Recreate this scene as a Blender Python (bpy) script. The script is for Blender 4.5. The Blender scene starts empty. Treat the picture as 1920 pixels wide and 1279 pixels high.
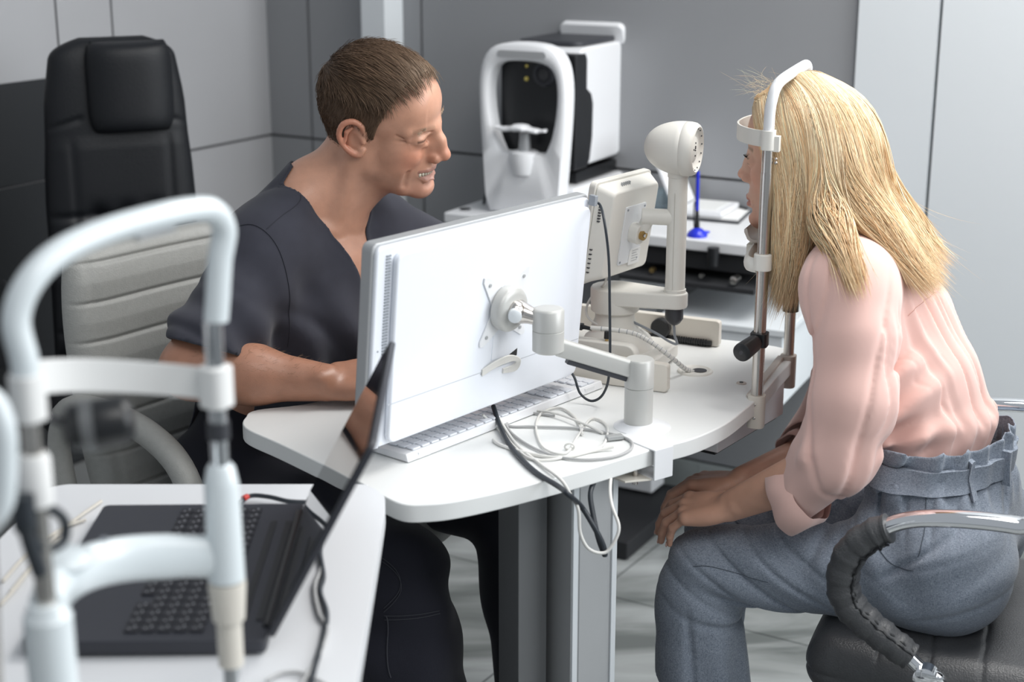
import bpy, math, random
import numpy as np
from mathutils import Vector, Matrix
R = math.radians
random.seed(7)
SC = bpy.context.scene
COL = SC.collection

# ---------------------------------------------------------------- camera, world, lights, exposure
CAM_H, CAM_TILT, FPX = 1.52, R(16.0), 2925.0
cd = bpy.data.cameras.new('camera')
cd.sensor_width = 36.0
cd.lens = FPX / 1920.0 * 36.0
cd.clip_start = 0.05
cd.dof.use_dof = True
cd.dof.focus_distance = 2.45
cd.dof.aperture_fstop = 3.4
cam = bpy.data.objects.new('camera', cd)
cam.location = (0, 0, CAM_H)
cam.rotation_euler = (math.pi / 2 - CAM_TILT, 0, 0)
COL.objects.link(cam)
SC.camera = cam

w = bpy.data.worlds.new('room_light')
SC.world = w
w.use_nodes = True
bg = w.node_tree.nodes['Background']
bg.inputs[0].default_value = (0.86, 0.93, 1.0, 1)
bg.inputs[1].default_value = 0.36

def area(name, loc, target, sx, sy, power, col=(1, 1, 1)):
    d = bpy.data.lights.new(name, 'AREA')
    d.shape = 'RECTANGLE'; d.size = sx; d.size_y = sy; d.energy = power; d.color = col
    o = bpy.data.objects.new(name, d); COL.objects.link(o)
    o.location = loc
    o.rotation_euler = (Vector(target) - Vector(loc)).to_track_quat('-Z', 'Y').to_euler()
    return o
area('overhead_or_added_light', (1.25, 2.7, 2.75), (1.15, 2.8, 0), 1.4, 1.0, 44, (1.0, 0.98, 0.95))
area('overhead_or_added_light', (0.9, 0.5, 2.75), (-0.3, 2.5, 0.9), 1.4, 1.0, 18, (1.0, 0.985, 0.96))  # soft key light added at front right, no fixture seen there
area('window_light', (2.9, 1.6, 1.8), (0.2, 2.7, 0.9), 2.0, 1.8, 58, (0.93, 0.97, 1.0))

SC.view_settings.view_transform = 'Standard'
SC.view_settings.look = 'None'
SC.view_settings.gamma = 1.0
SC.view_settings.use_curve_mapping = False
SC.view_settings.exposure = 0.25

# ---------------------------------------------------------------- survey helpers: pixel of the photograph -> point of the room
_c, _s = math.cos(CAM_TILT), math.sin(CAM_TILT)
_O = np.array([0.0, 0.0, CAM_H])
def ray(px, py):
    x = (px - 960) / FPX; y = -(py - 639.5) / FPX
    return np.array([x, _c + y * _s, -_s + y * _c])
def Pz(px, py, z):
    r = ray(px, py); return _O + r * (z - CAM_H) / r[2]
def Py(px, py, Y):
    r = ray(px, py); return _O + r * Y / r[1]
def Pp(px, py, p, n):
    r = ray(px, py); n = np.asarray(n, float); return _O + r * (n @ (np.asarray(p) - _O)) / (n @ r)
V3 = lambda *a: np.array(a, float)
def unit(v):
    v = np.asarray(v, float); return v / np.linalg.norm(v)

# ---------------------------------------------------------------- materials
def mat(name, col, rough=0.5, metal=0.0, spec=0.5, bump=0.0, bscale=60.0, var=0.0, coat=0.0, trans=0.0, attr=None, sss=0.0, sheen=0.0, vscale=None, bdetail=3.0):
    m = bpy.data.materials.new(name); m.use_nodes = True
    nt = m.node_tree; b = nt.nodes['Principled BSDF']
    b.inputs['Base Color'].default_value = (*col, 1)
    b.inputs['Roughness'].default_value = rough
    b.inputs['Metallic'].default_value = metal
    b.inputs['Specular IOR Level'].default_value = spec
    b.inputs['Coat Weight'].default_value = coat
    b.inputs['Transmission Weight'].default_value = trans
    if sheen: b.inputs['Sheen Weight'].default_value = sheen
    if sss:
        b.inputs['Subsurface Weight'].default_value = sss
        b.inputs['Subsurface Radius'].default_value = (0.012, 0.005, 0.003)
        b.inputs['Subsurface Scale'].default_value = 1.0
    tc = nt.nodes.new('ShaderNodeTexCoord')
    src = None
    if attr:
        at = nt.nodes.new('ShaderNodeAttribute'); at.attribute_name = attr
        src = at.outputs['Color']
    if var > 0:
        n = nt.nodes.new('ShaderNodeTexNoise'); n.inputs['Scale'].default_value = vscale or bscale * 0.3
        n.inputs['Detail'].default_value = 4
        nt.links.new(tc.outputs['Object'], n.inputs['Vector'])
        mr = nt.nodes.new('ShaderNodeMapRange')
        mr.inputs['From Min'].default_value = 0.3; mr.inputs['From Max'].default_value = 0.7
        mr.inputs['To Min'].default_value = 1 - var; mr.inputs['To Max'].default_value = 1 + var
        nt.links.new(n.outputs['Fac'], mr.inputs['Value'])
        mx = nt.nodes.new('ShaderNodeMix'); mx.data_type = 'RGBA'; mx.blend_type = 'MULTIPLY'
        mx.inputs[0].default_value = 1.0
        if src: nt.links.new(src, mx.inputs[6])
        else: mx.inputs[6].default_value = (*col, 1)
        nt.links.new(mr.outputs['Result'], mx.inputs[7])
        src = mx.outputs[2]
    if src: nt.links.new(src, b.inputs['Base Color'])
    if bump > 0:
        n = nt.nodes.new('ShaderNodeTexNoise'); n.inputs['Scale'].default_value = bscale
        n.inputs['Detail'].default_value = bdetail
        nt.links.new(tc.outputs['Object'], n.inputs['Vector'])
        bp = nt.nodes.new('ShaderNodeBump'); bp.inputs['Strength'].default_value = bump
        bp.inputs['Distance'].default_value = 0.01
        nt.links.new(n.outputs['Fac'], bp.inputs['Height'])
        nt.links.new(bp.outputs['Normal'], b.inputs['Normal'])
    return m

MT = {}
MT['laminate'] = mat('white_laminate', (0.80, 0.81, 0.80), 0.34, spec=0.45, bump=0.03, bscale=900)
MT['laminate_cool'] = mat('cool_white_laminate', (0.76, 0.77, 0.79), 0.34, spec=0.45, bump=0.03, bscale=900)
MT['ivory'] = mat('ivory_plastic', (0.77, 0.75, 0.70), 0.42, bump=0.04, bscale=1400)
MT['beige'] = mat('beige_painted_metal', (0.56, 0.50, 0.45), 0.4, bump=0.02, bscale=800)
MT['beige_light'] = mat('pale_beige_paint', (0.72, 0.68, 0.61), 0.42, bump=0.02, bscale=800)
MT['white'] = mat('white_plastic', (0.80, 0.81, 0.83), 0.3, bump=0.01, bscale=500)
MT['monitor_white'] = mat('glossy_white_plastic', (0.84, 0.87, 0.93), 0.25, spec=0.5, coat=0.2)
MT['silver'] = mat('silver_grey_plastic', (0.42, 0.43, 0.44), 0.35, metal=0.2)
MT['arm_grey'] = mat('warm_grey_paint', (0.52, 0.52, 0.50), 0.38, metal=0.15)
MT['blue_white'] = mat('cool_white_enamel', (0.77, 0.83, 0.855), 0.3, coat=0.3)
MT['black'] = mat('black_plastic', (0.012, 0.013, 0.015), 0.35)
MT['black_matte'] = mat('matte_black', (0.018, 0.019, 0.022), 0.7, bump=0.05, bscale=300)
MT['dark'] = mat('dark_grey_plastic', (0.04, 0.042, 0.05), 0.45, bump=0.04, bscale=900)
MT['laptop'] = mat('charcoal_laptop_shell', (0.030, 0.032, 0.042), 0.42, bump=0.04, bscale=1500)
MT['key_dark'] = mat('dark_keycap', (0.020, 0.021, 0.027), 0.5)
MT['key_print'] = mat('grey_key_printing', (0.45, 0.46, 0.5), 0.6)
MT['chrome'] = mat('polished_chrome', (0.82, 0.83, 0.85), 0.06, metal=1.0)
MT['steel'] = mat('brushed_steel', (0.60, 0.57, 0.54), 0.24, metal=1.0, bump=0.02, bscale=400)
MT['alu'] = mat('anodised_aluminium', (0.50, 0.51, 0.52), 0.42, metal=0.55, bump=0.02, bscale=600)
MT['alu_dark'] = mat('dark_anodised_aluminium', (0.17, 0.175, 0.18), 0.45, metal=0.5, bump=0.03, bscale=500)
MT['brass'] = mat('brass', (0.55, 0.38, 0.16), 0.25, metal=1.0)
MT['cable_white'] = mat('white_cable_rubber', (0.70, 0.69, 0.66), 0.5)
MT['cable_grey'] = mat('grey_cable_rubber', (0.42, 0.42, 0.42), 0.5)
MT['cable_black'] = mat('black_cable_rubber', (0.022, 0.028, 0.036), 0.45)
MT['blue'] = mat('blue_plastic', (0.015, 0.03, 0.55), 0.25)
MT['red'] = mat('red_plastic', (0.5, 0.03, 0.02), 0.4)
MT['leather_grey'] = mat('light_grey_leather', (0.385, 0.385, 0.365), 0.42, bump=0.16, bscale=420, var=0.04)
MT['leather_black'] = mat('black_leather', (0.008, 0.009, 0.0115), 0.48, spec=0.35, bump=0.12, bscale=350)
MT['leather_dark'] = mat('charcoal_leather', (0.060, 0.062, 0.066), 0.38, bump=0.2, bscale=380, var=0.06)
MT['screen'] = mat('dark_glass_screen', (0.01, 0.011, 0.014), 0.04, spec=0.8)
MT['glass'] = mat('pale_clear_acrylic', (0.75, 0.87, 0.92), 0.08, trans=0.85)
MT['paper'] = mat('white_paper', (0.82, 0.82, 0.81), 0.8)
MT['seam'] = mat('dark_joint', (0.06, 0.062, 0.066), 0.7)
MT['pale_panel'] = mat('pale_blue_white_panel', (0.70, 0.735, 0.76), 0.4, bump=0.02, bscale=30)
MT['vent'] = mat('grey_vent', (0.28, 0.30, 0.33), 0.5)
MT['gold'] = mat('yellow_port', (0.75, 0.45, 0.05), 0.4)

def wall_mat(name, col):
    m = mat(name, col, 0.36, spec=0.45, var=0.035, bscale=3, vscale=2.2)
    return m
MT['wall'] = wall_mat('grey_wall_panel', (0.285, 0.292, 0.305))
MT['wall_shade'] = wall_mat('shadow_wall_panel', (0.030, 0.032, 0.035))  # shadow tone, not the panels' own colour
MT['wall_light'] = wall_mat('light_grey_wall_panel', (0.44, 0.443, 0.458))

def floor_mat():
    m = bpy.data.materials.new('marble_floor_tiles'); m.use_nodes = True
    nt = m.node_tree; b = nt.nodes['Principled BSDF']; N = nt.nodes.new; L = nt.links.new
    b.inputs['Roughness'].default_value = 0.16
    tc = N('ShaderNodeTexCoord'); mp = N('ShaderNodeMapping'); mp.inputs['Rotation'].default_value = (0, 0, R(31))
    L(tc.outputs['Object'], mp.inputs['Vector'])
    n1 = N('ShaderNodeTexNoise'); n1.inputs['Scale'].default_value = 1.6; n1.inputs['Detail'].default_value = 8; n1.inputs['Distortion'].default_value = 1.6
    mp2 = N('ShaderNodeMapping'); mp2.inputs['Scale'].default_value = (0.7, 2.6, 1); mp2.inputs['Rotation'].default_value = (0, 0, R(-38))
    L(tc.outputs['Object'], mp2.inputs['Vector']); L(mp2.outputs['Vector'], n1.inputs['Vector'])
    cr = N('ShaderNodeValToRGB'); e = cr.color_ramp.elements
    e[0].position = 0.36; e[0].color = (0.15, 0.162, 0.158, 1); e[1].position = 0.66; e[1].color = (0.44, 0.46, 0.46, 1)
    k = cr.color_ramp.elements.new(0.50); k.color = (0.29, 0.305, 0.30, 1)
    L(n1.outputs['Fac'], cr.inputs['Fac'])
    br = N('ShaderNodeTexBrick'); br.offset = 0.0
    br.inputs['Color1'].default_value = (1, 1, 1, 1); br.inputs['Color2'].default_value = (1, 1, 1, 1); br.inputs['Mortar'].default_value = (0.45, 0.46, 0.46, 1)
    br.inputs['Scale'].default_value = 1.0; br.inputs['Mortar Size'].default_value = 0.003; br.inputs['Brick Width'].default_value = 0.9; br.inputs['Row Height'].default_value = 0.9
    L(mp.outputs['Vector'], br.inputs['Vector'])
    mx = N('ShaderNodeMix'); mx.data_type = 'RGBA'; mx.blend_type = 'MULTIPLY'; mx.inputs[0].default_value = 1
    L(cr.outputs['Color'], mx.inputs[6]); L(br.outputs['Color'], mx.inputs[7]); L(mx.outputs[2], b.inputs['Base Color'])
    return m
MT['floor'] = floor_mat()

# ---------------------------------------------------------------- mesh builder (world coordinates)
class MB:
    def __init__(s): s.v = []; s.f = []; s.m = []; s.mats = []
    def _mi(s, m):
        if m is None: return 0
        if m not in s.mats: s.mats.append(m)
        return s.mats.index(m)
    def add(s, vs, fs, m=None):
        b = len(s.v); s.v += [tuple(map(float, p)) for p in vs]
        mi = s._mi(m) if m else 0
        for f in fs: s.f.append([b + i for i in f]); s.m.append(mi)
        return s
    def frame(s, fr, pts): return [fr[0] + fr[1] * p[0] + fr[2] * p[1] + fr[3] * p[2] for p in pts]
    def box(s, c, ux, uy, uz, m=None):
        """box centred at c with half-axis vectors"""
        c = np.asarray(c, float); P = []
        for i in (-1, 1):
            for j in (-1, 1):
                for k in (-1, 1): P.append(c + i * ux + j * uy + k * uz)
        F = [(0, 1, 3, 2), (4, 6, 7, 5), (0, 4, 5, 1), (2, 3, 7, 6), (0, 2, 6, 4), (1, 5, 7, 3)]
        if np.dot(np.cross(ux, uy), uz) < 0: F = [f[::-1] for f in F]
        return s.add(P, F, m)
    def prism(s, loop, h, m=None, inset=0.0):
        """loop: list of 3-D points (planar), extruded by vector h"""
        h = np.asarray(h, float); n = len(loop); L = [np.asarray(p, float) for p in loop]
        nn = np.zeros(3)
        for i in range(n): nn += np.cross(L[i], L[(i + 1) % n])
        if nn @ h < 0: L = L[::-1]
        P = L + [p + h for p in L]
        F = [list(range(n))[::-1], list(range(n, 2 * n))] + [(i, (i + 1) % n, n + (i + 1) % n, n + i) for i in range(n)]
        return s.add(P, F, m)
    def tube(s, pts, r, n=12, m=None, caps=True, closed=False, flat=None, up=None):
        P = [np.asarray(p, float) for p in pts]; N = len(P)
        rr = [r] * N if np.isscalar(r) else list(r)
        T = []
        for i in range(N):
            if closed: t = P[(i + 1) % N] - P[i - 1]
            else: t = P[min(i + 1, N - 1)] - P[max(i - 1, 0)]
            T.append(unit(t))
        a = np.asarray(up, float) if up is not None else (V3(0, 0, 1) if abs(T[0][2]) < 0.9 else V3(1, 0, 0))
        u = unit(a - T[0] * (a @ T[0])); vs = []
        for i in range(N):
            if up is not None: u = unit(a - T[i] * (a @ T[i]))
            else: u = unit(u - T[i] * (u @ T[i]))
            w_ = np.cross(T[i], u); fa, fb = (1, 1) if flat is None else flat
            for k in range(n):
                an = 2 * math.pi * k / n
                vs.append(P[i] + rr[i] * (fa * math.cos(an) * u + fb * math.sin(an) * w_))
        fs = []
        for i in range(N if closed else N - 1):
            j = (i + 1) % N
            for k in range(n):
                k2 = (k + 1) % n; fs.append((i * n + k, i * n + k2, j * n + k2, j * n + k))
        if caps and not closed:
            fs.append(list(range(n))[::-1]); fs.append([(N - 1) * n + k for k in range(n)])
        return s.add(vs, fs, m)
    def lathe(s, c, axis, prof, n=32, m=None, caps=True):
        """prof: list of (distance along axis, radius)"""
        ax = unit(axis); a = V3(0, 0, 1) if abs(ax[2]) < 0.9 else V3(1, 0, 0)
        u = unit(a - ax * (a @ ax)); w_ = np.cross(ax, u); c = np.asarray(c, float); vs = []
        for (h, r) in prof:
            for k in range(n):
                an = 2 * math.pi * k / n
                vs.append(c + ax * h + r * (math.cos(an) * u + math.sin(an) * w_))
        fs = []
        for i in range(len(prof) - 1):
            for k in range(n):
                k2 = (k + 1) % n; fs.append((i * n + k, i * n + k2, (i + 1) * n + k2, (i + 1) * n + k))
        if prof[-1][0] < prof[0][0]: fs = [f[::-1] for f in fs]
        if caps:
            e0 = list(range(n)); e1 = [(len(prof) - 1) * n + k for k in range(n)]
            if prof[-1][0] < prof[0][0]: fs += [e0, e1[::-1]]
            else: fs += [e0[::-1], e1]
        return s.add(vs, fs, m)
    def ball(s, c, r, m=None, n=16):
        c = np.asarray(c, float)
        if np.isscalar(r): r = (r, r, r)
        vs = [c + V3(0, 0, r[2])]; 
        for i in range(1, n // 2):
            t = math.pi * i / (n // 2)
            for k in range(n):
                p = 2 * math.pi * k / n; vs.append(c + V3(r[0] * math.sin(t) * math.cos(p), r[1] * math.sin(t) * math.sin(p), r[2] * math.cos(t)))
        vs.append(c - V3(0, 0, r[2])); fs = []
        for k in range(n): fs.append((0, 1 + k, 1 + (k + 1) % n))
        for i in range(n // 2 - 2):
            for k in range(n):
                a_ = 1 + i * n + k; b_ = 1 + i * n + (k + 1) % n; fs.append((a_, a_ + n, b_ + n, b_))
        L = len(vs) - 1; o = 1 + (n // 2 - 2) * n
        for k in range(n): fs.append((L, o + (k + 1) % n, o + k))
        return s.add(vs, fs, m)

def link_mesh(name, me, mats, parent=None, org=None, smooth=40):
    o = bpy.data.objects.new(name, me); COL.objects.link(o)
    for mm in mats: me.materials.append(mm)
    return o
ORG = {}
def finish(name, verts, faces, mats, midx=None, parent=None, smooth=40, bevel=0, bseg=2, org=None):
    verts = np.asarray(verts, float).reshape(-1, 3)
    if parent is not None: og = ORG[parent.name]
    elif org is not None: og = np.asarray(org, float)
    else:
        lo, hi = verts.min(0), verts.max(0); og = V3((lo[0] + hi[0]) / 2, (lo[1] + hi[1]) / 2, lo[2])
    me = bpy.data.meshes.new(name)
    if isinstance(faces, np.ndarray):
        me.vertices.add(len(verts)); me.vertices.foreach_set('co', (verts - og).astype(np.float32).ravel())
        nf, k = faces.shape
        me.loops.add(nf * k); me.loops.foreach_set('vertex_index', faces.astype(np.int32).ravel())
        me.polygons.add(nf); me.polygons.foreach_set('loop_start', np.arange(0, nf * k, k, dtype=np.int32))
        me.update(calc_edges=True); me.validate()
    else:
        me.from_pydata([tuple(p) for p in (verts - og)], [], faces); me.update()
    for mm in mats: me.materials.append(mm)
    if midx is not None: me.polygons.foreach_set('material_index', np.asarray(midx, dtype=np.int32))
    if smooth:
        me.polygons.foreach_set('use_smooth', [True] * len(me.polygons))
        if smooth < 180: me.set_sharp_from_angle(angle=R(smooth))
    o = bpy.data.objects.new(name, me); COL.objects.link(o)
    if parent is not None: o.parent = parent
    else: o.location = og
    ORG[o.name] = og
    if bevel:
        b = o.modifiers.new('bevel', 'BEVEL'); b.width = bevel; b.segments = bseg; b.limit_method = 'ANGLE'; b.angle_limit = R(35)
        b.harden_normals = True
    return o
def obj(name, mb, m, parent=None, smooth=40, bevel=0, bseg=2, org=None):
    mats = mb.mats if mb.mats else [m]
    return finish(name, mb.v, mb.f, mats, mb.m if mb.mats else None, parent, smooth, bevel, bseg, org)
def thing(name, label, cat, loc, group=None):
    o = bpy.data.objects.new(name, None); COL.objects.link(o); o.location = tuple(float(t) for t in loc)
    o.empty_display_size = 0.05
    ORG[o.name] = np.asarray(loc, float)
    return tag(o, label, cat, group)
def tag(o, label=None, cat=None, group=None, kind=None):
    if label: o['label'] = label
    if cat: o['category'] = cat
    if group: o['group'] = group
    if kind: o['kind'] = kind
    return o
def struct(name, mb, m, bevel=0, parent=None):
    o = obj(name, mb, m, parent, bevel=bevel); 
    if parent is None: o['kind'] = 'structure'
    return o
def spline(pts, n=8, closed=False):
    """Catmull-Rom through pts"""
    P = [np.asarray(p, float) for p in pts]; out = []; N = len(P)
    for i in range(N if closed else N - 1):
        if closed: p0, p1, p2, p3 = P[i - 1], P[i], P[(i + 1) % N], P[(i + 2) % N]
        else: p0, p1, p2, p3 = P[max(i - 1, 0)], P[i], P[i + 1], P[min(i + 2, N - 1)]
        for k in range(n):
            t = k / n
            out.append(0.5 * ((2 * p1) + (-p0 + p2) * t + (2 * p0 - 5 * p1 + 4 * p2 - p3) * t * t + (-p0 + 3 * p1 - 3 * p2 + p3) * t ** 3))
    if not closed: out.append(P[-1])
    return out
def rrect(w, h, r, n=6):
    """rounded rectangle loop, centred, in 2-D"""
    out = []
    for cx, cy, a0 in ((w / 2 - r, h / 2 - r, 0), (-w / 2 + r, h / 2 - r, 90), (-w / 2 + r, -h / 2 + r, 180), (w / 2 - r, -h / 2 + r, 270)):
        for k in range(n + 1):
            a = R(a0 + 90 * k / n); out.append((cx + r * math.cos(a), cy + r * math.sin(a)))
    return out
# ================================================================ THE SETTING
U = V3(0.857, -0.516, 0); VW = V3(0.516, 0.857, 0); ZZ = V3(0, 0, 1)
C0 = V3(-0.70, 4.53, 0)                                # corner of the two walls
def wall_s(px, py, along, nrm):                        # distance from the corner to a pixel on a wall
    return float((Pp(px, py, C0, nrm) - C0) @ along)
def panel_wall(name, along, into, s_edges, z_edges, m_list, length, H=2.75, gap=0.007):
    mb = MB()
    mb.box(C0 + along * length / 2 + into * 0.06 + ZZ * H / 2, along * length / 2, into * 0.05, ZZ * H / 2, MT['seam'])
    for i in range(len(s_edges) - 1):
        for j in range(len(z_edges) - 1):
            s0, s1 = s_edges[i] + (gap / 2 if i else 0), s_edges[i + 1] - gap / 2
            z0, z1 = z_edges[j] + gap / 2, z_edges[j + 1] - gap / 2
            mb.box(C0 + along * (s0 + s1) / 2 + into * 0.006 + ZZ * (z0 + z1) / 2, along * (s1 - s0) / 2, into * 0.006, ZZ * (z1 - z0) / 2, m_list)
    if name == 'wall_left':                                # shadow on the far left bay, laid on as dark sheets
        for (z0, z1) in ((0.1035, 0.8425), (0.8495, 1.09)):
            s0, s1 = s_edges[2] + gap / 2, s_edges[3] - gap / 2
            mb.box(C0 + along * (s0 + s1) / 2 - into * 0.0015 + ZZ * (z0 + z1) / 2, along * (s1 - s0) / 2, into * 0.002, ZZ * (z1 - z0) / 2, MT['wall_shade'])
    o = struct(name, mb, m_list)
    return o
g1 = wall_s(580, 100, U, VW); g2 = wall_s(790, 60, U, VW); g3 = wall_s(1608, 60, U, VW); g4 = wall_s(1764, 60, U, VW)
panel_wall('wall_back', U, VW, [0, g1, g2, g3], [0.10, 0.846, 2.75], MT['wall'], 3.4)
mb = MB()
for s0, s1 in ((g3 + 0.004, g4 - 0.004), (g4 + 0.004, 3.4)):
    mb.box(C0 + U * (s0 + s1) / 2 + ZZ * 1.43 - VW * 0.004, U * (s1 - s0) / 2, VW * 0.012, ZZ * 1.32, MT['pale_panel'])
struct('wall_right_panels', mb, MT['pale_panel'])
for o_ in [bpy.data.objects['wall_right_panels']]: o_.name = 'wall_right'
L1 = wall_s(209, 20, -VW, U); L2 = wall_s(105, 20, -VW, U)
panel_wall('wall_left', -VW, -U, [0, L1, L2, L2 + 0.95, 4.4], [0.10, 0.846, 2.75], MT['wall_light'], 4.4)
mb = MB(); mb.box(C0 - U * 0.06 + VW * 0.06 + ZZ * 1.375, U * 0.0597, VW * 0.0597, ZZ * 1.375); struct('trim_2', mb, MT['seam'])
mb = MB(); mb.box(C0 + U * 1.7 - VW * 0.006 + ZZ * 0.049, U * 1.7, VW * 0.008, ZZ * 0.049)
sj = wall_s(1316, 880, U, VW); mb.box(C0 + U * sj - VW * 0.0143 + ZZ * 0.049, U * 0.003, VW * 0.0006, ZZ * 0.049)
struct('baseboard_back', mb, mat('pale_green_grey_baseboard', (0.36, 0.39, 0.385), 0.4))
mb = MB(); mb.box(C0 - VW * 2.2 + U * 0.008 + ZZ * 0.049, VW * 2.19, U * 0.008, ZZ * 0.049)
struct('baseboard_left', mb, mat('grey_baseboard', (0.2, 0.205, 0.205), 0.4))
mb = MB(); K = V3(-0.338, 4.21, 0)
mb.box(K + VW * 0.043 - U * 0.0384 + ZZ * 1.375, U * 0.0384, VW * 0.043, ZZ * 1.375)
struct('trim_1', mb, MT['pale_panel'], bevel=0.001)
mb = MB(); mb.add([(-5, -3, 0), (6, -3, 0), (6, 7, 0), (-5, 7, 0)], [(0, 1, 2, 3)])
struct('floor', mb, MT['floor'])

# ================================================================ MAIN DESK
DZ = 0.75
def q(px, py, z=DZ): return Pz(px, py, z)[:2]
ctrl = [q(460, 782), q(482, 768), q(600, 752), (-0.12, 2.50), (0.0, 2.70), (0.10, 2.82), (0.24, 2.84), (0.345, 2.72), (0.42, 2.68), (0.475, 2.645), (0.492, 2.60),
        (0.442, 2.475), (0.400, 2.375), q(1400, 765), q(1360, 795), q(1300, 822), q(1225, 842), q(1100, 880), q(960, 917), q(860, 939), q(800, 946), q(755, 945), q(715, 928), q(680, 907), q(600, 868), q(520, 830), q(470, 808), q(455, 795)]
loop = spline([V3(p[0], p[1], 0) for p in ctrl], 5, closed=True)
desk = thing('examination_desk', 'white kidney-shaped desk on a twin metal lifting column, monitor and keyboard on it', 'desk', (0.05, 2.2, 0))
mb = MB(); mb.prism([p + ZZ * (DZ - 0.026) for p in loop], ZZ * 0.026)
obj('desk_top', mb, MT['laminate'], desk, bevel=0.0025)
e_, n_ = unit(V3(0.84, 0.54, 0)), unit(V3(-0.54, 0.84, 0))
def column_box(corner, le, ln, z0, z1, m, name, w=0.004):
    mb = MB(); c = np.asarray(corner, float)
    mb.box(V3(c[0], c[1], (z0 + z1) / 2) + e_ * le / 2 + n_ * ln / 2, e_ * le / 2, n_ * ln / 2, ZZ * (z1 - z0) / 2, m)
    if m is MT['alu']:
        for t in (0.006, le - 0.004):
            mb.box(V3(c[0], c[1], (z0 + z1) / 2) + e_ * t - n_ * 0.001, e_ * 0.0045, n_ * 0.002, ZZ * (z1 - z0) / 2, MT['pale_panel'])
        mb.box(V3(c[0], c[1], (z0 + z1) / 2) + e_ * (le / 2) - n_ * 0.0003, e_ * (le / 2 - 0.014), n_ * 0.0008, ZZ * (z1 - z0) / 2, MT['alu'])
    return obj(name, mb, m, desk, bevel=0.001)
KA = Pz(1062, 915, 0.722)[:2] + V3(0.01, 0.05); KB = KA - e_[:2] * 0.062 + n_[:2] * 0.045
column_box(KA, 0.080, 0.11, 0.045, 0.724, MT['alu'], 'lifting_column')
column_box(KB, 0.050, 0.055, 0.17, 0.724, MT['alu_dark'], 'lifting_column')
mb = MB(); mb.box(V3(*KA, 0.02) + e_ * 0.02 + n_ * 0.02, e_ * 0.16, n_ * 0.3, ZZ * 0.02)
obj('foot_plate', mb, MT['dark'], desk, bevel=0.006)
mb = MB(); mb.box(V3(*KB, 0.09) + e_ * 0.025 + n_ * 0.03, e_ * 0.022, n_ * 0.024, ZZ * 0.085)
obj('inner_stage', mb, MT['black_matte'], desk)
# drawer box hanging below the right end
D0 = Pz(1345, 857, 0.655); D1 = Pz(1468, 783, 0.655)
dk = unit(V3(*(D1 - D0)[:2], 0)); dn = V3(-dk[1], dk[0], 0)
mb = MB(); LB = float(np.linalg.norm((D1 - D0)[:2]))
mb.box(V3(D0[0], D0[1], 0.692) + dk * LB / 2 + dn * 0.14, dk * LB / 2, dn * 0.14, ZZ * 0.031)
dr = obj('hanging_drawer', mb, MT['white'], desk, bevel=0.002)
mb = MB(); mb.box(V3(D0[0], D0[1], 0.658) + dk * (LB / 2 + .004) + dn * 0.143, dk * (LB / 2 - 0.008), dn * 0.132, ZZ * 0.0055)
obj('drawer_base', mb, MT['black'], dr)
# grommet and screw cap
G = Pz(1303, 697, DZ)
mb = MB(); mb.lathe(G, ZZ, [(0, 0.030), (0.003, 0.029), (0.004, 0.026), (0.001, 0.021)], 40, MT['ivory'], caps=False)
mb.lathe(G + ZZ * 0.0012, ZZ, [(0, 0.0215), (0.0005, 0.0215)], 32, MT['ivory']); mb.lathe(G + V3(.008, 0, 0.0022), ZZ, [(0, 0.012), (0.0005, 0.012)], 24, MT['dark'])
obj('cable_grommet', mb, None, desk)
G2 = Pz(1390, 719, DZ)
mb = MB(); mb.lathe(G2, ZZ, [(0, 0.0085), (0.0015, 0.008), (0.0018, 0.004)], 20, MT['beige']); mb.lathe(G2 + ZZ * 0.0015, ZZ, [(0, 0.0035), (0.0012, 0.003)], 12, MT['dark'])
obj('screw_cap', mb, None, desk)

# ================================================================ MONITOR ON ITS ARM
myaw, mt = R(50.6), R(5.6)
mu = V3(math.cos(myaw), math.sin(myaw), 0); mh = V3(math.sin(myaw), -math.cos(myaw), 0)
mup = unit(V3(0, 0, math.cos(mt)) + mh * math.sin(mt)); mn = np.cross(mu, mup)      # mn: out of the monitor's back
if mn @ mh < 0: mn = -mn
MO = V3(-0.195, 2.005, 0.785); MW, MHt = 0.468, 0.292
mon = thing('computer_monitor', 'white flat computer monitor seen from behind, held on a grey arm above the desk', 'monitor', MO + mu * MW / 2)
def Mp(x, y, d=0.0): return MO + mu * x + mup * y + mn * d
mb = MB(); mb.prism([Mp(MW / 2 + a_, MHt / 2 + b_, -0.030) for a_, b_ in rrect(MW + 0.006, MHt + 0.006, 0.012)], mn * 0.020, MT['silver'])
obj('front_bezel', mb, MT['silver'], mon, bevel=0.003)
mb = MB(); mb.prism([Mp(MW / 2 + a_, MHt / 2 + b_, -0.012) for a_, b_ in rrect(MW - 0.002, MHt - 0.002, 0.012)], mn * 0.008, MT['monitor_white'])
mb.prism([Mp(MW / 2 + a_ + 0.011, MHt / 2 + b_ - 0.003, -0.004) for a_, b_ in rrect(MW - 0.040, MHt - 0.018, 0.014)], mn * 0.010, MT['monitor_white'])
obj('back_cover', mb, MT['monitor_white'], mon, bevel=0.0035, bseg=3)
mb = MB(); mb.box(Mp(MW / 2, MHt / 2, -0.031), mu * (MW / 2 - 0.012), mup * (MHt / 2 - 0.012), mn * 0.0008)
obj('screen', mb, MT['screen'], mon)
mb = MB()
for i in range(38):
    mb.box(Mp(0.0225, 0.118 + i * 0.0043, -0.0035), mu * 0.0042, mup * 0.0011, mn * 0.0012)
obj('side_vent', mb, MT['vent'], mon)
mb = MB(); mb.box(Mp(0.24, 0.0665, 0.0058), mu * 0.215, mup * 0.0006, mn * 0.0004)
obj('cover_seam', mb, mat('seam_grey', (0.5, 0.52, 0.56), 0.5), mon)
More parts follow.
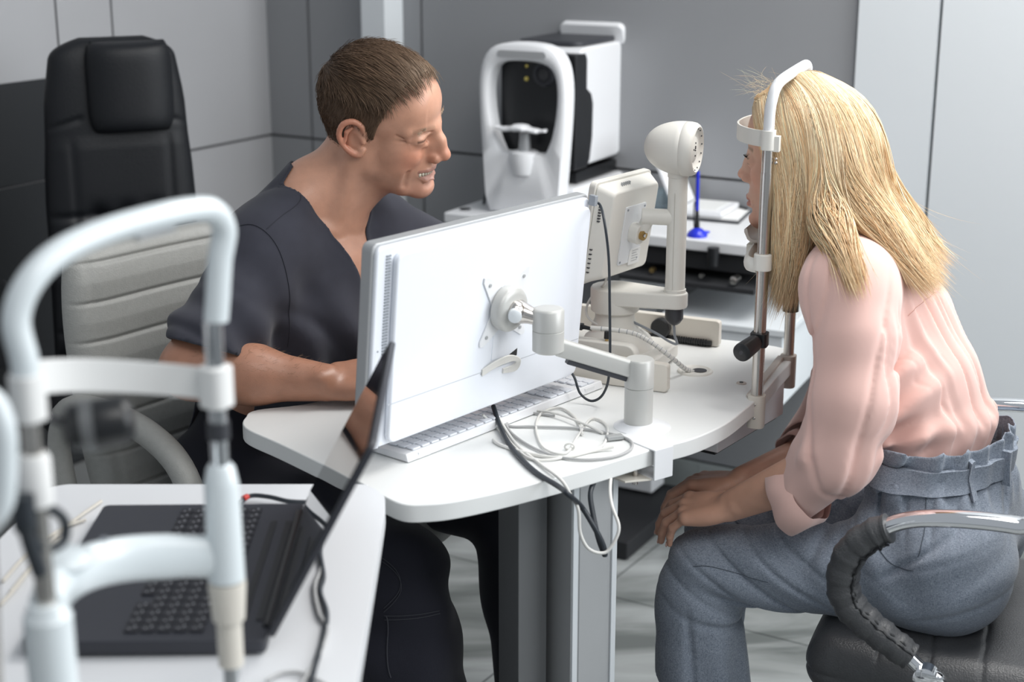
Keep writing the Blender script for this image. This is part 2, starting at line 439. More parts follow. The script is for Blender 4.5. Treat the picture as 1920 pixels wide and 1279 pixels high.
mb = MB(); mb.box(Mp(0.0145, 0.072, -0.004), mu * 0.0030, mup * 0.003, mn * 0.0007, MT['black'])
mb.box(Mp(0.0145, 0.034, -0.004), mu * 0.0045, mup * 0.0075, mn * 0.0009, MT['steel']); mb.box(Mp(0.0145, 0.034, -0.003), mu * 0.002, mup * 0.0055, mn * 0.0009, MT['black'])
mb.lathe(Mp(0.0145, 0.019, -0.004), mn, [(0, 0.0026), (0.001, 0.0026)], 12, MT['gold']); mb.lathe(Mp(0.0145, 0.050, -0.004), mn, [(0, 0.002), (0.001, 0.002)], 12, MT['silver'])
mb.box(Mp(0.0135, 0.075, -0.0046), mu * 0.0075, mup * 0.074, mn * 0.0008, MT['monitor_white']); mb.lathe(Mp(0.0115, 0.024, -0.004), mn, [(0, 0.0016), (0.001, 0.0016)], 12, MT['vent']); mb.lathe(Mp(0.0105, 0.145, -0.004), mn, [(0, 0.0013), (0.001, 0.0013)], 12, MT['vent'])
obj('port_panel', mb, None, mon)
# cable recess with a bundle of white cables
mb = MB(); mb.prism([Mp(0.218, 0.064, 0.0052), Mp(0.232, 0.0635, 0.0052), Mp(0.302, 0.075, 0.0052), Mp(0.302, 0.086, 0.0052), Mp(0.275, 0.077, 0.0052)], mn * 0.001)
obj('cable_recess', mb, MT['black'], mon)
for k in range(5):
    mb = MB(); o1 = 0.002 * k
    mb.tube(spline([Mp(0.222, 0.062 + o1, 0.007), Mp(0.245, 0.071 + o1, 0.012), Mp(0.275, 0.074 + o1, 0.014), Mp(0.293 + o1, 0.070, 0.013), Mp(0.290 + o1, 0.062 - o1, 0.010), Mp(0.27, 0.060 - o1 * .6, 0.007)], 6), 0.0017, 8)
    obj('back_cable', mb, MT['cable_white'], mon)
# VESA cross plate
cx_, cy_ = 0.262, 0.160
mb = MB()
for a_ in (46, 134, 226, 314):
    dd = V3(math.cos(R(a_)), math.sin(R(a_)), 0); pp = V3(-dd[1], dd[0], 0); L_ = 0.068
    pts = [(dd * 0.012 + pp * 0.020), (dd * L_ + pp * 0.006), (dd * (L_ + 0.005)), (dd * L_ - pp * 0.006), (dd * 0.012 - pp * 0.020)]
    mb.prism([Mp(cx_ + p[0], cy_ + p[1], 0.0062) for p in pts], mn * 0.0025, MT['white'])
    for t in (0.055,):
        mb.lathe(Mp(cx_ + dd[0] * t, cy_ + dd[1] * t, 0.0087), mn, [(0, 0.003), (0.0015, 0.0028)], 12, MT['silver'])
mb.box(Mp(cx_ + 0.0, cy_ - 0.045, 0.0062), mu * 0.02, mup * 0.035, mn * 0.001, MT['monitor_white'])
obj('mounting_plate', mb, None, mon, bevel=0.0005)

armt = thing('monitor_mount', 'grey jointed arm clamped to the desk edge, carrying the white monitor', 'arm', Pz(1195, 800, DZ))
dc = Mp(cx_ - 0.002, cy_, 0.009)
mb = MB(); mb.lathe(dc, mn, [(0, 0.031), (0.002, 0.034), (0.014, 0.034), (0.018, 0.031), (0.020, 0.024)], 40)
obj('pivot_disc', mb, MT['arm_grey'], armt)
AC = V3(0.0525, 2.175, 0); 
za1, za0 = Py(1029, 577, AC[1])[2], Py(1029, 660, AC[1])[2]
jd = unit(V3(AC[0], AC[1], za1 - 0.02) - dc)
mb = MB(); mb.lathe(dc + jd * 0.010, jd, [(0, 0.017), (0.012, 0.018), (0.03, 0.013), (0.05, 0.011), (0.075, 0.011)], 24, MT['steel'])
mb.ball(dc + mn * 0.020 + mup * 0.0 , 0.0155, MT['steel'])
mb.lathe(dc + mn * 0.026 - mup * 0.002 - mu * 0.008, unit(-mu + mn * 0.9), [(0, 0.010), (0.012, 0.010), (0.014, 0.007)], 20, MT['pale_panel'])
obj('tilt_joint', mb, None, armt)
mb = MB(); zs_ = (za0 + za1) / 2
prof = [(za0, 0.019), (za0 + 0.003, 0.0232), (zs_ - 0.0008, 0.0232), (zs_, 0.0222), (zs_ + 0.0008, 0.0232), (za1 - 0.004, 0.0232), (za1 - 0.001, 0.021), (za1, 0.018)]
mb.lathe(V3(AC[0], AC[1], 0), ZZ, prof, 40)
obj('elbow_joint', mb, MT['arm_grey'], armt)
PC = V3(0.1895, 2.219, 0); zt = Py(1200, 672, 2.219)[2]
a0 = V3(AC[0], AC[1], za0 + 0.012); a1 = V3(PC[0], PC[1], zt - 0.020)
ad = unit(a1 - a0); aw = unit(np.cross(ZZ, ad)); ah = np.cross(ad, aw)
mb = MB()
mb.prism([a0 + ad * 0.015 + aw * x_ + ah * y_ for x_, y_ in rrect(0.020, 0.026, 0.005, 3)], a1 - a0 - ad * 0.02)
obj('upper_link', mb, MT['arm_grey'], armt, bevel=0.001)
mb = MB(); mb.box((a0 + a1) / 2 - ah * 0.016 + ad * 0.01, ad * 0.05, aw * 0.006, ah * 0.004); obj('link_underside', mb, MT['dark'], armt, bevel=0.001)
mb = MB(); R_ = 0.0215
mb.lathe(V3(PC[0], PC[1], 0), ZZ, [(DZ + 0.004, R_), (zt - 0.045, R_), (zt - 0.044, R_ - 0.001), (zt - 0.043, R_ + 0.0005), (zt - 0.003, R_ + 0.0005), (zt, R_ - 0.002)], 40)
obj('post', mb, MT['arm_grey'], armt)
mb = MB(); mb.lathe(V3(PC[0] + 0.006, PC[1], DZ), ZZ, [(0, 0.043), (0.001, 0.043), (0.007, 0.028), (0.008, 0.022)], 44)
obj('base_disc', mb, MT['white'], armt)
# clamp on the desk edge
ed = unit(V3(*q(1270, 833), 0) - V3(*q(1130, 872), 0)); en = V3(ed[1], -ed[0], 0)
CB = V3(*q(1250, 838), 0)
mb = MB()
sec = [(-0.075, 0.002), (0.006, 0.002), (0.006, -0.045), (-0.06, -0.045), (-0.06, -0.042), (0.003, -0.042), (0.003, -0.0005), (-0.075, -0.0005)]
mb.prism([CB - ed * 0.028 + en * x_ + ZZ * (DZ + z_) for x_, z_ in sec], ed * 0.036)
obj('desk_clamp', mb, MT['white'], armt, bevel=0.001)
mb = MB(); mb.prism([CB - ed * 0.027 - en * 0.0 + ZZ * (DZ - 0.043), CB - ed * 0.070 - en * 0.01 + ZZ * (DZ - 0.040), CB - ed * 0.075 - en * 0.055 + ZZ * (DZ - 0.040), CB - ed * 0.027 - en * 0.06 + ZZ * (DZ - 0.043)], -ZZ * 0.003)
obj('clamp_foot', mb, MT['beige_light'], armt, bevel=0.0005)
mb = MB(); mb.lathe(CB - ed * 0.04 - en * 0.022 + ZZ * (DZ - 0.055), ZZ, [(0, 0.004), (0.03, 0.004)], 12); obj('clamp_screw', mb, MT['steel'], armt)

# ================================================================ KEYBOARD
kl, kr = Pz(765, 851, 0.765), Pz(1132, 712, 0.765)
kd = unit(V3(*(kr - kl)[:2], 0)); kn = V3(-kd[1], kd[0], 0); KL = float(np.linalg.norm((kr - kl)[:2])); KD = 0.112
kb = thing('computer_keyboard', 'white low keyboard lying on the desk below the monitor', 'keyboard', V3(*kl[:2], DZ) + kd * KL / 2 + kn * KD / 2)
mb = MB(); b0 = V3(*kl[:2], DZ + 0.001)
sec = [(0, 0.0), (0.004, 0.012), (KD - 0.004, 0.0075), (KD, 0.0)]
mb.prism([b0 + kn * x_ + ZZ * z_ for x_, z_ in sec], kd * KL)
obj('keyboard_case', mb, MT['white'], kb, bevel=0.002)
mb = MB()
for t in (0.035, KL - 0.035):
    mb = MB(); mb.box(b0 + kd * t + kn * 0.004 + ZZ * 0.0045, kd * 0.012, kn * 0.003, ZZ * 0.0045); obj('keyboard_foot', mb, MT['white'], kb)
key0 = None
def key_copy(src, parent, pos, name='key'):
    o = src.copy(); COL.objects.link(o); o.parent = parent; o.location = tuple(float(t) for t in pos); return o
og = ORG[kb.name]; rows = 6; pit = KL / 23.5
for r_ in range(rows):
    for c_ in range(22):
        if r_ == 5 and 4 <= c_ <= 8: continue
        if c_ in (15, 19) : continue
        pos = b0 + kd * (0.016 + pit * (c_ + 0.5)) + kn * (0.014 + 0.0172 * r_) + ZZ * (0.0122 - 0.0046 * (0.010 + 0.0172 * r_) / KD + 0.0004)
        if key0 is None:
            mb = MB(); mb.prism([pos + kd * a_ + kn * b_ for a_, b_ in rrect(pit * 0.84, 0.0146, 0.002, 2)], ZZ * 0.0028)
            key0 = finish('key', mb.v, mb.f, [MT['monitor_white']], None, kb, bevel=0.0006, bseg=1); kp0 = pos
        else: key_copy(key0, kb, pos - kp0)
mb = MB(); pos = b0 + kd * (0.016 + pit * 6.5) + kn * (0.014 + 0.0172 * 5) + ZZ * 0.0078
mb.prism([pos + kd * a_ + kn * b_ for a_, b_ in rrect(pit * 4.8, 0.0146, 0.002, 2)], ZZ * 0.0028); obj('space_key', mb, MT['monitor_white'], kb)

# ================================================================ LAPTOP TABLE (front left)
TZ = 0.78
lt = thing('laptop_table', 'white rounded-corner table in the foreground with the open laptop on it', 'table', (-0.45, 1.62, 0))
def tq(px, py): p = Pz(px, py, TZ); return V3(p[0], p[1], 0)
tl = [tq(660, 908), tq(690, 911), tq(715, 925), tq(722, 940), tq(717, 985), tq(685, 1180), tq(668, 1279), tq(655, 1345), tq(610, 1400), V3(-0.35, 1.33, 0), V3(-0.56, 1.33, 0), V3(-0.62, 1.37, 0), V3(-0.635, 1.50, 0), tq(0, 1010), tq(60, 945), tq(88, 918), tq(120, 909), tq(170, 908), tq(400, 908)]
tl_s = spline(tl, 5, closed=True)
mb = MB(); mb.prism([p + ZZ * (TZ - 0.025) for p in tl_s], ZZ * 0.025)
obj('table_top', mb, MT['laminate_cool'], lt, bevel=0.003)
mb = MB(); mb.lathe(V3(-0.45, 1.55, 0), ZZ, [(0.03, 0.045), (TZ - 0.026, 0.045)], 24); obj('table_column', mb, MT['white'], lt)
mb = MB(); mb.lathe(V3(-0.45, 1.55, 0), ZZ, [(0, 0.26), (0.012, 0.26), (0.03, 0.06)], 40); obj('table_base', mb, MT['silver'], lt)

# laptop
LZ = TZ + 0.003
c00 = V3(*Pz(195, 946, LZ + 0.015)[:2], 0); c10 = V3(*Pz(571, 943, LZ + 0.015)[:2], 0); c11 = V3(*Pz(490, 1201, LZ + 0.015)[:2], 0); c01 = V3(*Pz(70, 1204, LZ + 0.015)[:2], 0)
lx = unit(c10 - c00); ly = unit(c11 - c10); ly = unit(ly - lx * (ly @ lx)); LW = float(np.linalg.norm(c10 - c00)); LL = float((c11 - c10) @ ly)
lp = thing('laptop', 'open charcoal laptop on the white foreground table, lid leaning to the right', 'laptop', V3(c00[0], c00[1], TZ) + lx * LW / 2 + ly * LL / 2)
def Lp(x, y, z=0.0): return V3(c00[0], c00[1], LZ) + lx * x + ly * y + ZZ * z
mb = MB(); mb.prism([Lp(LW / 2 + a_, LL / 2 + b_, 0.0) for a_, b_ in rrect(LW, LL, 0.008, 3)], ZZ * 0.015)
obj('laptop_base', mb, MT['laptop'], lp, bevel=0.002)
mb = MB()
for x_, y_ in ((.02, .02), (LW - .02, .02), (.02, LL - .02), (LW - .02, LL - .02)): mb.lathe(Lp(x_, y_, -0.003), ZZ, [(0, 0.006), (0.003, 0.006)], 12)
obj('rubber_foot', mb, MT['black'], lp)
mb = MB(); mb.box(Lp(0.045, LL * 0.47, 0.0154), lx * 0.030, ly * 0.052, ZZ * 0.0004); obj('touchpad', mb, MT['dark'], lp)
mb = MB()
for x_ in (LW - 0.030, LW - 0.012): mb.box(Lp(x_, LL * 0.52, 0.0155), lx * 0.0035, ly * (LL * 0.36), ZZ * 0.0008)
obj('speaker_slot', mb, MT['black'], lp)
# keys: columns run along ly, rows along lx
key1 = None; nk = 0
kx0, kx1, ky0, ky1 = 0.098, LW - 0.048, 0.018, LL - 0.018
for r_ in range(6):
    for c_ in range(19):
        if r_ == 0 and 6 <= c_ <= 10: continue
        if c_ == 14 and r_ in (0, 5): continue
        pos = Lp(kx0 + (kx1 - kx0) * (r_ + .5) / 6, ky0 + (ky1 - ky0) * (c_ + .5) / 19, 0.0153)
        if nk >= 100: break
        nk += 1
        if key1 is None:
            mb = MB(); hx, hy = (kx1 - kx0) / 12 * 0.84, (ky1 - ky0) / 38 * 0.86
            mb.prism([pos + lx * a_ + ly * b_ for a_, b_ in rrect(hx * 2, hy * 2, 0.0015, 2)], ZZ * 0.0018, MT['key_dark'])
            mb.box(pos + ZZ * 0.0019 + lx * 0.003 - ly * 0.003, lx * 0.0010, ly * 0.0008, ZZ * 0.0002, MT['key_print'])
            mb.box(pos + ZZ * 0.0019 - lx * 0.002 + ly * 0.002, lx * 0.0006, ly * 0.0009, ZZ * 0.0002, MT['key_print'])
            key1 = finish('key', mb.v, mb.f, mb.mats, mb.m, lp, bevel=0); kp1 = pos
        else: key_copy(key1, lp, pos - kp1)
mb = MB(); pos = Lp(kx0 + (kx1 - kx0) / 12, ky0 + (ky1 - ky0) * 8.5 / 19, 0.0153)
mb.prism([pos + lx * a_ + ly * b_ for a_, b_ in rrect(hx * 2, hy * 11, 0.0015, 2)], ZZ * 0.0018); obj('space_key', mb, MT['key_dark'], lp)
lb = R(28.0); lup = unit(lx * math.sin(lb) + ZZ * math.cos(lb)); ln_ = np.cross(ly, lup)
LH = 0.235
mb = MB(); o0 = Lp(LW - 0.002, LL / 2, 0.012)
fr = (o0 + lup * (LH / 2 + 0.006), ly, lup, ln_)
sgn = 1.0 if ln_ @ lx > 0 else -1.0; lno = ln_ * sgn
lc = o0 + lup * (LH / 2 + 0.006)
mb.prism([lc + ly * a_ + lup * b_ for a_, b_ in rrect(LL, LH, 0.010, 4)], lno * 0.007)
lid = obj('laptop_lid', mb, MT['laptop'], lp, bevel=0.0015)
mb = MB(); mb.box(lc - lno * 0.0006 + lup * 0.004, ly * (LL / 2 - 0.008), lup * (LH / 2 - 0.012), lno * 0.0007); obj('laptop_screen', mb, MT['screen'], lid)
mb = MB(); mb.tube([Lp(LW - 0.002, 0.03, 0.013), Lp(LW - 0.002, LL - 0.03, 0.013)], 0.006, 12); obj('hinge', mb, MT['black'], lp)
# ================================================================ PATIENT CHIN REST (right end of the desk)
WA = unit(V3(-0.92, 0.39, 0)); WL = V3(-WA[1], WA[0], 0); WM = V3(0.43, 2.46, 0)      # woman: forward, left (towards the camera), point between the posts
def W(s, l, z): return WM + WA * s + WL * l + ZZ * z
def WP(px, py, off):                                                             # pixel -> point in the vertical plane at side offset off
    return Pp(px, py, WM + WL * off, WL)
def W2(px, py, off):
    p = WP(px, py, off) - WM; return V3(p @ WA, off, p[2])
nb = V3(0.388, 2.352, 0); fb = V3(0.476, 2.575, 0)
bd = unit(fb - nb)
cr = thing('chin_rest_stand', 'steel-posted chin rest and white headband fixed to the desk edge, holding the woman\'s head', 'chin rest', (nb + fb) / 2 + ZZ * 0.69)
mb = MB(); mb.box((nb + fb) / 2 + ZZ * 0.735 - WA * (-0.012), bd * 0.118, WA * 0.006, ZZ * 0.020); obj('mounting_bar', mb, MT['beige'], cr, bevel=0.0015)
for b_, z0_, z1_ in ((nb, 0.704, 0.757), (fb, 0.700, 0.757)):
    mb = MB(); mb.prism([b_ + bd * x_ + WA * y_ + ZZ * z0_ for x_, y_ in rrect(0.027, 0.027, 0.010, 5)], ZZ * (z1_ - z0_), MT['beige_light'] if b_ is nb else MT['beige'])
    sx = -bd * 0.0137 + V3(0, 0, 0)
    for dz in (0.018, 0.040): mb.lathe(b_ + sx - WA * 0.0 + ZZ * (z0_ + dz), -bd, [(0, 0.0025), (0.001, 0.002)], 10, MT['steel'])
    obj('post_socket', mb, None, cr, bevel=0.002)
ztop = 1.148
mb = MB(); mb.tube([nb + ZZ * 0.75, nb + ZZ * 1.112], 0.0096, 20); mb.tube([nb + ZZ * 1.11, nb + ZZ * 1.16], 0.0089, 20); obj('post', mb, MT['steel'], cr)
mb = MB(); mb.tube([fb + ZZ * 0.75, fb + ZZ * 1.16], 0.0092, 20); obj('post', mb, MT['steel'], cr)
mb = MB(); mb.tube([fb + ZZ * 0.835, fb + ZZ * 0.862], 0.0135, 20); mb.tube([fb + ZZ * 0.862, fb + ZZ * 0.96], 0.0105, 20); obj('post_sleeve', mb, MT['black'], cr)
T0 = nb + ZZ * 1.147; T1 = fb + ZZ * 1.147
hp = WP(1460, 172, 0.12); 
arch = [T0, nb + ZZ * 1.20, nb + ZZ * 1.222 + bd * 0.003 - WA * 0.002, nb + ZZ * 1.240 + bd * 0.014 - WA * 0.005, nb + ZZ * 1.250 + bd * 0.040 - WA * 0.010,
        fb + ZZ * 1.256 - bd * 0.075 - WA * 0.013, fb + ZZ * 1.255 - bd * 0.040 - WA * 0.013, fb + ZZ * 1.244 - bd * 0.016 - WA * 0.010, fb + ZZ * 1.23 - WA * 0.004, fb + ZZ * 1.20, T1]
mb = MB(); mb.tube(spline(arch, 6), 0.0085, 16); obj('top_arch', mb, MT['white'], cr)
# forehead band
mb = MB(); cen = (nb + fb) / 2; pts = []; hw_ = float(np.linalg.norm(fb - nb)) / 2
for k in range(25):
    t = -1 + 2 * k / 24
    pts.append(cen + bd * (hw_ * t) + WA * (0.003 + 0.066 * (1 - abs(t) ** 2.4) ** 0.75) + ZZ * 1.163)
for sgn_, nm in ((1, 0),):
    vs = []; fs = []
    for i, p in enumerate(pts):
        nrm = WA
        for a_, b_ in ((0, -0.0125), (0.0, 0.0125), (0.0035, 0.0125), (0.0035, -0.0125)):
            vs.append(p + nrm * a_ + ZZ * b_)
    for i in range(24):
        for k in range(4): fs.append((i * 4 + k, i * 4 + (k + 1) % 4, i * 4 + 4 + (k + 1) % 4, i * 4 + 4 + k))
    fs += [(0, 3, 2, 1), (96, 97, 98, 99)]
    mb.add(vs, fs)
obj('forehead_band', mb, MT['ivory'], cr, bevel=0.001)
for b_ in (nb, fb):
    mb = MB(); mb.prism([b_ - WA * 0.0 + bd * x_ + WA * y_ + ZZ * 1.147 for x_, y_ in rrect(0.024, 0.021, 0.008, 4)], ZZ * 0.030); mb.box(b_ - WA * 0.012 + ZZ * 1.157, bd * 0.006, WA * 0.006, ZZ * 0.012)
    obj('band_clip', mb, MT['ivory'], cr, bevel=0.001)
mb = MB(); mb.ball(nb - WA * 0.013 + ZZ * 1.128, 0.003, n=10); mb.ball(nb - WA * 0.013 + ZZ * 1.134, 0.0025, n=10); obj('eye_level_mark', mb, MT['steel'], cr)
# chin cup
zc = 0.966
for b_ in (nb, fb):
    mb = MB(); mb.prism([b_ + bd * x_ + WA * y_ + ZZ * (zc - 0.006) for x_, y_ in rrect(0.028, 0.028, 0.0125, 6)], ZZ * 0.026)
    obj('chin_clamp', mb, MT['ivory'], cr, bevel=0.0015)
mb = MB()
mb.tube(spline([nb + ZZ * zc + WA * 0.008, nb + bd * 0.02 + WA * 0.028 + ZZ * zc, cen + WA * 0.036 + ZZ * (zc + .002), fb - bd * 0.02 + WA * 0.028 + ZZ * zc, fb + ZZ * zc + WA * 0.008], 8), 0.009, 12, up=(0, 0, 1), flat=(1.3, 0.8))
obj('chin_bracket', mb, MT['ivory'], cr)
CC = cen + WA * 0.030 + ZZ * 0.987
mb = MB(); vs = []; fs = []; nu, nv = 25, 9
for layer in (0, 1):
    for i in range(nu):
        t = -1 + 2 * i / (nu - 1)
        for j in range(nv):
            u_ = -1 + 2 * j / (nv - 1)
            zz = 0.010 * t * t + 0.008 * u_ * u_ + (0.010 if u_ > 0.7 else 0) * (u_ - 0.7) / 0.3 - 0.006 - layer * 0.004
            vs.append(CC + bd * (0.052 * t) + WA * (0.026 * u_ * math.sqrt(max(0.05, 1 - 0.75 * t * t))) + ZZ * zz)
for layer in (0, 1):
    for i in range(nu - 1):
        for j in range(nv - 1):
            a_ = layer * nu * nv + i * nv + j; f_ = (a_, a_ + nv, a_ + nv + 1, a_ + 1); fs.append(f_ if layer == 0 else f_[::-1])
bnd = [i * nv for i in range(nu)] + [(nu - 1) * nv + j for j in range(1, nv)] + [i * nv + nv - 1 for i in range(nu - 2, -1, -1)] + [j for j in range(nv - 2, 0, -1)]
for i in range(len(bnd)):
    a_, b_ = bnd[i], bnd[(i + 1) % len(bnd)]; fs.append((a_, b_, b_ + nu * nv, a_ + nu * nv))
mb.add(vs, fs); obj('chin_cup', mb, MT['beige'], cr, smooth=60)
mb = MB(); mb.tube([cen + WA * 0.030 + ZZ * (zc - 0.004), cen + WA * 0.030 + ZZ * 0.982], 0.012, 16); mb.box(cen + WA * 0.044 + ZZ * 0.966, bd * 0.02, WA * 0.006, ZZ * 0.010); obj('cup_support', mb, MT['beige_light'], cr, bevel=0.001)
# black grip handle on the near post
zh = Py(1437, 636, 2.352)[2]
hd = unit(V3(-0.55, -0.83, -0.10))
mb = MB(); hs = nb + ZZ * zh - WL * -0.002
mb.prism([nb + bd * x_ + WA * y_ + ZZ * (zh - 0.011) for x_, y_ in rrect(0.027, 0.027, 0.006, 4)], ZZ * 0.022, MT['black'])
obj('grip_clamp', mb, None, cr, bevel=0.001)
mb = MB(); mb.lathe(nb + ZZ * zh + hd * 0.008, hd, [(0, 0.008), (0.008, 0.012), (0.014, 0.0135), (0.050, 0.0150), (0.056, 0.0145), (0.058, 0.012)], 28, MT['black'])
mb.lathe(nb + ZZ * zh + hd * 0.0655, hd, [(0, 0.004), (0.001, 0.003)], 12, MT['dark'])
obj('grip', mb, None, cr)

# ================================================================ TOPOGRAPHER (round head on column) in the middle of the desk
def PW(px, py, off): return WP(px, py, off)
hc = PW(1298, 281, 0.0); HB = PW(1262, 281, 0.0)
tp = thing('corneal_topographer', 'ivory eye instrument with a round head on a column and a tilted display, mid-desk', 'instrument', V3(0.23, 2.60, DZ))
ax_ = unit(V3(0.90, -0.43, 0))                        # towards the patient
mb = MB()
Rh = 0.0435
hcen = V3(hc[0], hc[1], hc[2]) + ZZ * 0.001
prof = [(-0.0135 - 0.0665 * math.sin(t_), max(0.0003, 0.0443 * math.cos(t_) ** 0.92)) for t_ in [math.pi / 2 * (1 - k / 14) for k in range(15)]]
prof += [(-0.013, 0.0438), (-0.0125, 0.0443), (-0.004, 0.0443), (0.003, 0.0432), (0.0075, 0.0405), (0.009, 0.0385), (0.0095, 0.0365), (0.004, 0.031), (0.003, 0.021), (0.004, 0.020), (0.004, 0.0002)]
ax2 = unit(V3(0.93, -0.36, -0.03))
mb.lathe(hcen, ax2, prof, 48)
hd_ = obj('measuring_head', mb, MT['ivory'], tp, smooth=50)
uu = unit(np.cross(ZZ, ax2)); vv = np.cross(ax2, uu)
for k in range(14):
    an = 2 * math.pi * (k + 0.3) / 14; mb = MB(); rr_ = 0.0335
    mb.ball(hcen + ax2 * 0.0070 + uu * rr_ * math.cos(an) + vv * rr_ * math.sin(an), (0.0013,) * 3, n=8); obj('ring_light', mb, MT['dark'], hd_)
mb = MB()
for a_, b_, r_ in ((0.003, 0.010, 0.0015), (-0.006, 0.000, 0.0015), (0.004, -0.011, 0.0015), (0.003, 0.0015, 0.0016), (0.003, -0.002, 0.0016), (0.003, 0.004, 0.0016)): mb.ball(hcen + ax2 * 0.0042 + uu * a_ + vv * b_, (r_,) * 3, n=8)
obj('centre_port', mb, MT['black'], hd_)
ct = PW(1271, 336, 0.0); cb = PW(1266, 545, 0.0); cxy = (ct + cb) / 2
CX, CY = float(cxy[0]), float(cxy[1])
def zat(px, py): return float(Pp(px, py, V3(CX, CY, 0), V3(0, 1, 0))[2])
zc0, zc1 = zat(1266, 548), zat(1271, 328)
mb = MB(); mb.lathe(V3(CX, CY, 0), ZZ, [(zc0, 0.0185), (zc0 + 0.006, 0.0185), (zc0 + 0.0065, 0.0165), (zc1 - 0.004, 0.0160), (zc1 - 0.003, 0.0175), (zc1 + 0.004, 0.0175)], 36)
mb.box(V3(CX, CY, zc0 + 0.08) - uu * 0.0165, ax2 * 0.0, uu * 0.001, ZZ * 0.09)
obj('column', mb, MT['ivory'], tp, smooth=40)
# swing arm the column stands on
RL = PW(1158, 565, 0.0)
ra = unit(V3(RL[0] - CX, RL[1] - CY, 0)); rb = V3(-ra[1], ra[0], 0)
Ll = 0.105
def outl(t0=0.0):
    pts = []
    for k in range(9):
        an = R(90 + 180 * (k / 8) - 180); pts.append(-ra * 0.022 * math.cos(an) + rb * 0.022 * math.sin(an))
    for k in range(9):
        an = R(90 - 180 * (k / 8)); pts.append(ra * (Ll + 0.042 * math.cos(an)) + rb * 0.042 * math.sin(an))
    return pts
base_c = V3(CX, CY, 0)
mb = MB(); L_ = [base_c + p + ZZ * (zc0 - 0.026) for p in outl()]
mb.prism(L_, ZZ * 0.027)
obj('swing_arm', mb, MT['ivory'], tp, bevel=0.004, bseg=3)
hubc = base_c + ra * Ll
mb = MB(); mb.lathe(hubc, ZZ, [(zc0 - 0.044, 0.036), (zc0 - 0.040, 0.041), (zc0 - 0.02, 0.0418)], 40); obj('arm_hub', mb, MT['ivory'], tp)
mb = MB(); mb.lathe(hubc, ZZ, [(DZ + 0.055, 0.043), (DZ + 0.075, 0.034), (zc0 - 0.040, 0.033)], 36)
obj('hub_neck', mb, MT['ivory'], tp)
# joystick-like tip hanging below the column
mb = MB(); mb.lathe(base_c, -ZZ, [(-(zc0 - 0.027), 0.0155), (-(zc0 - 0.045), 0.0155), (-(zc0 - 0.053), 0.010), (-(zc0 - 0.056), 0.006)], 24); obj('joystick_cap', mb, MT['dark'], tp)
jp = base_c + ZZ * (zc0 - 0.055)
mb = MB(); mb.tube(spline([jp, jp + V3(0.002, 0, -0.02), jp + V3(0.006, 0, -0.035), jp + V3(-0.008, 0.0, -0.030), jp + V3(-0.03, 0.0, -0.016), hubc + ra * -0.03 + ZZ * (DZ + 0.072)], 6), 0.0022, 8); obj('joystick_wire', mb, MT['vent'], tp)
# instrument body: dome and base slide
bc = hubc + V3(0.005, -0.01, 0)
mb = MB(); mb.lathe(bc, ZZ, [(DZ + 0.012, 0.066), (DZ + 0.030, 0.064), (DZ + 0.046, 0.056), (DZ + 0.058, 0.040), (DZ + 0.062, 0.025)], 40); obj('body_dome', mb, MT['ivory'], tp)
mb = MB()
mb.prism([bc - ax_ * 0.01 - np.cross(ZZ, ax_) * 0.0 + ax_ * a_ + np.cross(ZZ, ax_) * b_ + ZZ * (DZ + 0.006) for a_, b_ in rrect(0.20, 0.155, 0.03, 5)], ZZ * 0.024)
obj('base_slide', mb, MT['ivory'], tp, bevel=0.004, bseg=3)
ay_ = np.cross(ZZ, ax_)                                # away from the camera
nk_ = Pp(1170, 640, V3(*bc[:2], 0) - ay_ * 0.085, ay_)
mb = MB(); mb.prism([bc - ay_ * 0.070 - ax_ * 0.005 + ax_ * a_ + ZZ * (DZ + 0.034 + b_) for a_, b_ in rrect(0.145, 0.050, 0.018, 5)], -ay_ * 0.022); obj('control_panel', mb, MT['ivory'], tp, bevel=0.003)
mb = MB(); kc = bc - ay_ * 0.092 + ax_ * 0.020 + ZZ * (DZ + 0.033)
mb.lathe(kc, -ay_, [(0, 0.0095), (0.010, 0.0095), (0.012, 0.0075)], 24); obj('control_knob', mb, MT['chrome'], tp)
for dx_ in (-0.045, 0.012):
    pc = bc - ay_ * 0.080 + ax_ * dx_ + ZZ * (DZ + 0.059)
    mb = MB(); mb.lathe(pc, ZZ, [(0, 0.003), (0.004, 0.003)], 12, MT['brass']); mb.lathe(pc + ZZ * 0.004, ZZ, [(0, 0.0048), (0.012, 0.0042)], 14, MT['black']); obj('cable_plug', mb, None, tp)
pc1 = bc - ay_ * 0.080 - ax_ * 0.045 + ZZ * (DZ + 0.078)
mb = MB(); mb.box(pc1 + ax_ * 0.004, ax_ * 0.010, ay_ * 0.005, ZZ * 0.005); mb.tube([pc1 + ax_ * 0.012, pc1 + ax_ * 0.030 - ZZ * 0.002], [0.004, 0.003], 10); obj('angled_plug', mb, MT['black'], tp)
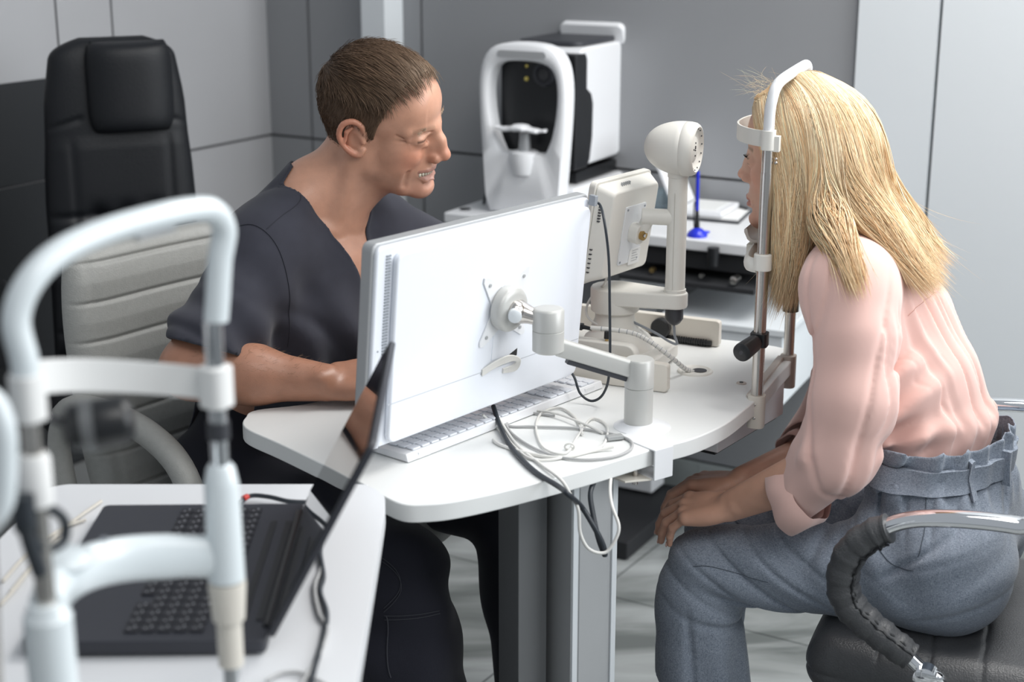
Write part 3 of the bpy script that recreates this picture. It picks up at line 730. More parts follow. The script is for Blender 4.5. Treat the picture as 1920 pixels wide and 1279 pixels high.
# cream guide rails front and back
def rail_plate(pxa, pxb, ptop, name):
    pass
ra0 = Pz(1347, 652, DZ) * V3(1, 1, 0); ra1 = ra0 - ax_ * 0.30
mb = MB(); rt = 0.048; hl = 0.30
mb.prism([ra0 - ax_ * hl / 2 + ax_ * a_ + ZZ * (DZ + rt / 2 + b_) for a_, b_ in rrect(hl, rt - 0.001, 0.006, 4)], ay_ * 0.016); obj('rear_rail_cover', mb, MT['beige_light'], tp, bevel=0.002)
mb = MB(); mb.tube([ra0 - ax_ * 0.012 - ay_ * 0.004 + ZZ * (DZ + 0.007), ra0 - ax_ * 0.14 - ay_ * 0.004 + ZZ * (DZ + 0.007)], 0.005, 10)
for k in range(22): mb.tube([ra0 - ax_ * (0.022 + k * 0.0045) - ay_ * 0.004 + ZZ * (DZ + 0.007), ra0 - ax_ * (0.0235 + k * 0.0045) - ay_ * 0.004 + ZZ * (DZ + 0.007)], 0.0066, 10)
obj('rack', mb, MT['black'], tp)
mb = MB(); mb.lathe(ra0 - ax_ * 0.105 - ay_ * 0.004 + ZZ * (DZ + 0.026), -ay_, [(0, 0.018), (0.010, 0.018), (0.012, 0.016)], 24); obj('rack_wheel', mb, MT['black'], tp)
fr0 = Pz(1250, 738, DZ) * V3(1, 1, 0)
mb = MB(); mb.prism([fr0 - ax_ * 0.11 + ax_ * a_ + ZZ * (DZ + rt / 2 + b_) for a_, b_ in rrect(0.22, rt - 0.001, 0.006, 4)], ay_ * 0.016); obj('front_rail_cover', mb, MT['beige_light'], tp, bevel=0.002)
# display on a side tube
ds = Pp(1168, 418, V3(CX, CY, 0) - ax_ * 0.085, ax_)
zt_ = zat(1270, 408)
mb = MB(); mb.tube([V3(CX, CY, zt_), V3(CX, CY, zt_) + unit(V3(-0.95, 0.05, 0.03)) * 0.058], 0.0135, 24); obj('side_tube', mb, MT['ivory'], tp)
# display panel: fitted to its four corners in the photograph
dn3 = unit(V3(0.80, -0.60, -0.16))                      # out of the back of the display
dsc = V3(CX, CY, zt_) + unit(V3(-0.95, 0.05, 0.03)) * 0.088
dr_ = unit(np.cross(ZZ, -dn3)); dr_ = unit(V3(0.60, 0.80, 0.0)); dr_ = unit(dr_ - dn3 * (dr_ @ dn3)); du_ = np.cross(dr_, dn3); du_ = du_ * (1 if du_[2] > 0 else -1)
def dsp(px, py, d=0.0):
    p = Pp(px, py, dsc + dn3 * d, dn3); return V3((p - dsc) @ dr_, (p - dsc) @ du_, d)
def D3(x, y, d): return dsc + dr_ * x + du_ * y + dn3 * d
co = [dsp(1103, 352, -0.02), dsp(1216, 312, -0.02), dsp(1196, 500, -0.02), dsp(1098, 528, -0.02)]
co2 = [dsp(1138, 372, 0.004), dsp(1222, 326, 0.004), dsp(1206, 490, 0.004), dsp(1112, 520, 0.004)]
xs_ = [c_[0] for c_ in co]; ys_ = [c_[1] for c_ in co]
dx0, dx1, dy0, dy1 = (xs_[0] + xs_[3]) / 2, (xs_[1] + xs_[2]) / 2, (ys_[2] + ys_[3]) / 2, (ys_[0] + ys_[1]) / 2
dw, dh = dx1 - dx0, dy1 - dy0; dcx, dcy = (dx0 + dx1) / 2, (dy0 + dy1) / 2
mb = MB(); mb.prism([D3(dcx + a_, dcy + b_, -0.030) for a_, b_ in rrect(dw, dh, 0.010, 4)], dn3 * 0.012, MT['ivory'])
db = obj('display_bezel', mb, None, tp, bevel=0.0015)
mb = MB(); lo_ = [D3(dcx + a_, dcy + b_, -0.018) for a_, b_ in rrect(dw * 0.97, dh * 0.97, 0.010, 4)]; hi_ = [D3(dcx + a_ + 0.004, dcy + b_, 0.008) for a_, b_ in rrect(dw * 0.80, dh * 0.84, 0.010, 4)]
n4 = len(lo_); mb.add(lo_ + hi_, [tuple(range(n4))[::-1], tuple(range(n4, 2 * n4))] + [(i, (i + 1) % n4, n4 + (i + 1) % n4, n4 + i) for i in range(n4)])
obj('display_housing', mb, MT['ivory'], tp, bevel=0.003)
mb = MB()
for i in range(6): mb.box(D3(dx0 + dw * 0.07, dcy + dh * (0.28 - 0.028 * i), -0.008), dr_ * 0.005, du_ * 0.0008, dn3 * 0.002)
for i in range(6): mb.box(D3(dx0 + dw * 0.05, dcy + dh * (-0.14 - 0.045 * i), -0.012), dr_ * 0.004, du_ * 0.0008, dn3 * 0.002)
obj('cooling_slot', mb, MT['dark'], tp)
mb = MB()
for k in range(5):
    mb.box(D3(dcx - dw * 0.16 + k * 0.0055, dy1 - dh * 0.055, -0.004), dr_ * 0.0005, du_ * 0.006, dn3 * 0.002); pass
obj('top_slot', mb, MT['silver'], tp)
mb = MB(); mb.prism([D3(dcx + 0.006 + a_, dcy - 0.006 + b_, 0.008) for a_, b_ in rrect(dw * 0.36, dh * 0.58, 0.003, 2)], dn3 * 0.0025, MT['white'])
for a_, b_ in ((-.15, .26), (.15, .26), (-.15, -.26), (.15, -.26)): mb.lathe(D3(dcx + 0.006 + dw * a_, dcy - 0.006 + dh * b_, 0.0105), dn3, [(0, 0.0022), (0.001, 0.002)], 10, MT['vent'])
obj('mounting_plate', mb, None, tp, bevel=0.0005)
jn = D3(dcx + 0.006, dcy - 0.002, 0.010)
mb = MB(); mb.prism([D3(dcx + 0.006 + a_, dcy - 0.002 + b_, 0.010) for a_, b_ in rrect(0.030, 0.034, 0.012, 5)], dn3 * 0.018, MT['ivory']); obj('tilt_bracket', mb, None, tp, bevel=0.002)
mb = MB(); mb.lathe(jn + dn3 * 0.018, unit(dn3 - dr_ * 0.2), [(0, 0.0085), (0.006, 0.0085), (0.0065, 0.0045), (0.0055, 0.0035)], 20, MT['brass']); mb.lathe(jn + dn3 * 0.022, dn3, [(0, 0.0035), (0.003, 0.003)], 12, MT['steel']); obj('tilt_screw', mb, None, tp)
mb = MB(); mb.tube([jn + dn3 * 0.012 + dr_ * 0.006, V3(CX, CY, zt_) + unit(V3(-0.95, 0.05, 0.03)) * 0.045], 0.011, 20); obj('joint_tube', mb, MT['ivory'], tp)
mb = MB(); mb.prism([D3(dcx + 0.006 + dw * 0.10 + a_, dcy - dh * 0.27 + b_, 0.0108) for a_, b_ in rrect(dw * 0.2, dh * 0.16, 0.001, 1)], dn3 * 0.0004, MT['paper'])
for k in range(5): mb.box(D3(dcx + 0.006 + dw * 0.10 - (k % 2) * 0.002, dcy - dh * (0.21 + 0.026 * k), 0.0114), dr_ * (0.009 - 0.002 * (k % 2)), du_ * 0.0006, dn3 * 0.0001, MT['silver'])
obj('rating_label', mb, None, tp)
mb = MB(); mb.box(D3(dcx - dw * 0.30, dcy - dh * 0.20, 0.0), dr_ * 0.005, du_ * 0.012, dn3 * 0.004); obj('display_socket', mb, MT['black'], tp)

# ================================================================ FOREGROUND CHIN REST (blurred, left)
RP = Py(405, 720, 1.28); LPp = Py(50, 720, 1.10)
rp, lp_ = V3(RP[0], RP[1], 0), V3(LPp[0], LPp[1], 0)
fd = unit(rp - lp_); fn_ = V3(-fd[1], fd[0], 0); fn_ = fn_ if fn_[0] < 0 else -fn_
def rz(px, py): return float(Py(px, py, rp[1])[2])
def lz(px, py): return float(Py(px, py, lp_[1])[2])
fg = thing('slit_lamp_stand', 'blurred white chin rest and headband frame standing in the left foreground', 'chin rest', V3(*((rp + lp_) / 2)[:2], 0.70))
mb = MB(); tr = 0.0092
topR, topL = rz(410, 560), lz(40, 560)
ar = [lp_ + ZZ * (lz(45, 745)), lp_ + ZZ * lz(30, 640), lp_ + ZZ * lz(45, 560) + fd * 0.005]
A_ = lambda px, py, t: (lambda Y: Py(px, py, Y))(lp_[1] + (rp[1] - lp_[1]) * t)
ar = [lp_ + ZZ * lz(50, 760), lp_ + ZZ * lz(50, 680), A_(30, 600, 0.0), A_(55, 530, 0.05), A_(110, 475, 0.18), A_(190, 437, 0.38), A_(290, 407, 0.62), A_(360, 393, 0.82), A_(400, 396, 0.93), A_(420, 430, 1.0), A_(412, 490, 1.0), A_(408, 560, 1.0), A_(405, 600, 1.0)]
mb.tube(spline(ar, 6), 0.0105, 16); obj('top_arch', mb, MT['blue_white'], fg)
mb = MB(); mb.box(A_(290, 432, 0.62) , fd * 0.022, fn_ * 0.003, ZZ * 0.005); obj('arch_hook', mb, MT['silver'], fg, bevel=0.002)
zb_r, zb_l = rz(405, 800), lz(50, 850)
mb = MB(); mb.tube([rp + ZZ * (rz(405, 605)), rp + ZZ * 0.60], 0.0082, 18); obj('post', mb, MT['chrome'], fg)
mb = MB(); mb.tube([lp_ + ZZ * (lz(50, 700)), lp_ + ZZ * 0.60], 0.0075, 18); obj('post', mb, MT['steel'], fg)
# headband
mb = MB(); vs = []; fs = []; n_b = 29
zl, zr = lz(60, 742), rz(405, 722); hs_ = float(np.linalg.norm(rp - lp_))
for i in range(n_b):
    t = i / (n_b - 1); k_ = 1 - (2 * t - 1) ** 2
    p = lp_ + fd * hs_ * t + fn_ * 0.075 * k_ ** 0.8 + ZZ * (zl + (zr - zl) * t)
    hh = 0.0145
    for a_, b_ in ((0, -hh), (0, hh), (0.004, hh), (0.004, -hh)): vs.append(p + fn_ * a_ + ZZ * b_)
for i in range(n_b - 1):
    for k in range(4): fs.append((i * 4 + k, i * 4 + (k + 1) % 4, i * 4 + 4 + (k + 1) % 4, i * 4 + 4 + k))
L4 = (n_b - 1) * 4; fs += [(0, 3, 2, 1), (L4, L4 + 1, L4 + 2, L4 + 3)]
mb.add(vs, fs); obj('forehead_band', mb, MT['paper'], fg, bevel=0.001)
mb = MB(); mb.prism([rp + fd * x_ + fn_ * y_ + ZZ * (zr - 0.019) for x_, y_ in rrect(0.026, 0.026, 0.009, 4)], ZZ * 0.036); obj('band_clip', mb, MT['paper'], fg, bevel=0.0015)
mb = MB(); mb.prism([lp_ + fd * x_ + fn_ * y_ + ZZ * (zl - 0.019) for x_, y_ in rrect(0.024, 0.024, 0.009, 4)], ZZ * 0.036); obj('band_clip', mb, MT['paper'], fg, bevel=0.0015)
# chin-rest bridge
yb_r0, yb_r1 = rz(405, 1085), rz(405, 870)
mb = MB(); mb.lathe(rp, ZZ, [(yb_r0, 0.0165), (yb_r1 - 0.02, 0.0155), (yb_r1 - 0.004, 0.0125), (yb_r1, 0.010)], 28); obj('bridge_sleeve', mb, MT['blue_white'], fg)
mb = MB(); mb.lathe(lp_, ZZ, [(lz(45, 1279) - 0.05, 0.019), (lz(45, 1155), 0.019), (lz(45, 1150), 0.017), (lz(45, 1130), 0.014)], 28); obj('bridge_sleeve', mb, MT['blue_white'], fg)
mb = MB(); vs = []
zr0 = (rz(405, 1045)); zl0 = lz(45, 1160)
path = []
for t in np.linspace(0, 1, 17):
    path.append(lp_ + fd * hs_ * t + fn_ * (0.055 * math.sin(math.pi * t) ** 0.9) + ZZ * (zl0 + (zr0 - zl0) * t + 0.006 * math.sin(math.pi * t)))
mb.tube(path, [0.019] * 3 + [0.0165] * 11 + [0.0155] * 3, 16, up=(0, 0, 1), flat=(1.25, 0.8)); obj('chin_bridge', mb, MT['blue_white'], fg)
mb = MB(); mb.ball(path[5] + ZZ * 0.018, (0.024, 0.024, 0.010)); obj('chin_cup', mb, MT['blue_white'], fg)
mb = MB()
for i_ in (4, 9): mb.lathe(path[i_] + ZZ * 0.0185, ZZ, [(0, 0.004), (0.004, 0.003)], 12)
obj('paper_pin', mb, MT['vent'], fg)
mb = MB(); mb.lathe(rp, ZZ, [(rz(405, 1160), 0.0145), (rz(405, 1095), 0.0170), (rz(405, 1088), 0.0165)], 24, MT['beige_light']); mb.lathe(rp, ZZ, [(rz(405, 1245), 0.0115), (rz(405, 1160), 0.0115)], 24, MT['beige_light']); obj('lower_collar', mb, None, fg)
mb = MB(); mb.lathe(lp_, ZZ, [(lz(45, 945), 0.0125), (lz(45, 930), 0.0125), (lz(45, 860), 0.0125), (lz(45, 850), 0.010)], 24); obj('left_collar', mb, MT['paper'], fg)
mb = MB(); mb.lathe(rp, ZZ, [(rz(405, 822), 0.0098), (rz(405, 790), 0.0098)], 24); obj('height_mark_sleeve', mb, MT['dark'], fg)
# the stand continues to its own table below the frame
mb = MB(); mb.box((rp + lp_) / 2 + ZZ * 0.625, fd * 0.14, fn_ * 0.012, ZZ * 0.022); obj('base_bar', mb, MT['beige'], fg, bevel=0.002)
# fixation lamp
flp = Py(185, 800, 1.16)
mb = MB(); mb.lathe(flp - V3(0.026, 0.005, 0), unit(V3(0.95, 0.2, 0.08)), [(0, 0.010), (0.005, 0.018), (0.022, 0.020), (0.046, 0.0195), (0.052, 0.015), (0.054, 0.010)], 28, MT['black'])
mb.lathe(flp - V3(0.012, 0.0035, -0.001), unit(V3(0.95, 0.2, 0.08)), [(0, 0.0203), (0.010, 0.0205)], 28, MT['alu_dark'])
fl_ = obj('fixation_lamp', mb, None, fg)
mb = MB(); mb.tube(spline([flp + V3(-0.02, 0, 0), flp + V3(-0.05, -0.01, 0.015), V3(lp_[0], lp_[1], flp[2] + 0.02)], 6), 0.003, 8); obj('lamp_stalk', mb, MT['dark'], fg)
# strap and loose cord at the left post
mb = MB(); mb.tube(spline([Py(45, 940, 1.09), Py(85, 950, 1.10), Py(120, 975, 1.12), Py(118, 1015, 1.12), Py(85, 1030, 1.10), Py(62, 1010, 1.09)], 6), 0.0042, 10)
mb.tube(spline([Py(42, 930, 1.08), Py(50, 1000, 1.08), Py(75, 1075, 1.09)], 6), [0.009] * 6 + [0.006] * 7, 10); obj('lamp_cord', mb, MT['cable_black'], fg)
mb = MB(); mb.tube(spline([Py(-60, 770, 1.02), Py(-20, 750, 1.02), Py(4, 800, 1.02), Py(8, 860, 1.02), Py(2, 940, 1.02), Py(-30, 985, 1.02)], 6), 0.0095, 12); obj('side_handle', mb, MT['blue_white'], fg)
mb = MB(); mb.tube([Py(-30, 985, 1.02), V3(-0.40, 1.05, 0.70), (lp_ + ZZ * 0.64)], 0.008, 10); obj('handle_arm', mb, MT['steel'], fg)
it = thing('instrument_table', 'white instrument table under the foreground chin rest, below the frame', 'table', V3(-0.38, 1.04, 0))
mb = MB(); ctb = (rp + lp_) / 2 + fn_ * -0.17
mb.prism([ctb + fd * a_ + fn_ * b_ + ZZ * 0.575 for a_, b_ in rrect(0.42, 0.36, 0.05, 5)], ZZ * 0.025); obj('table_top', mb, MT['laminate'], it, bevel=0.003)
mb = MB(); mb.lathe(V3(ctb[0], ctb[1], 0), ZZ, [(0.02, 0.04), (0.575, 0.04)], 24); obj('table_column', mb, MT['silver'], it)
mb = MB(); mb.lathe(V3(ctb[0], ctb[1], 0), ZZ, [(0, 0.2), (0.02, 0.18)], 32); obj('table_base', mb, MT['dark'], it)

# ================================================================ REAR TABLE
BZ = 0.77
bl_, br_ = V3(*Pz(832, 398, BZ)[:2], 0), V3(*Pz(1471, 468, BZ)[:2], 0)
bdl = float(np.linalg.norm(br_ - bl_)); bux = unit(br_ - bl_); buy = V3(-bux[1], bux[0], 0)
rt_ = thing('rear_instrument_table', 'white table against the grey wall behind the desk, carrying the eye-test machine and papers', 'table', (bl_ + br_) / 2 + buy * 0.17)
mb = MB(); mb.prism([bl_ + ZZ * (BZ - 0.026), br_ + ZZ * (BZ - 0.026), br_ + buy * 0.345 + ZZ * (BZ - 0.026), bl_ + buy * 0.345 + ZZ * (BZ - 0.026)], ZZ * 0.026); obj('table_top', mb, MT['laminate_cool'], rt_, bevel=0.004)
rc_ = br_ - bux * 0.22
mb = MB(); mb.box(rc_ + buy * 0.14 + ZZ * 0.720, bux * 0.15, buy * 0.12, ZZ * 0.022); obj('slide_mechanism', mb, MT['black_matte'], rt_, bevel=0.003)
mb = MB(); mb.box(rc_ + buy * 0.11 + ZZ * 0.672, bux * 0.165, buy * 0.14, ZZ * 0.006); obj('lower_tray', mb, MT['black_matte'], rt_, bevel=0.002)
mb = MB(); kk = Pp(1337, 485, br_ - buy * 0.012, buy); mb.lathe(V3(kk[0], kk[1], BZ - 0.052), ZZ, [(0, 0.012), (0.018, 0.013), (0.021, 0.0135), (0.042, 0.0135)], 20); obj('lock_knob', mb, MT['black'], rt_)
mb = MB(); mb.lathe(rc_ + buy * 0.00 + bux * 0.115 + ZZ * 0.694, -buy, [(0, 0.008), (0.03, 0.009), (0.032, 0.005)], 14, MT['steel']); mb.lathe(rc_ + buy * 0.0 - bux * 0.09 + ZZ * 0.690, -buy, [(0, 0.007), (0.012, 0.006)], 14, MT['brass']); mb.lathe(rc_ + bux * 0.03 + ZZ * 0.690, -buy, [(0, 0.006), (0.01, 0.005)], 14, MT['steel']); obj('stop_bolt', mb, None, rt_)
mb = MB(); mb.box(bl_ + bux * (bdl * 0.5) + buy * 0.24 + ZZ * 0.40, bux * 0.05, buy * 0.04, ZZ * 0.345); obj('table_column', mb, MT['white'], rt_, bevel=0.003)
mb = MB(); mb.box(bl_ + bux * (bdl * 0.5) + buy * 0.10 + ZZ * 0.025, bux * 0.12, buy * 0.20, ZZ * 0.022); obj('foot_plate', mb, MT['black_matte'], rt_, bevel=0.004)
# low white cabinet between desk and rear table
cw = thing('low_cabinet', 'low pale cabinet behind the right end of the desk, under the rear table', 'cabinet', V3(0.35, 3.1, 0))
cz = 0.60; cl_, cr_ = V3(*Pz(1284, 600, cz)[:2], 0), V3(*Pz(1473, 622, cz)[:2], 0)
cu = unit(cr_ - cl_); cv = V3(-cu[1], cu[0], 0); wl_ = 0.30
wd_ = float((C0 - cr_) @ VW) - 0.002; hd2 = wd_ / 2          # reaches back to the wall it hangs on
mb = MB(); mb.box(cr_ - cu * wl_ / 2 + cv * hd2 + ZZ * (cz - 0.008), cu * wl_ / 2, cv * (hd2 - 0.004), ZZ * 0.008); obj('cabinet_top', mb, MT['pale_panel'], cw, bevel=0.002)
mb = MB(); mb.box(cr_ - cu * (wl_ / 2 + .004) + cv * (hd2 + 0.001) + ZZ * (cz - 0.10), cu * (wl_ / 2 - 0.004), cv * (hd2 - 0.008), ZZ * 0.083); obj('cabinet_drawer', mb, MT['pale_panel'], cw, bevel=0.002)

# ---- autorefractor
gx, gy, gz = bux, buy, ZZ
G0 = V3(*Pz(977, 404, BZ)[:2], BZ)
am = thing('autorefractor', 'white and black eye-testing machine with a rounded chin-rest frame, on the rear table', 'machine', G0 + gy * 0.15)
def A3(x, y, z): return G0 + gx * x + gy * y + gz * z
outer = spline([V3(x_, 0, z_) for x_, z_ in ((-0.098, 0.002), (-0.105, 0.08), (-0.112, 0.17), (-0.117, 0.25), (-0.117, 0.32), (-0.104, 0.375), (-0.070, 0.405), (0.0, 0.413), (0.070, 0.405), (0.104, 0.375), (0.117, 0.32), (0.117, 0.25), (0.112, 0.17), (0.105, 0.08), (0.098, 0.002))], 4)
inner = spline([V3(x_, 0, z_) for x_, z_ in ((-0.060, 0.150), (-0.078, 0.19), (-0.090, 0.25), (-0.092, 0.31), (-0.080, 0.350), (-0.050, 0.366), (0.0, 0.370), (0.050, 0.366), (0.080, 0.350), (0.092, 0.31), (0.090, 0.25), (0.078, 0.19), (0.060, 0.150))], 4)
# resample both loops by angle about a centre so they bridge cleanly
ctr = V3(0, 0, 0.25)
def ring_at(loop, n=64):
    L = [p - ctr for p in loop] ; out = []
    an = [math.atan2(p[2], p[0]) for p in L]
    for k in range(n):
        a_ = -math.pi + 2 * math.pi * (k + .5) / n; dv = V3(math.cos(a_), 0, math.sin(a_)); best = None
        for i in range(len(L)):
            p, q_ = L[i], L[(i + 1) % len(L)]; e = q_ - p; den = dv[0] * e[2] - dv[2] * e[0]
            if abs(den) < 1e-12: continue
            t = (p[0] * e[2] - p[2] * e[0]) / den; s_ = (p[0] * dv[2] - p[2] * dv[0]) / den
            if t > 0 and -1e-9 <= s_ <= 1 + 1e-9: best = t if best is None else max(best, t)
        out.append(ctr + dv * best)
    return out
ro, ri = ring_at(outer), ring_at(inner)
vs = []; layers = []
for off_o, off_i, y_ in ((0.0, 0.0, 0.004), (0.004, -0.004, 0.0), (0.006, -0.006, 0)): pass
rings = []
for (src_, sh, y_) in ((ro, 0.0, 0.045), (ro, 0.0, 0.008), (ro, -0.006, 0.0), (ri, 0.006, 0.0), (ri, 0.0, 0.008), (ri, 0.0, 0.045)):
    rings.append([A3(*(p + unit(p - ctr) * sh + V3(0, y_, 0))) for p in src_])
mb = MB(); n6 = 64; vs = [p for r_ in rings for p in r_]; fs = []
for a_ in range(6):
    b_ = (a_ + 1) % 6
    for k in range(n6): fs.append((a_ * n6 + k, a_ * n6 + (k + 1) % n6, b_ * n6 + (k + 1) % n6, b_ * n6 + k))
mb.add(vs, fs); obj('chin_rest_frame', mb, MT['white'], am, smooth=60)
mb = MB(); mb.prism([A3(a_, -0.0015, 0.389 + b_ - 0.9 * a_ * a_) for a_, b_ in rrect(0.13, 0.016, 0.0075, 5)], gy * 0.003); obj('forehead_pad', mb, MT['silver'], am)
mb = MB(); mb.lathe(A3(0.0, 0.018, 0.10), gz, [(0, 0.03), (0.035, 0.038), (0.052, 0.036), (0.056, 0.028)], 28, MT['white']); mb.lathe(A3(0, 0.018, 0.15), gz, [(0, 0.016), (0.05, 0.012)], 20, MT['silver']); obj('chin_post', mb, None, am)
mb = MB(); mb.tube(spline([A3(-0.066, 0.0, 0.212), A3(-0.04, -0.002, 0.208), A3(0.0, -0.004, 0.214), A3(0.04, -0.002, 0.208), A3(0.066, 0.0, 0.210)], 6), [0.008] * 5 + [0.012] * 5 + [0.017] * 5 + [0.012] * 5 + [0.008] * 5, 14, up=(0, 0, 1), flat=(0.55, 1.5)); obj('chin_cup', mb, MT['white'], am)
# body
mb = MB(); bx0, bx1, by0, by1 = -0.088, 0.112, 0.085, 0.335
mb.prism([A3((bx0 + bx1) / 2 + 0, (by0 + by1) / 2 + a_, 0.252 + b_) for a_, b_ in rrect(by1 - by0, 0.295, 0.045, 6)], gx * (bx1 - bx0) / 2, MT['white'])
mb = MB()
prof_ = [( (by0 + by1) / 2 + a_, 0.255 + b_) for a_, b_ in rrect(by1 - by0, 0.285, 0.035, 6)]
mb.prism([A3(bx0, a_, b_) for a_, b_ in prof_], gx * (bx1 - bx0), MT['white']); obj('machine_body', mb, None, am, bevel=0.008, bseg=3)
mb = MB(); mb.prism([A3(0.012 + a_, 0.22 + b_, 0.398) for a_, b_ in rrect(0.175, 0.22, 0.03, 5)], gz * 0.012); obj('top_lid', mb, MT['dark'], am, bevel=0.004)
mb = MB(); sh = [(0.062, 0.385), (0.115, 0.385), (0.125, 0.37), (0.125, 0.30), (0.150, 0.285), (0.160, 0.26), (0.158, 0.18), (0.145, 0.125), (0.130, 0.108), (0.062, 0.108)]
mb.prism([A3(bx0 - 0.002, a_, b_) for a_, b_ in sh], gx * (bx1 - bx0 + 0.004)); obj('front_shroud', mb, MT['black'], am, bevel=0.004)
mb = MB(); lc_ = A3(0.030, 0.061, 0.335)
mb.lathe(lc_, -gy, [(0, 0.030), (0.006, 0.028), (0.008, 0.020), (0.002, 0.018), (0.002, 0.001)], 32, MT['dark']); mb.lathe(A3(0.030, 0.058, 0.335), -gy, [(0, 0.014), (0.001, 0.014)], 24, MT['screen']); obj('measuring_lens', mb, None, am)
mb = MB(); mb.ball(A3(-0.018, 0.060, 0.322), 0.006, n=10); mb.ball(A3(-0.018, 0.060, 0.352), 0.004, n=10); obj('fixation_light', mb, mat('amber_glass', (0.6, 0.5, 0.12), 0.1), am)
mb = MB(); mb.box(A3(0.03, 0.22, 0.085), gx * 0.075, gy * 0.13, gz * 0.014); obj('stage', mb, MT['black'], am, bevel=0.003)
mb = MB(); mb.box(A3(0.03, 0.19, 0.036), gx * 0.095, gy * 0.145, gz * 0.034); obj('machine_base', mb, MT['white'], am, bevel=0.01, bseg=3)
# operator display
oc = A3(0.034, 0.322, 0.432); on = unit(gy * 0.93 + gz * 0.36); ou = gx; ow = np.cross(on, ou); ow = ow if ow[2] < 0 else -ow
mb = MB(); mb.prism([oc + ou * a_ + ow * (b_ + 0.05) for a_, b_ in rrect(0.178, 0.125, 0.018, 5)], -on * 0.020); od = obj('operator_display', mb, MT['white'], am, bevel=0.005, bseg=3)
mb = MB(); mb.box(oc + ow * 0.05 + on * 0.001, ou * 0.078, ow * 0.052, on * 0.0008); obj('display_glass', mb, MT['screen'], od)
mb = MB(); mb.tube(spline([A3(-0.115, 0.12, 0.075), A3(-0.128, 0.09, 0.08), A3(-0.135, 0.07, 0.04), A3(-0.138, 0.06, 0.004)], 6), 0.004, 8); obj('power_lead', mb, MT['cable_black'], am)
mb = MB(); mb.lathe(V3(*Pz(872, 393, BZ)[:2], BZ), ZZ, [(0, 0.014), (0.003, 0.013)], 16); tag(obj('cable_outlet', mb, MT['black'], None), 'small black cable outlet at the left end of the rear table', 'outlet')

# ---- white laptop on the rear table, clipboard, acrylic holder, blue pen
h0, h1 = Pz(1268, 402, BZ + 0.012), Pz(1345, 362, BZ + 0.012)
d0_, d1_ = float((C0 - h0) @ VW), float((C0 - h1) @ VW); h1 = h0 + (h1 - h0) * (d0_ - 0.035) / (d0_ - d1_)
hh_ = unit(V3(*(h1 - h0)[:2], 0)); hl_ = 0.22; ho = unit(V3(hh_[1], -hh_[0], 0)); hm = V3(*((h0 + h1) / 2)[:2], 0)
hl_ = float(np.linalg.norm((h1 - h0)[:2]))
wl = thing('white_laptop', 'open white laptop on the rear table behind the round instrument head', 'laptop', hm + ho * 0.08 + ZZ * BZ)
mb = MB(); mb.box(hm + ho * 0.058 + ZZ * (BZ + 0.0205), hh_ * hl_ / 2, ho * 0.055, ZZ * 0.007); obj('laptop_base', mb, MT['white'], wl, bevel=0.003)
sv = unit(-ho * 0.42 + ZZ * 0.9); sn = np.cross(hh_, sv)
mb = MB(); mb.box(hm + ZZ * (BZ + 0.024) - ho * 0.004 + sv * 0.088, hh_ * hl_ / 2, sv * 0.088, sn * 0.005); wlid = obj('laptop_lid', mb, MT['white'], wl, bevel=0.003)
mb = MB(); mb.box(hm + ZZ * (BZ + 0.028) + ho * 0.06, hh_ * hl_ * 0.42, ho * 0.035, ZZ * 0.0008); obj('key_field', mb, MT['laminate'], wl)
cbp = Pz(1345, 398, BZ)
p4 = [Pz(1240, 405, BZ + 0.004), Pz(1385, 418, BZ + 0.004), Pz(1408, 397, BZ + 0.004), Pz(1335, 394, BZ + 0.004)]
mb = MB(); mb.prism([V3(*p[:2], BZ + 0.0003) for p in p4], ZZ * 0.006, MT['dark']); tag(obj('clipboard', mb, None, None, bevel=0.001), 'dark-edged clipboard lying on the rear table by the blue pen', 'clipboard')
mb = MB(); cpp = sum(p4) / 4; mb.prism([V3(*(cpp + (p - cpp) * 0.94)[:2], BZ + 0.0066) for p in p4], ZZ * 0.005); tag(obj('paper_stack', mb, MT['paper'], None), 'white sheets of paper lying on the dark clipboard', 'papers')
mb = MB(); mb.tube([Pz(1378, 385, BZ + 0.015), Pz(1402, 392, BZ + 0.015)], 0.003, 8); tag(obj('pen', mb, MT['black'], None), 'short black pen lying on the papers near the woman\'s face', 'pen')
p5 = [Pz(1205, 432, BZ), Pz(1345, 440, BZ), Pz(1400, 428, BZ), Pz(1385, 418, BZ), Pz(1240, 408, BZ)]
mb = MB(); ah0 = Pz(1232, 392, BZ)
for (a_, b_, hx_, hy_) in ((0, -.02, .022, .0015), (0, .02, .022, .0015), (-.022, 0, .0015, .02), (.022, 0, .0015, .02)): mb.box(V3(*ah0[:2], BZ + 0.026) + bux * a_ + buy * b_, bux * hx_, buy * hy_, ZZ * 0.026)
mb.box(V3(*ah0[:2], BZ + 0.002), bux * 0.022, buy * 0.02, ZZ * 0.0015)
tag(obj('acrylic_holder', mb, MT['glass'], None), 'small clear acrylic box on the rear table beside the instrument display', 'holder')
bp0 = V3(*Pz(1307, 443, BZ)[:2], BZ)
bpn = thing('desk_pen', 'blue pen standing upright in its domed blue base on the rear table', 'pen', bp0)
mb = MB(); mb.lathe(bp0, ZZ, [(0, 0.023), (0.004, 0.0235), (0.010, 0.020), (0.017, 0.012), (0.020, 0.006), (0.0205, 0.001)], 28, MT['blue']); mb.tube([bp0 + V3(0.015, 0, 0.008), bp0 + V3(0.029, 0, 0.010)], [0.006, 0.002], 10, MT['blue']); obj('pen_base', mb, None, bpn)
mb = MB(); mb.tube([bp0 + ZZ * 0.018, bp0 + V3(-0.002, 0, 0.06)], [0.006, 0.004], 10, MT['black']); mb.tube([bp0 + V3(-0.002, 0, 0.06), bp0 + V3(-0.003, 0, 0.15)], 0.0042, 12, MT['blue']); obj('pen_barrel', mb, None, bpn)
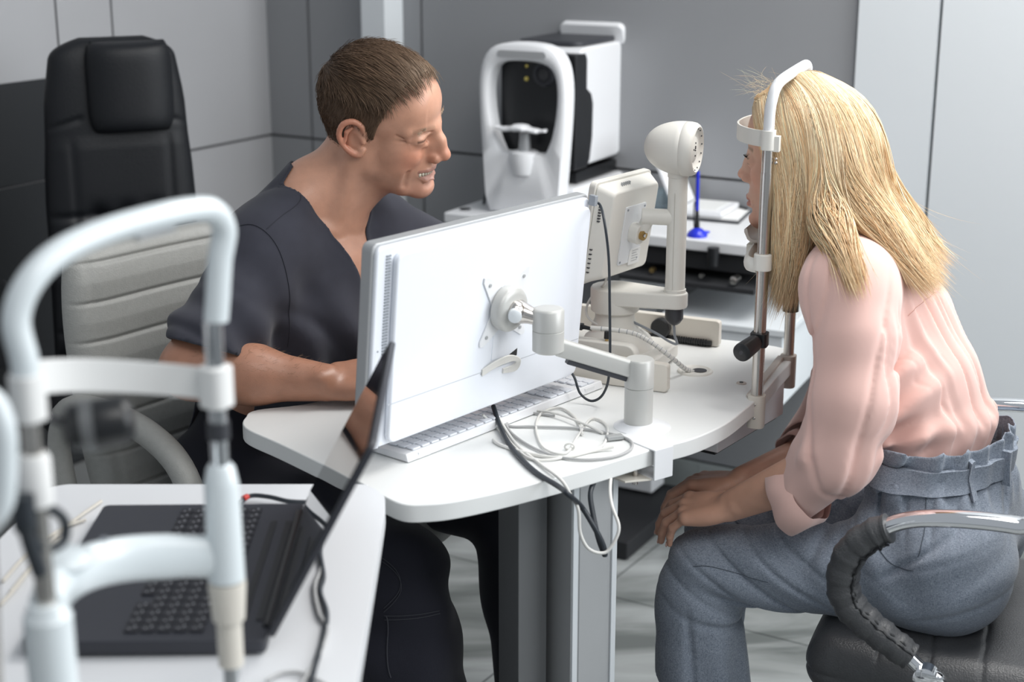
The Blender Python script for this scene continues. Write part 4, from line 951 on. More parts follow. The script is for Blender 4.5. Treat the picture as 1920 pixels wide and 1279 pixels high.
mb = MB(); mb.tube(spline([bp0 + V3(-0.007, 0, 0.02), bp0 + V3(-0.009, 0, 0.05), bp0 + V3(-0.008, 0, 0.08)], 5), 0.0016, 8); obj('pen_cord', mb, MT['black'], bpn)
# ================================================================ LOOSE CABLES
def cable(name, pts, r, m, label, cat='cable', group=None, n=8):
    mb = MB(); mb.tube(spline(pts, n), r, 8); return tag(obj(name, mb, m, None, smooth=80), label, cat, group)
dzc = DZ + 0.003
def dpt(px, py, h=0.0): return Pz(px, py, dzc + h)
cable('monitor_cable', [Mp(0.462, 0.285, 0.004), Mp(0.470, 0.282, 0.012), Py(1133, 415, 2.30), Py(1141, 480, 2.30), Py(1143, 560, 2.30), Py(1143, 690, 2.30), Py(1132, 737, 2.31), Py(1110, 752, 2.32), Py(1088, 738, 2.33), Py(1077, 708, 2.34), Mp(0.462, 0.01, -0.014)], 0.0021, MT['cable_black'], 'thin black cable looping down past the right edge of the white monitor')
mb = MB(); mb.box(Mp(0.463, 0.288, 0.004), mu * 0.004, mup * 0.008, mn * 0.006); tag(obj('cable_clip', mb, MT['vent'], mon, bevel=0.001))
cable('power_cable', [dpt(925, 762, 0.02), dpt(938, 800, 0.006), dpt(958, 838, 0.002), dpt(1000, 882, 0.001), dpt(1048, 913, 0.0), dpt(1066, 926, 0.0) + V3(0, -0.003, 0), Py(1090, 950, 2.0), Py(1112, 985, 1.99), Py(1130, 1020, 1.99), Py(1134, 1041, 1.99), Py(1122, 1010, 2.0), Py(1112, 965, 2.02), Py(1107, 925, 2.04), Py(1118, 895, 2.07)], 0.0038, MT['cable_black'], 'thick black cable running over the front edge of the desk and hanging below')
cable('thin_white_cable', [dpt(930, 775, 0.012), dpt(965, 830), dpt(1010, 868), dpt(1050, 898), Py(1068, 925, 1.985), Py(1084, 955, 1.98), Py(1088, 1000, 1.98), Py(1105, 1030, 1.98), Py(1135, 1036, 1.985), Py(1155, 1010, 1.99), Py(1160, 985, 1.995), Py(1148, 950, 2.01), Py(1144, 920, 2.04), Py(1146, 890, 2.08)], 0.0024, MT['cable_white'], 'thin white cable hanging in a loop below the desk beside the black one')
wh = MT['cable_white']; gp = 'tangled leads on the desk by the arm base'
cable('white_lead', [dpt(905, 778, 0.02), dpt(930, 800), dpt(985, 855), dpt(1030, 862), dpt(1085, 850), dpt(1130, 835), dpt(1138, 800), dpt(1110, 785), dpt(1085, 815), dpt(1060, 850), dpt(1020, 840), dpt(1005, 805), dpt(1015, 775), dpt(1050, 765), dpt(1080, 785), dpt(1092, 815)], 0.0019, wh, 'white lead coiled in two loops on the desk in front of the arm base', group='white leads tangled on the desk')
cable('white_lead', [dpt(895, 790, 0.01), dpt(925, 778), dpt(985, 770), dpt(1040, 775, 0.004), dpt(1095, 795, 0.004), dpt(1130, 812)], 0.0020, wh, 'white lead lying straight from the monitor towards the arm base', group='white leads tangled on the desk')
cable('white_lead', [dpt(925, 825), dpt(940, 835), dpt(990, 850), dpt(1050, 858), dpt(1110, 846), dpt(1150, 838, 0.003)], 0.0026, wh, 'thicker white lead lying nearest the front edge of the desk', group='white leads tangled on the desk')
cable('grey_lead', [dpt(905, 775, 0.01), dpt(950, 798), dpt(1000, 800), dpt(1080, 803), dpt(1140, 812), dpt(1180, 825), dpt(1183, 842), dpt(1150, 857), dpt(1090, 862), dpt(1030, 852), dpt(975, 825), dpt(950, 795), dpt(985, 775), dpt(1040, 780)], 0.0021, MT['cable_grey'], 'grey lead with a square plug looping around the white ones on the desk')
mb = MB(); pg = dpt(1152, 822); mb.box(pg + ZZ * 0.002, V3(0.012, 0.004, 0), V3(-0.002, 0.006, 0), ZZ * 0.003); tag(obj('network_plug', mb, mat('translucent_grey_plastic', (0.35, 0.36, 0.36), 0.25), None, bevel=0.001), 'grey network plug lying at the edge of the round arm base', 'plug')
mb = MB(); tk = dpt(1068, 838, 0.002); mb.tube([tk + V3(math.cos(a_) * 0.007, 0, math.sin(a_) * 0.005) for a_ in np.linspace(0, 2 * math.pi, 13)[:-1]], 0.0016, 8, closed=True); tag(obj('cable_tie', mb, wh, None), 'white tie bundling the leads on the desk', 'cable tie')
cable('display_cable', [D3(dcx - dw * 0.1, dy0 + 0.004, -0.012), D3(dcx - dw * 0.12, dy0 - 0.01, -0.012), Py(1118, 545, 2.60), Py(1102, 570, 2.585), Py(1100, 590, 2.57), Py(1112, 604, 2.555), Py(1135, 616, 2.54)], 0.0022, wh, 'white cable hanging from the lower edge of the tilted display')
# spiral-wrapped hose into the grommet
Yp_ = float(pc1[1])
sp = spline([pc1 + ax_ * 0.028, Py(1180, 623, Yp_ - 0.030), Py(1218, 640, Yp_ - 0.045), Py(1256, 668, Yp_ - 0.050), Pz(1284, 691, DZ + 0.010), G + ZZ * -0.002], 10)
mb = MB(); mb.tube(sp, 0.0040, 10, wh)
for k in range(3, len(sp) - 3, 2): mb.tube([sp[k] * 0.7 + sp[k + 1] * 0.3, sp[k] * 0.5 + sp[k + 1] * 0.5], 0.0043, 10, MT['vent'])
tag(obj('striped_cable', mb, None, None, smooth=80), 'white cable with dark stripes running down into the round desk grommet', 'cable')
# laptop charger lead
lzc = TZ + 0.004
def tpt(px, py, h=0.0): return Pz(px, py, lzc + h)
cable('charger_cable', [tpt(595, 950), tpt(612, 985), tpt(600, 1030), tpt(606, 1080), tpt(600, 1110), tpt(612, 1150), tpt(606, 1200), tpt(590, 1250), tpt(582, 1290)], 0.0032, MT['cable_black'], 'black cable winding over the foreground table beside the laptop')
cable('charger_cable', [tpt(592, 1010), tpt(603, 1060), tpt(590, 1100), tpt(598, 1150), tpt(614, 1180), tpt(600, 1225), tpt(578, 1262), tpt(560, 1290)], 0.0026, MT['cable_grey'], 'grey cable twisted around the black one beside the laptop')
cable('charger_cable', [tpt(448, 945), tpt(470, 930, 0.004), tpt(505, 932, 0.004), tpt(540, 940, 0.002), tpt(575, 942)], 0.0030, MT['cable_black'], 'short black lead with a red tip behind the laptop')
mb = MB(); mb.tube([tpt(456, 935, 0.004), tpt(464, 931, 0.004)], 0.0038, 10); tag(obj('cable_tip', mb, MT['red'], None), 'small red tip on the lead behind the laptop', 'cable tip')
cable('white_cable', [tpt(500, 1278), tpt(530, 1262), tpt(570, 1264), tpt(620, 1290)], 0.002, MT['cable_grey'], 'pale thin cable curling at the bottom edge of the foreground table')
for k_, (pts_, lab_) in enumerate(zip(([(20, 1110), (60, 1060), (110, 1000), (150, 968), (190, 940)], [(5, 1090), (50, 1040), (95, 1005), (130, 985), (160, 975)], [(0, 1135), (35, 1095), (80, 1035), (120, 1005)]), ('longest cream cable beside the left end of the laptop, reaching its far corner', 'middle cream cable on the foreground table left of the laptop', 'shortest cream cable, at the left edge of the foreground table'))):
    cable('flat_cable', [tpt(*p) for p in pts_], 0.0022, MT['beige_light'], lab_, group='cream cables left of the laptop')
# ================================================================ ORGANIC SURFACES (distance fields -> one continuous mesh)
f32 = np.float32
class Field:
    """signed distance on a regular grid in a local frame (R columns = axes, t = origin)"""
    def __init__(s, lo, hi, h, Rm=None, t=None):
        s.lo = np.array(lo, float); s.h = h; s.n = np.ceil((np.array(hi, float) - s.lo) / h).astype(int) + 1
        s.D = np.full(s.n, 1.0, f32); s.R = np.eye(3) if Rm is None else Rm; s.t = np.zeros(3) if t is None else np.asarray(t, float)
        s.local = False
    def P(s, p, loc):
        p = np.asarray(p, float)
        return p if loc else s.R.T @ (p - s.t)
    def Dr(s, d, loc):
        d = unit(d); return d if loc else s.R.T @ d
    def sub(s, lo, hi):
        a = np.maximum(np.floor((np.asarray(lo) - s.lo) / s.h).astype(int), 0); b = np.minimum(np.ceil((np.asarray(hi) - s.lo) / s.h).astype(int) + 1, s.n)
        if np.any(b <= a): return None
        sl = tuple(slice(a[i], b[i]) for i in range(3))
        g = [((np.arange(a[i], b[i]) * s.h + s.lo[i]).astype(f32)).reshape([-1 if j == i else 1 for j in range(3)]) for i in range(3)]
        return sl, g
    def comb(s, sl, d, k, op):
        D = s.D[sl]
        if op == '-': d = -d
        if k > 0:
            hh = np.maximum(k - np.abs(D - d), 0) / k
            m = hh * hh * k * 0.25
        else: m = 0
        s.D[sl] = (np.minimum(D, d) - m) if op == '+' else (np.maximum(D, d) + m)
    def cap(s, a, b, r0, r1=None, k=0.0, op='+', loc=False, wide=None):
        """rounded cone; wide=(direction, factor) stretches it sideways"""
        r1 = r0 if r1 is None else r1; a = s.P(a, loc); b = s.P(b, loc); R_ = max(r0, r1); fw = wide[1] if wide else 1.0
        m = R_ * max(fw, 1) + k + 3 * s.h
        q = s.sub(np.minimum(a, b) - m, np.maximum(a, b) + m)
        if q is None: return s
        sl, g = q; v = [g[i] - f32(a[i]) for i in range(3)]; ba = (b - a).astype(f32)
        if wide:
            wd = s.Dr(wide[0], loc).astype(f32); c = f32(1 / fw - 1)
            dt = (v[0] * wd[0] + v[1] * wd[1] + v[2] * wd[2]) * c
            v = [v[i] + dt * wd[i] for i in range(3)]; ba = ba + wd * (ba @ wd) * c
        L2 = float(ba @ ba) + 1e-12
        t = np.clip((v[0] * ba[0] + v[1] * ba[1] + v[2] * ba[2]) / f32(L2), 0, 1)
        d = np.sqrt((v[0] - t * ba[0]) ** 2 + (v[1] - t * ba[1]) ** 2 + (v[2] - t * ba[2]) ** 2) - (f32(r0) + t * f32(r1 - r0))
        s.comb(sl, d, k, op); return s
    def ell(s, c, r, k=0.0, op='+', loc=False, ax=None):
        """ellipsoid; ax = 3 axis vectors (in the same space as c)"""
        c = s.P(c, loc); r = np.array(r, float); m = r.max() + k + 3 * s.h
        A = np.eye(3) if ax is None else np.array([s.Dr(a_, loc) for a_ in ax])
        if ax is None and not loc: A = s.R.T @ np.eye(3); A = np.array([s.R.T @ e for e in np.eye(3)])
        q = s.sub(c - m, c + m)
        if q is None: return s
        sl, g = q; v = [g[i] - f32(c[i]) for i in range(3)]
        u = [(v[0] * f32(A[i][0]) + v[1] * f32(A[i][1]) + v[2] * f32(A[i][2])) for i in range(3)]
        k0 = np.sqrt(sum((u[i] / f32(r[i])) ** 2 for i in range(3))); k1 = np.sqrt(sum((u[i] / f32(r[i] ** 2)) ** 2 for i in range(3))) + f32(1e-9)
        s.comb(sl, k0 * (k0 - 1) / k1, k, op); return s
    def chain(s, pts, rs, k=0.0, op='+', loc=False, wide=None, k_in=None):
        for i in range(len(pts) - 1): s.cap(pts[i], pts[i + 1], rs[i], rs[i + 1], k if i == 0 or k_in is None else k_in, op, loc, wide)
        return s
    def grid(s, world=False):
        g = [((np.arange(s.n[i]) * s.h + s.lo[i]).astype(f32)).reshape([-1 if j == i else 1 for j in range(3)]) for i in range(3)]
        if not world: return g
        R_, t = s.R.astype(f32), s.t.astype(f32)
        return [R_[i, 0] * g[0] + R_[i, 1] * g[1] + R_[i, 2] * g[2] + t[i] for i in range(3)]
    def mesh(s, relax=2, world=True):
        v, f = surface_nets(s.D, s.lo, s.h, relax)
        return (v @ s.R.T + s.t if world else v), f
CO = [(0, 0, 0), (1, 0, 0), (0, 1, 0), (1, 1, 0), (0, 0, 1), (1, 0, 1), (0, 1, 1), (1, 1, 1)]
ED = [(0, 1), (2, 3), (4, 5), (6, 7), (0, 2), (1, 3), (4, 6), (5, 7), (0, 4), (1, 5), (2, 6), (3, 7)]
def surface_nets(D, lo, h, relax=2):
    S = D < 0; n = np.array(D.shape) - 1
    C = np.zeros(n, np.uint8)
    for o in CO: C += S[o[0]:o[0] + n[0], o[1]:o[1] + n[1], o[2]:o[2] + n[2]]
    act = (C > 0) & (C < 8); ai = np.argwhere(act); idx = np.full(n, -1, np.int32); idx[act] = np.arange(len(ai))
    vals = [D[ai[:, 0] + o[0], ai[:, 1] + o[1], ai[:, 2] + o[2]] for o in CO]
    acc = np.zeros((len(ai), 3)); cnt = np.zeros(len(ai))
    for a, b in ED:
        va, vb = vals[a], vals[b]; m = (va < 0) != (vb < 0); t = np.where(m, va / np.where(m, va - vb, 1), 0)
        oa, ob = np.array(CO[a], float), np.array(CO[b], float)
        acc += np.where(m[:, None], oa + (ob - oa) * t[:, None], 0); cnt += m
    V = (ai + acc / cnt[:, None]) * h + lo
    F = []
    for axn in range(3):
        b_, c_ = (axn + 1) % 3, (axn + 2) % 3
        s0 = [slice(None)] * 3; s1 = [slice(None)] * 3; s0[axn] = slice(0, -1); s1[axn] = slice(1, None)
        A, B = S[tuple(s0)], S[tuple(s1)]
        e = np.argwhere(A != B); e = e[(e[:, b_] > 0) & (e[:, c_] > 0) & (e[:, b_] < n[b_]) & (e[:, c_] < n[c_])]
        fl = A[e[:, 0], e[:, 1], e[:, 2]]
        def ix(db, dc):
            q = e.copy(); q[:, b_] += db; q[:, c_] += dc; return idx[q[:, 0], q[:, 1], q[:, 2]]
        qd = np.stack([ix(-1, -1), ix(0, -1), ix(0, 0), ix(-1, 0)], 1)
        qd[~fl] = qd[~fl][:, ::-1]; F.append(qd)
    F = np.concatenate(F)
    if relax:
        E_ = np.concatenate([F[:, [0, 1]], F[:, [1, 2]], F[:, [2, 3]], F[:, [3, 0]]])
        for it in range(relax):
            sm = np.zeros_like(V); c = np.zeros(len(V))
            for k in range(3): sm[:, k] = np.bincount(E_[:, 0], V[E_[:, 1], k], len(V)) + np.bincount(E_[:, 1], V[E_[:, 0], k], len(V))
            c = np.bincount(E_[:, 0], minlength=len(V)) + np.bincount(E_[:, 1], minlength=len(V))
            V = V * 0.5 + (sm / np.maximum(c, 1)[:, None]) * 0.5
    return V, F
def cut_open(V, F, fn, tol):
    """drop the faces that lie on the cutting surface fn(p)=0"""
    c = V[F].mean(1); keep = np.abs(fn(c)) > tol
    F = F[keep]; used = np.unique(F); mp = np.full(len(V), -1); mp[used] = np.arange(len(used)); V = V[used].copy(); F = mp[F]
    E = np.concatenate([F[:, [0, 1]], F[:, [1, 2]], F[:, [2, 3]], F[:, [3, 0]]]); E.sort(1)
    key = E[:, 0].astype(np.int64) * len(V) + E[:, 1]; u, ct = np.unique(key, return_counts=True); u = u[ct == 1]; a, b = u // len(V), u % len(V)
    for it in range(8):                                   # even out the open border
        acc = np.zeros_like(V); c = np.bincount(a, minlength=len(V)) + np.bincount(b, minlength=len(V))
        for k in range(3): acc[:, k] = np.bincount(a, V[b, k], len(V)) + np.bincount(b, V[a, k], len(V))
        m = c > 1; V[m] = V[m] * .5 + acc[m] / c[m][:, None] * .5
    return V, F
def sm_noise(p, sc, seed=0, oct=2):
    """cheap smooth pseudo-noise from sines; p (...,3) or list of arrays"""
    rg = np.random.RandomState(seed); o = 0
    x, y, z = (p[0], p[1], p[2]) if isinstance(p, (list, tuple)) else (p[:, 0], p[:, 1], p[:, 2])
    for k in range(5):
        d = rg.randn(3); d /= np.linalg.norm(d); fq = sc * (0.7 + 0.9 * rg.rand()); ph = rg.rand() * 6.28
        o = o + np.sin(((x * d[0] + y * d[1] + z * d[2]) * fq + ph).astype(f32) + 1.3 * np.sin((x * d[1] + y * d[2] + z * d[0]) * fq * 0.6 + ph))
    return o / 5
def join(parts):
    V = []; F = []; o = 0; Mi = []
    for v, f, mi in parts:
        V.append(v); F.append(f + o); o += len(v); Mi.append(np.full(len(f), mi))
    return np.concatenate(V), np.concatenate(F), np.concatenate(Mi)
def set_col(o, cols, name='Col'):
    a = o.data.color_attributes.new(name, 'FLOAT_COLOR', 'POINT')
    c = np.ones((len(o.data.vertices), 4), f32); c[:, :3] = cols; a.data.foreach_set('color', c.ravel())
def ball_mesh(c, r, n=20):
    mb = MB(); mb.ball((0, 0, 0), 1.0, n=n); v = np.array(mb.v) * r + np.asarray(c); f = np.array([list(q) + [q[2]] * (4 - len(q)) for q in mb.f]); return v, f
def strands_mesh(P, r, sides=3, taper=True):
    """P: (n, m, 3) strand centre lines -> vertices, quad faces"""
    n, m, _ = P.shape; T = np.gradient(P, axis=1); T /= np.linalg.norm(T, axis=2, keepdims=True) + 1e-9
    a = np.where(np.abs(T[..., 2:3]) < 0.95, np.array([0, 0, 1.0]), np.array([1.0, 0, 0])); u = np.cross(T, a); u /= np.linalg.norm(u, axis=2, keepdims=True) + 1e-9; w_ = np.cross(T, u)
    tp = np.linspace(0, 1, m); rad = r if not taper else None
    rr = (np.asarray(r).reshape(-1, 1) * np.ones((n, m))) * (np.minimum(1, (1 - tp) * 6 + 0.12) if taper else 1)
    V = np.stack([P + rr[..., None] * (math.cos(2 * math.pi * k / sides) * u + math.sin(2 * math.pi * k / sides) * w_) for k in range(sides)], 2)
    idx = np.arange(n * m * sides).reshape(n, m, sides); F = []
    for k in range(sides):
        k2 = (k + 1) % sides; F.append(np.stack([idx[:, :-1, k], idx[:, :-1, k2], idx[:, 1:, k2], idx[:, 1:, k]], -1).reshape(-1, 4))
    return V.reshape(-1, 3), np.concatenate(F)

def head_prims(F, female=False, smile=0.0):
    """face and skull in head space: x forward, y left, z up, about 0.24 m tall"""
    k = 0.02
    F.ell((-.012, 0, .030), (.094, .075, .086), loc=True)
    F.ell((.028, 0, .038), (.064, .062, .066), k=k, loc=True)
    F.ell((.052, 0, .046), (.038, .048, .044), k=k, loc=True)
    F.ell((.032, 0, -.030), (.055, .056, .062), k=k, loc=True)
    bw = .008 if female else .0125
    for y in (-1, 1):
        F.cap((.083 if female else .0855, y * .010, .013), (.064, y * .045, .014), bw, bw * .8, k=.012, loc=True)
        F.ell((.053, y * .040, -.022), (.024, .019, .018), k=.018, loc=True)
        if not female: F.ell((.032, y * .046, -.052), (.034, .016, .032), k=.02, loc=True)
        F.cap((-.008, y * .050, -.050), (.052, y * .030, -.094), .018, .016, k=.02, loc=True)
        F.cap((-.006, y * .056, -.01), (-.006, y * .050, -.055), .016, .016, k=.02, loc=True)
    F.ell((.058, 0, -.062), (.036, .034, .030), k=.014, loc=True)
    F.ell((.020, 0, -.080), (.055, .042, .026), k=.02, loc=True)
    F.ell((.072, 0, -.103), (.022, .024 if female else .028, .019), k=.016, loc=True)
    # eye sockets
    for y in (-1, 1):
        F.ell((.094, y * .031, .000), (.015, .017, .010), k=.012, op='-', loc=True)
        F.ell((.0735, y * .0315, .000), (.0155, .0165, .0140), k=.004, loc=True)
        if smile > .5:                                  # pouches and closed creases of laughing eyes
            F.cap((.086, y * .022, -.0125), (.070, y * .046, -.010), .0045, .003, k=.006, loc=True)
            F.cap((.0845, y * .020, .0085), (.066, y * .048, .0035), .0060, .004, k=.006, loc=True)
    # nose
    if female:
        F.chain([(.0900, 0, .010), (.0960, 0, -.008), (.1035, 0, -.025)], [.0062, .0066, .0078], k=.010, loc=True)
        F.chain([(.084, 0, .004), (.087, 0, -.018), (.089, 0, -.032)], [.010, .011, .012], k=.010, loc=True)
        F.ell((.1062, 0, -.0295), (.0090, .0085, .0078), k=.006, loc=True)
    else:
        F.chain([(.0905, 0, .012), (.101, 0, -.010), (.1085, 0, -.030)], [.0070, .0088, .0100], k=.010, loc=True)
        F.chain([(.084, 0, .004), (.088, 0, -.020), (.090, 0, -.036)], [.010, .012, .013], k=.010, loc=True)
        F.ell((.1100, 0, -.0350), (.0112, .0105, .0095), k=.006, loc=True)
    for y in (-1, 1):
        if female:
            F.ell((.0965, y * .0108, -.0345), (.0088, .0064, .0068), k=.006, loc=True)
            F.ell((.1015, y * .0055, -.0410), (.0045, .0026, .0040), k=.002, op='-', loc=True); continue
        F.ell((.099, y * .0125, -.0395), (.0105, .0078, .0082), k=.006, loc=True)
        F.ell((.1045, y * .0062, -.0475), (.0050, .0030, .0045), k=.002, op='-', loc=True)
        F.cap((.0985, y * .0205, -.036), (.0905, y * .0215, -.048), .0022, k=.005, op='-', loc=True)
    mw = .0245 + .006 * smile; mz = -.0715 + .009 * smile; mxx = .0795 - .010 * smile
    F.cap((.096, 0, -.052), (.0945, 0, -.062), .003, k=.006, op='-', loc=True)      # philtrum
    op_ = .0058 * smile
    for y in (-1, 1):
        F.chain([(mxx, y * mw, mz), (.0890, y * .015, -.0665 + .004 * smile), (.0945 - .002 * smile, y * .003, -.0655 + .002 * smile)], [.0028, .0046 - .0014 * smile, .0048 - .0012 * smile], k=.004, loc=True)
        F.chain([(mxx, y * mw, mz - .001), (.0870, y * .014, -.0775 - op_ * .8), (.0925, y * .001, -.0795 - op_)], [.0026, .0050 - .0010 * smile, .0056 - .0018 * smile], k=.004, loc=True)
        if smile > 0:
            F.chain([(.094, y * .0225, -.040), (.084, y * .036, -.056), (.074, y * .040, -.076)], [.0030, .0034, .0024], k=.007, op='-', loc=True)
            F.ell((.067, y * .036, -.033), (.014, .011, .012), k=.014, loc=True)
            F.chain([(.066, y * .0460, -.058), (.062, y * .0440, -.084)], [.0030, .0026], k=.007, op='-', loc=True)
    if smile > 0:
        F.chain([(mxx + .003, -mw + .001, mz - .0008), (.0900, -.016, -.0705), (.0940, 0, -.0730), (.0900, .016, -.0705), (mxx + .003, mw - .001, mz - .0008)], [.0012, .0048, .0056, .0048, .0012], k=.0015, op='-', loc=True)
        F.chain([(.099, -.012, -.0715), (.103, 0, -.0725), (.099, .012, -.0715)], [.0044, .0052, .0044], k=.0015, op='-', loc=True)
    else:
        F.chain([(mxx + .002, -mw, mz), (.0945, -.012, -.0712), (.0985, 0, -.0722), (.0945, .012, -.0712), (mxx + .002, mw, mz)], [.0008, .0016, .0016, .0016, .0008], k=.002, op='-', loc=True)
    F.cap((.091, -.012, -.0895), (.091, .012, -.0895), .0035, k=.008, op='-', loc=True)   # below the lower lip
    # eyelid slits
    for y in (-1, 1):
        hz = .0006 if smile > .5 else .0040
        F.ell((.0905, y * .0315, -.0005), (.0130, .0128, hz), k=.0015, op='-', loc=True)
        F.ell((.0905, y * .0300, .0105), (.006, .014, .0012), k=.004, op='-', loc=True)
        if smile > .5:
            for ex, ey, ez in ((.050, .0590, .011), (.048, .0605, .000)): F.cap((.064, y * .0515, (ez + .002) * .5), (ex, y * ey, ez), .0008, .0004, k=.0035, op='-', loc=True)
            F.cap((.084, y * .020, -.0105), (.068, y * .046, -.0125), .0012, k=.004, op='-', loc=True)
    # ears
    for y in (-1, 1):
        F.ell((-.016, y * .0765, -.002), (.017, .005, .026), k=.004, loc=True)
        ring = [(.003, .0735, .004), (-.001, .079, .022), (-.013, .085, .031), (-.028, .090, .025), (-.035, .091, .006), (-.029, .087, -.014), (-.016, .081, -.027), (-.005, .077, -.029), (.001, .0745, -.020)]
        rg = spline([V3(a_, y * b_, c_) for a_, b_, c_ in ring], 3); rw = np.interp(np.linspace(0, 8, len(rg)), range(9), [.0038, .0044, .0046, .0046, .0044, .0042, .0052, .0050, .0035])
        F.chain(rg, list(rw), k=.002, loc=True)
        F.chain([(-.026, y * .0865, -.006), (-.024, y * .086, .010), (-.016, y * .083, .018)], [.0030, .0034, .0026], k=.003, loc=True)
        F.ell((-.012, y * .085, -.003), (.0085, .006, .012), k=.004, op='-', loc=True)
        F.cap((.001, y * .0765, -.006), (.0, y * .0765, -.001), .0042, k=.003, loc=True)
def face_colors(Lp, base, female, smile=0.0):
    """pigment of lips, cheeks, brows, lids in head space"""
    x, y, z = Lp[:, 0], Lp[:, 1], Lp[:, 2]; c = np.tile(np.array(base), (len(Lp), 1)); ay = np.abs(y)
    def blend(m, col): 
        m = np.clip(m, 0, 1)[:, None]; c[:] = c * (1 - m) + np.array(col) * m
    g = lambda d, s_: np.exp(-(d / s_) ** 2)
    red = [base[0] * 1.0, base[1] * .66, base[2] * .60]
    blend(.55 * g(np.sqrt((x - .07) ** 2 + (ay - .042) ** 2 + (z + .03) ** 2), .024), red)
    blend(.55 * g(np.sqrt((x - .112) ** 2 + y ** 2 + (z + .036) ** 2), .017), red)
    blend(.5 * np.clip((ay - .078) / .006, 0, 1) * (x > -.05) * (x < .01) * (z > -.040), red)
    blend(.3 * g(z + .10, .02) * (x > .05), red)
    mw = .0245 + .006 * smile
    zc = -.0715 + .009 * smile * (ay / mw) ** 2
    lipm = (ay < mw) * (x > .07) * (np.abs(z - zc + .0008) < (.0095 + .002 * smile) * np.sqrt(np.maximum(0, 1 - (ay / mw) ** 2)) + .0012)
    blend(.85 * lipm, [.45, .17, .14] if female else [.42, .19, .15])
    if smile > 0: blend(.95 * (ay < mw - .003) * (x > .05) * (x < .0865 - .25 * ay) * (np.abs(z - zc) < .0052), [.12, .03, .025])
    bro = g(z - (.0205 - .10 * (ay - .030) ** 2 / .02), .0036) * (ay > .012) * (ay < .050) * (x > .05)
    blend((.75 if female else .35) * bro, [.20, .13, .07] if female else [.30, .20, .14])
    slit = (x > .074) * (np.abs(np.sqrt((ay - .0315) ** 2 / 1.0) ) < .0135)
    if female: blend(.7 * slit * g(z - .0042, .0011), [.03, .02, .015]); blend(.45 * slit * g(z + .005, .0012), [.10, .06, .05])
    else: blend(.85 * slit * g(z - .0004, .0022), [.07, .035, .025])
    return c
def neck_shadow(c): return c
def hand(F, wrist, d, nrm, side, curls, scale=1.0, spread=1.0, thumb=(35, 10), r=1.0, k=.006):
    """adds palm, four fingers and thumb. d: towards the fingers, nrm: out of the back of the hand, side: towards the thumb"""
    d = unit(d); nrm = unit(nrm - d * (np.asarray(nrm) @ d)); sd = np.cross(nrm, d); sd = sd if sd @ np.asarray(side) > 0 else -sd
    S = scale; Wd = np.asarray(wrist, float)
    pt = lambda x, y, z=0: Wd + (d * x + sd * y + nrm * z) * S
    tips = []
    # palm: metacarpal rays
    base = [(.086, .030), (.090, .010), (.085, -.011), (.076, -.029)]
    for (bx, by) in base: F.cap(pt(.006, by * .55, -.002), pt(bx * .96, by, -.003), .0125 * S * r, .0112 * S * r, k=.012)
    F.ell(pt(.045, .026, -.008), (.030 * S, .014 * S, .013 * S), k=.012, ax=(d, sd, nrm))
    F.ell(pt(.045, -.024, -.006), (.032 * S, .012 * S, .013 * S), k=.012, ax=(d, sd, nrm))
    lens = [(.040, .024, .019), (.044, .028, .020), (.041, .026, .019), (.032, .020, .017)]; rad = [.0090, .0092, .0088, .0078]
    for i, (bx, by) in enumerate(base):
        p = pt(bx, by, -.001); a_ = 0.0; sp = by * 2.2 * spread; fd_ = unit(d + sd * sp); F.ell(p, (.0105 * S * r,) * 3, k=.006)
        pts = [p]; rr = [rad[i] * 1.06]
        for j in range(3):
            a_ += R(curls[i][j]); dir_ = fd_ * math.cos(a_) - nrm * math.sin(a_); p = p + dir_ * lens[i][j] * S; pts.append(p); rr.append(rad[i] * (1.0, .90, .72)[j])
        for j in range(3): F.cap(pts[j], pts[j + 1], rr[j] * S * r, rr[j + 1] * S * r, k=.0025)
        tips.append((pts[2], pts[3], dir_, nrm * math.cos(a_) + fd_ * math.sin(a_)))
    t0 = pt(.022, .026, -.006); a_ = R(thumb[0]); b_ = R(thumb[1]); td = unit(d * math.cos(a_) + sd * math.sin(a_) - nrm * math.sin(b_))
    t1 = t0 + td * .040 * S; td2 = unit(td + d * .25); t2 = t1 + td2 * .030 * S; t3 = t2 + td2 * .024 * S
    F.chain([t0, t1, t2, t3], [.0140 * S, .0112 * S, .0102 * S, .0082 * S], k=.008, k_in=.003)
    return tips
# ================================================================ CHAIRS
def pad(name, O, ux, uz, un, hw, h, thick, bump, m, parent, nu=48, nv=64, p=3.0, back=0.4, yoff=None):
    """upholstered panel: O bottom centre, hw(t) half width, thick front depth, bump(x,t) extra, back relative depth"""
    vs = []; fs = []
    for side in (0, 1):
        for j in range(nv + 1):
            t = j / nv; w_ = hw(t); et = max(0.0, 1 - abs(2 * t - 1) ** (p * 4)) ** 0.5
            for i in range(nu + 1):
                x = -1 + 2 * i / nu; xx = math.copysign(1 - (1 - abs(x)) ** 1.5, x)
                ex = max(0.0, 1 - abs(xx) ** (p * 1.6)) ** 0.5; e = ex * et
                d = thick * e + bump(xx * w_, t * h) * e if side == 0 else -thick * back * e
                yo = yoff(t) if yoff else 0.0
                vs.append(O + ux * (w_ * xx) + uz * (h * t) + un * (d + yo + 0.0))
    n1 = nu + 1; S_ = n1 * (nv + 1)
    for side in (0, 1):
        for j in range(nv):
            for i in range(nu):
                a_ = side * S_ + j * n1 + i; f_ = (a_, a_ + 1, a_ + n1 + 1, a_ + n1); fs.append(f_ if side == 0 else f_[::-1])
    # weld: outline is shared in position (d=0 at the rim), merge there
    o = finish(name, vs, fs, [m], None, parent, smooth=180)
    import bmesh
    bm = bmesh.new(); bm.from_mesh(o.data); bmesh.ops.remove_doubles(bm, verts=bm.verts, dist=1e-5); bmesh.ops.recalc_face_normals(bm, faces=bm.faces); bm.to_mesh(o.data); bm.free()
    return o
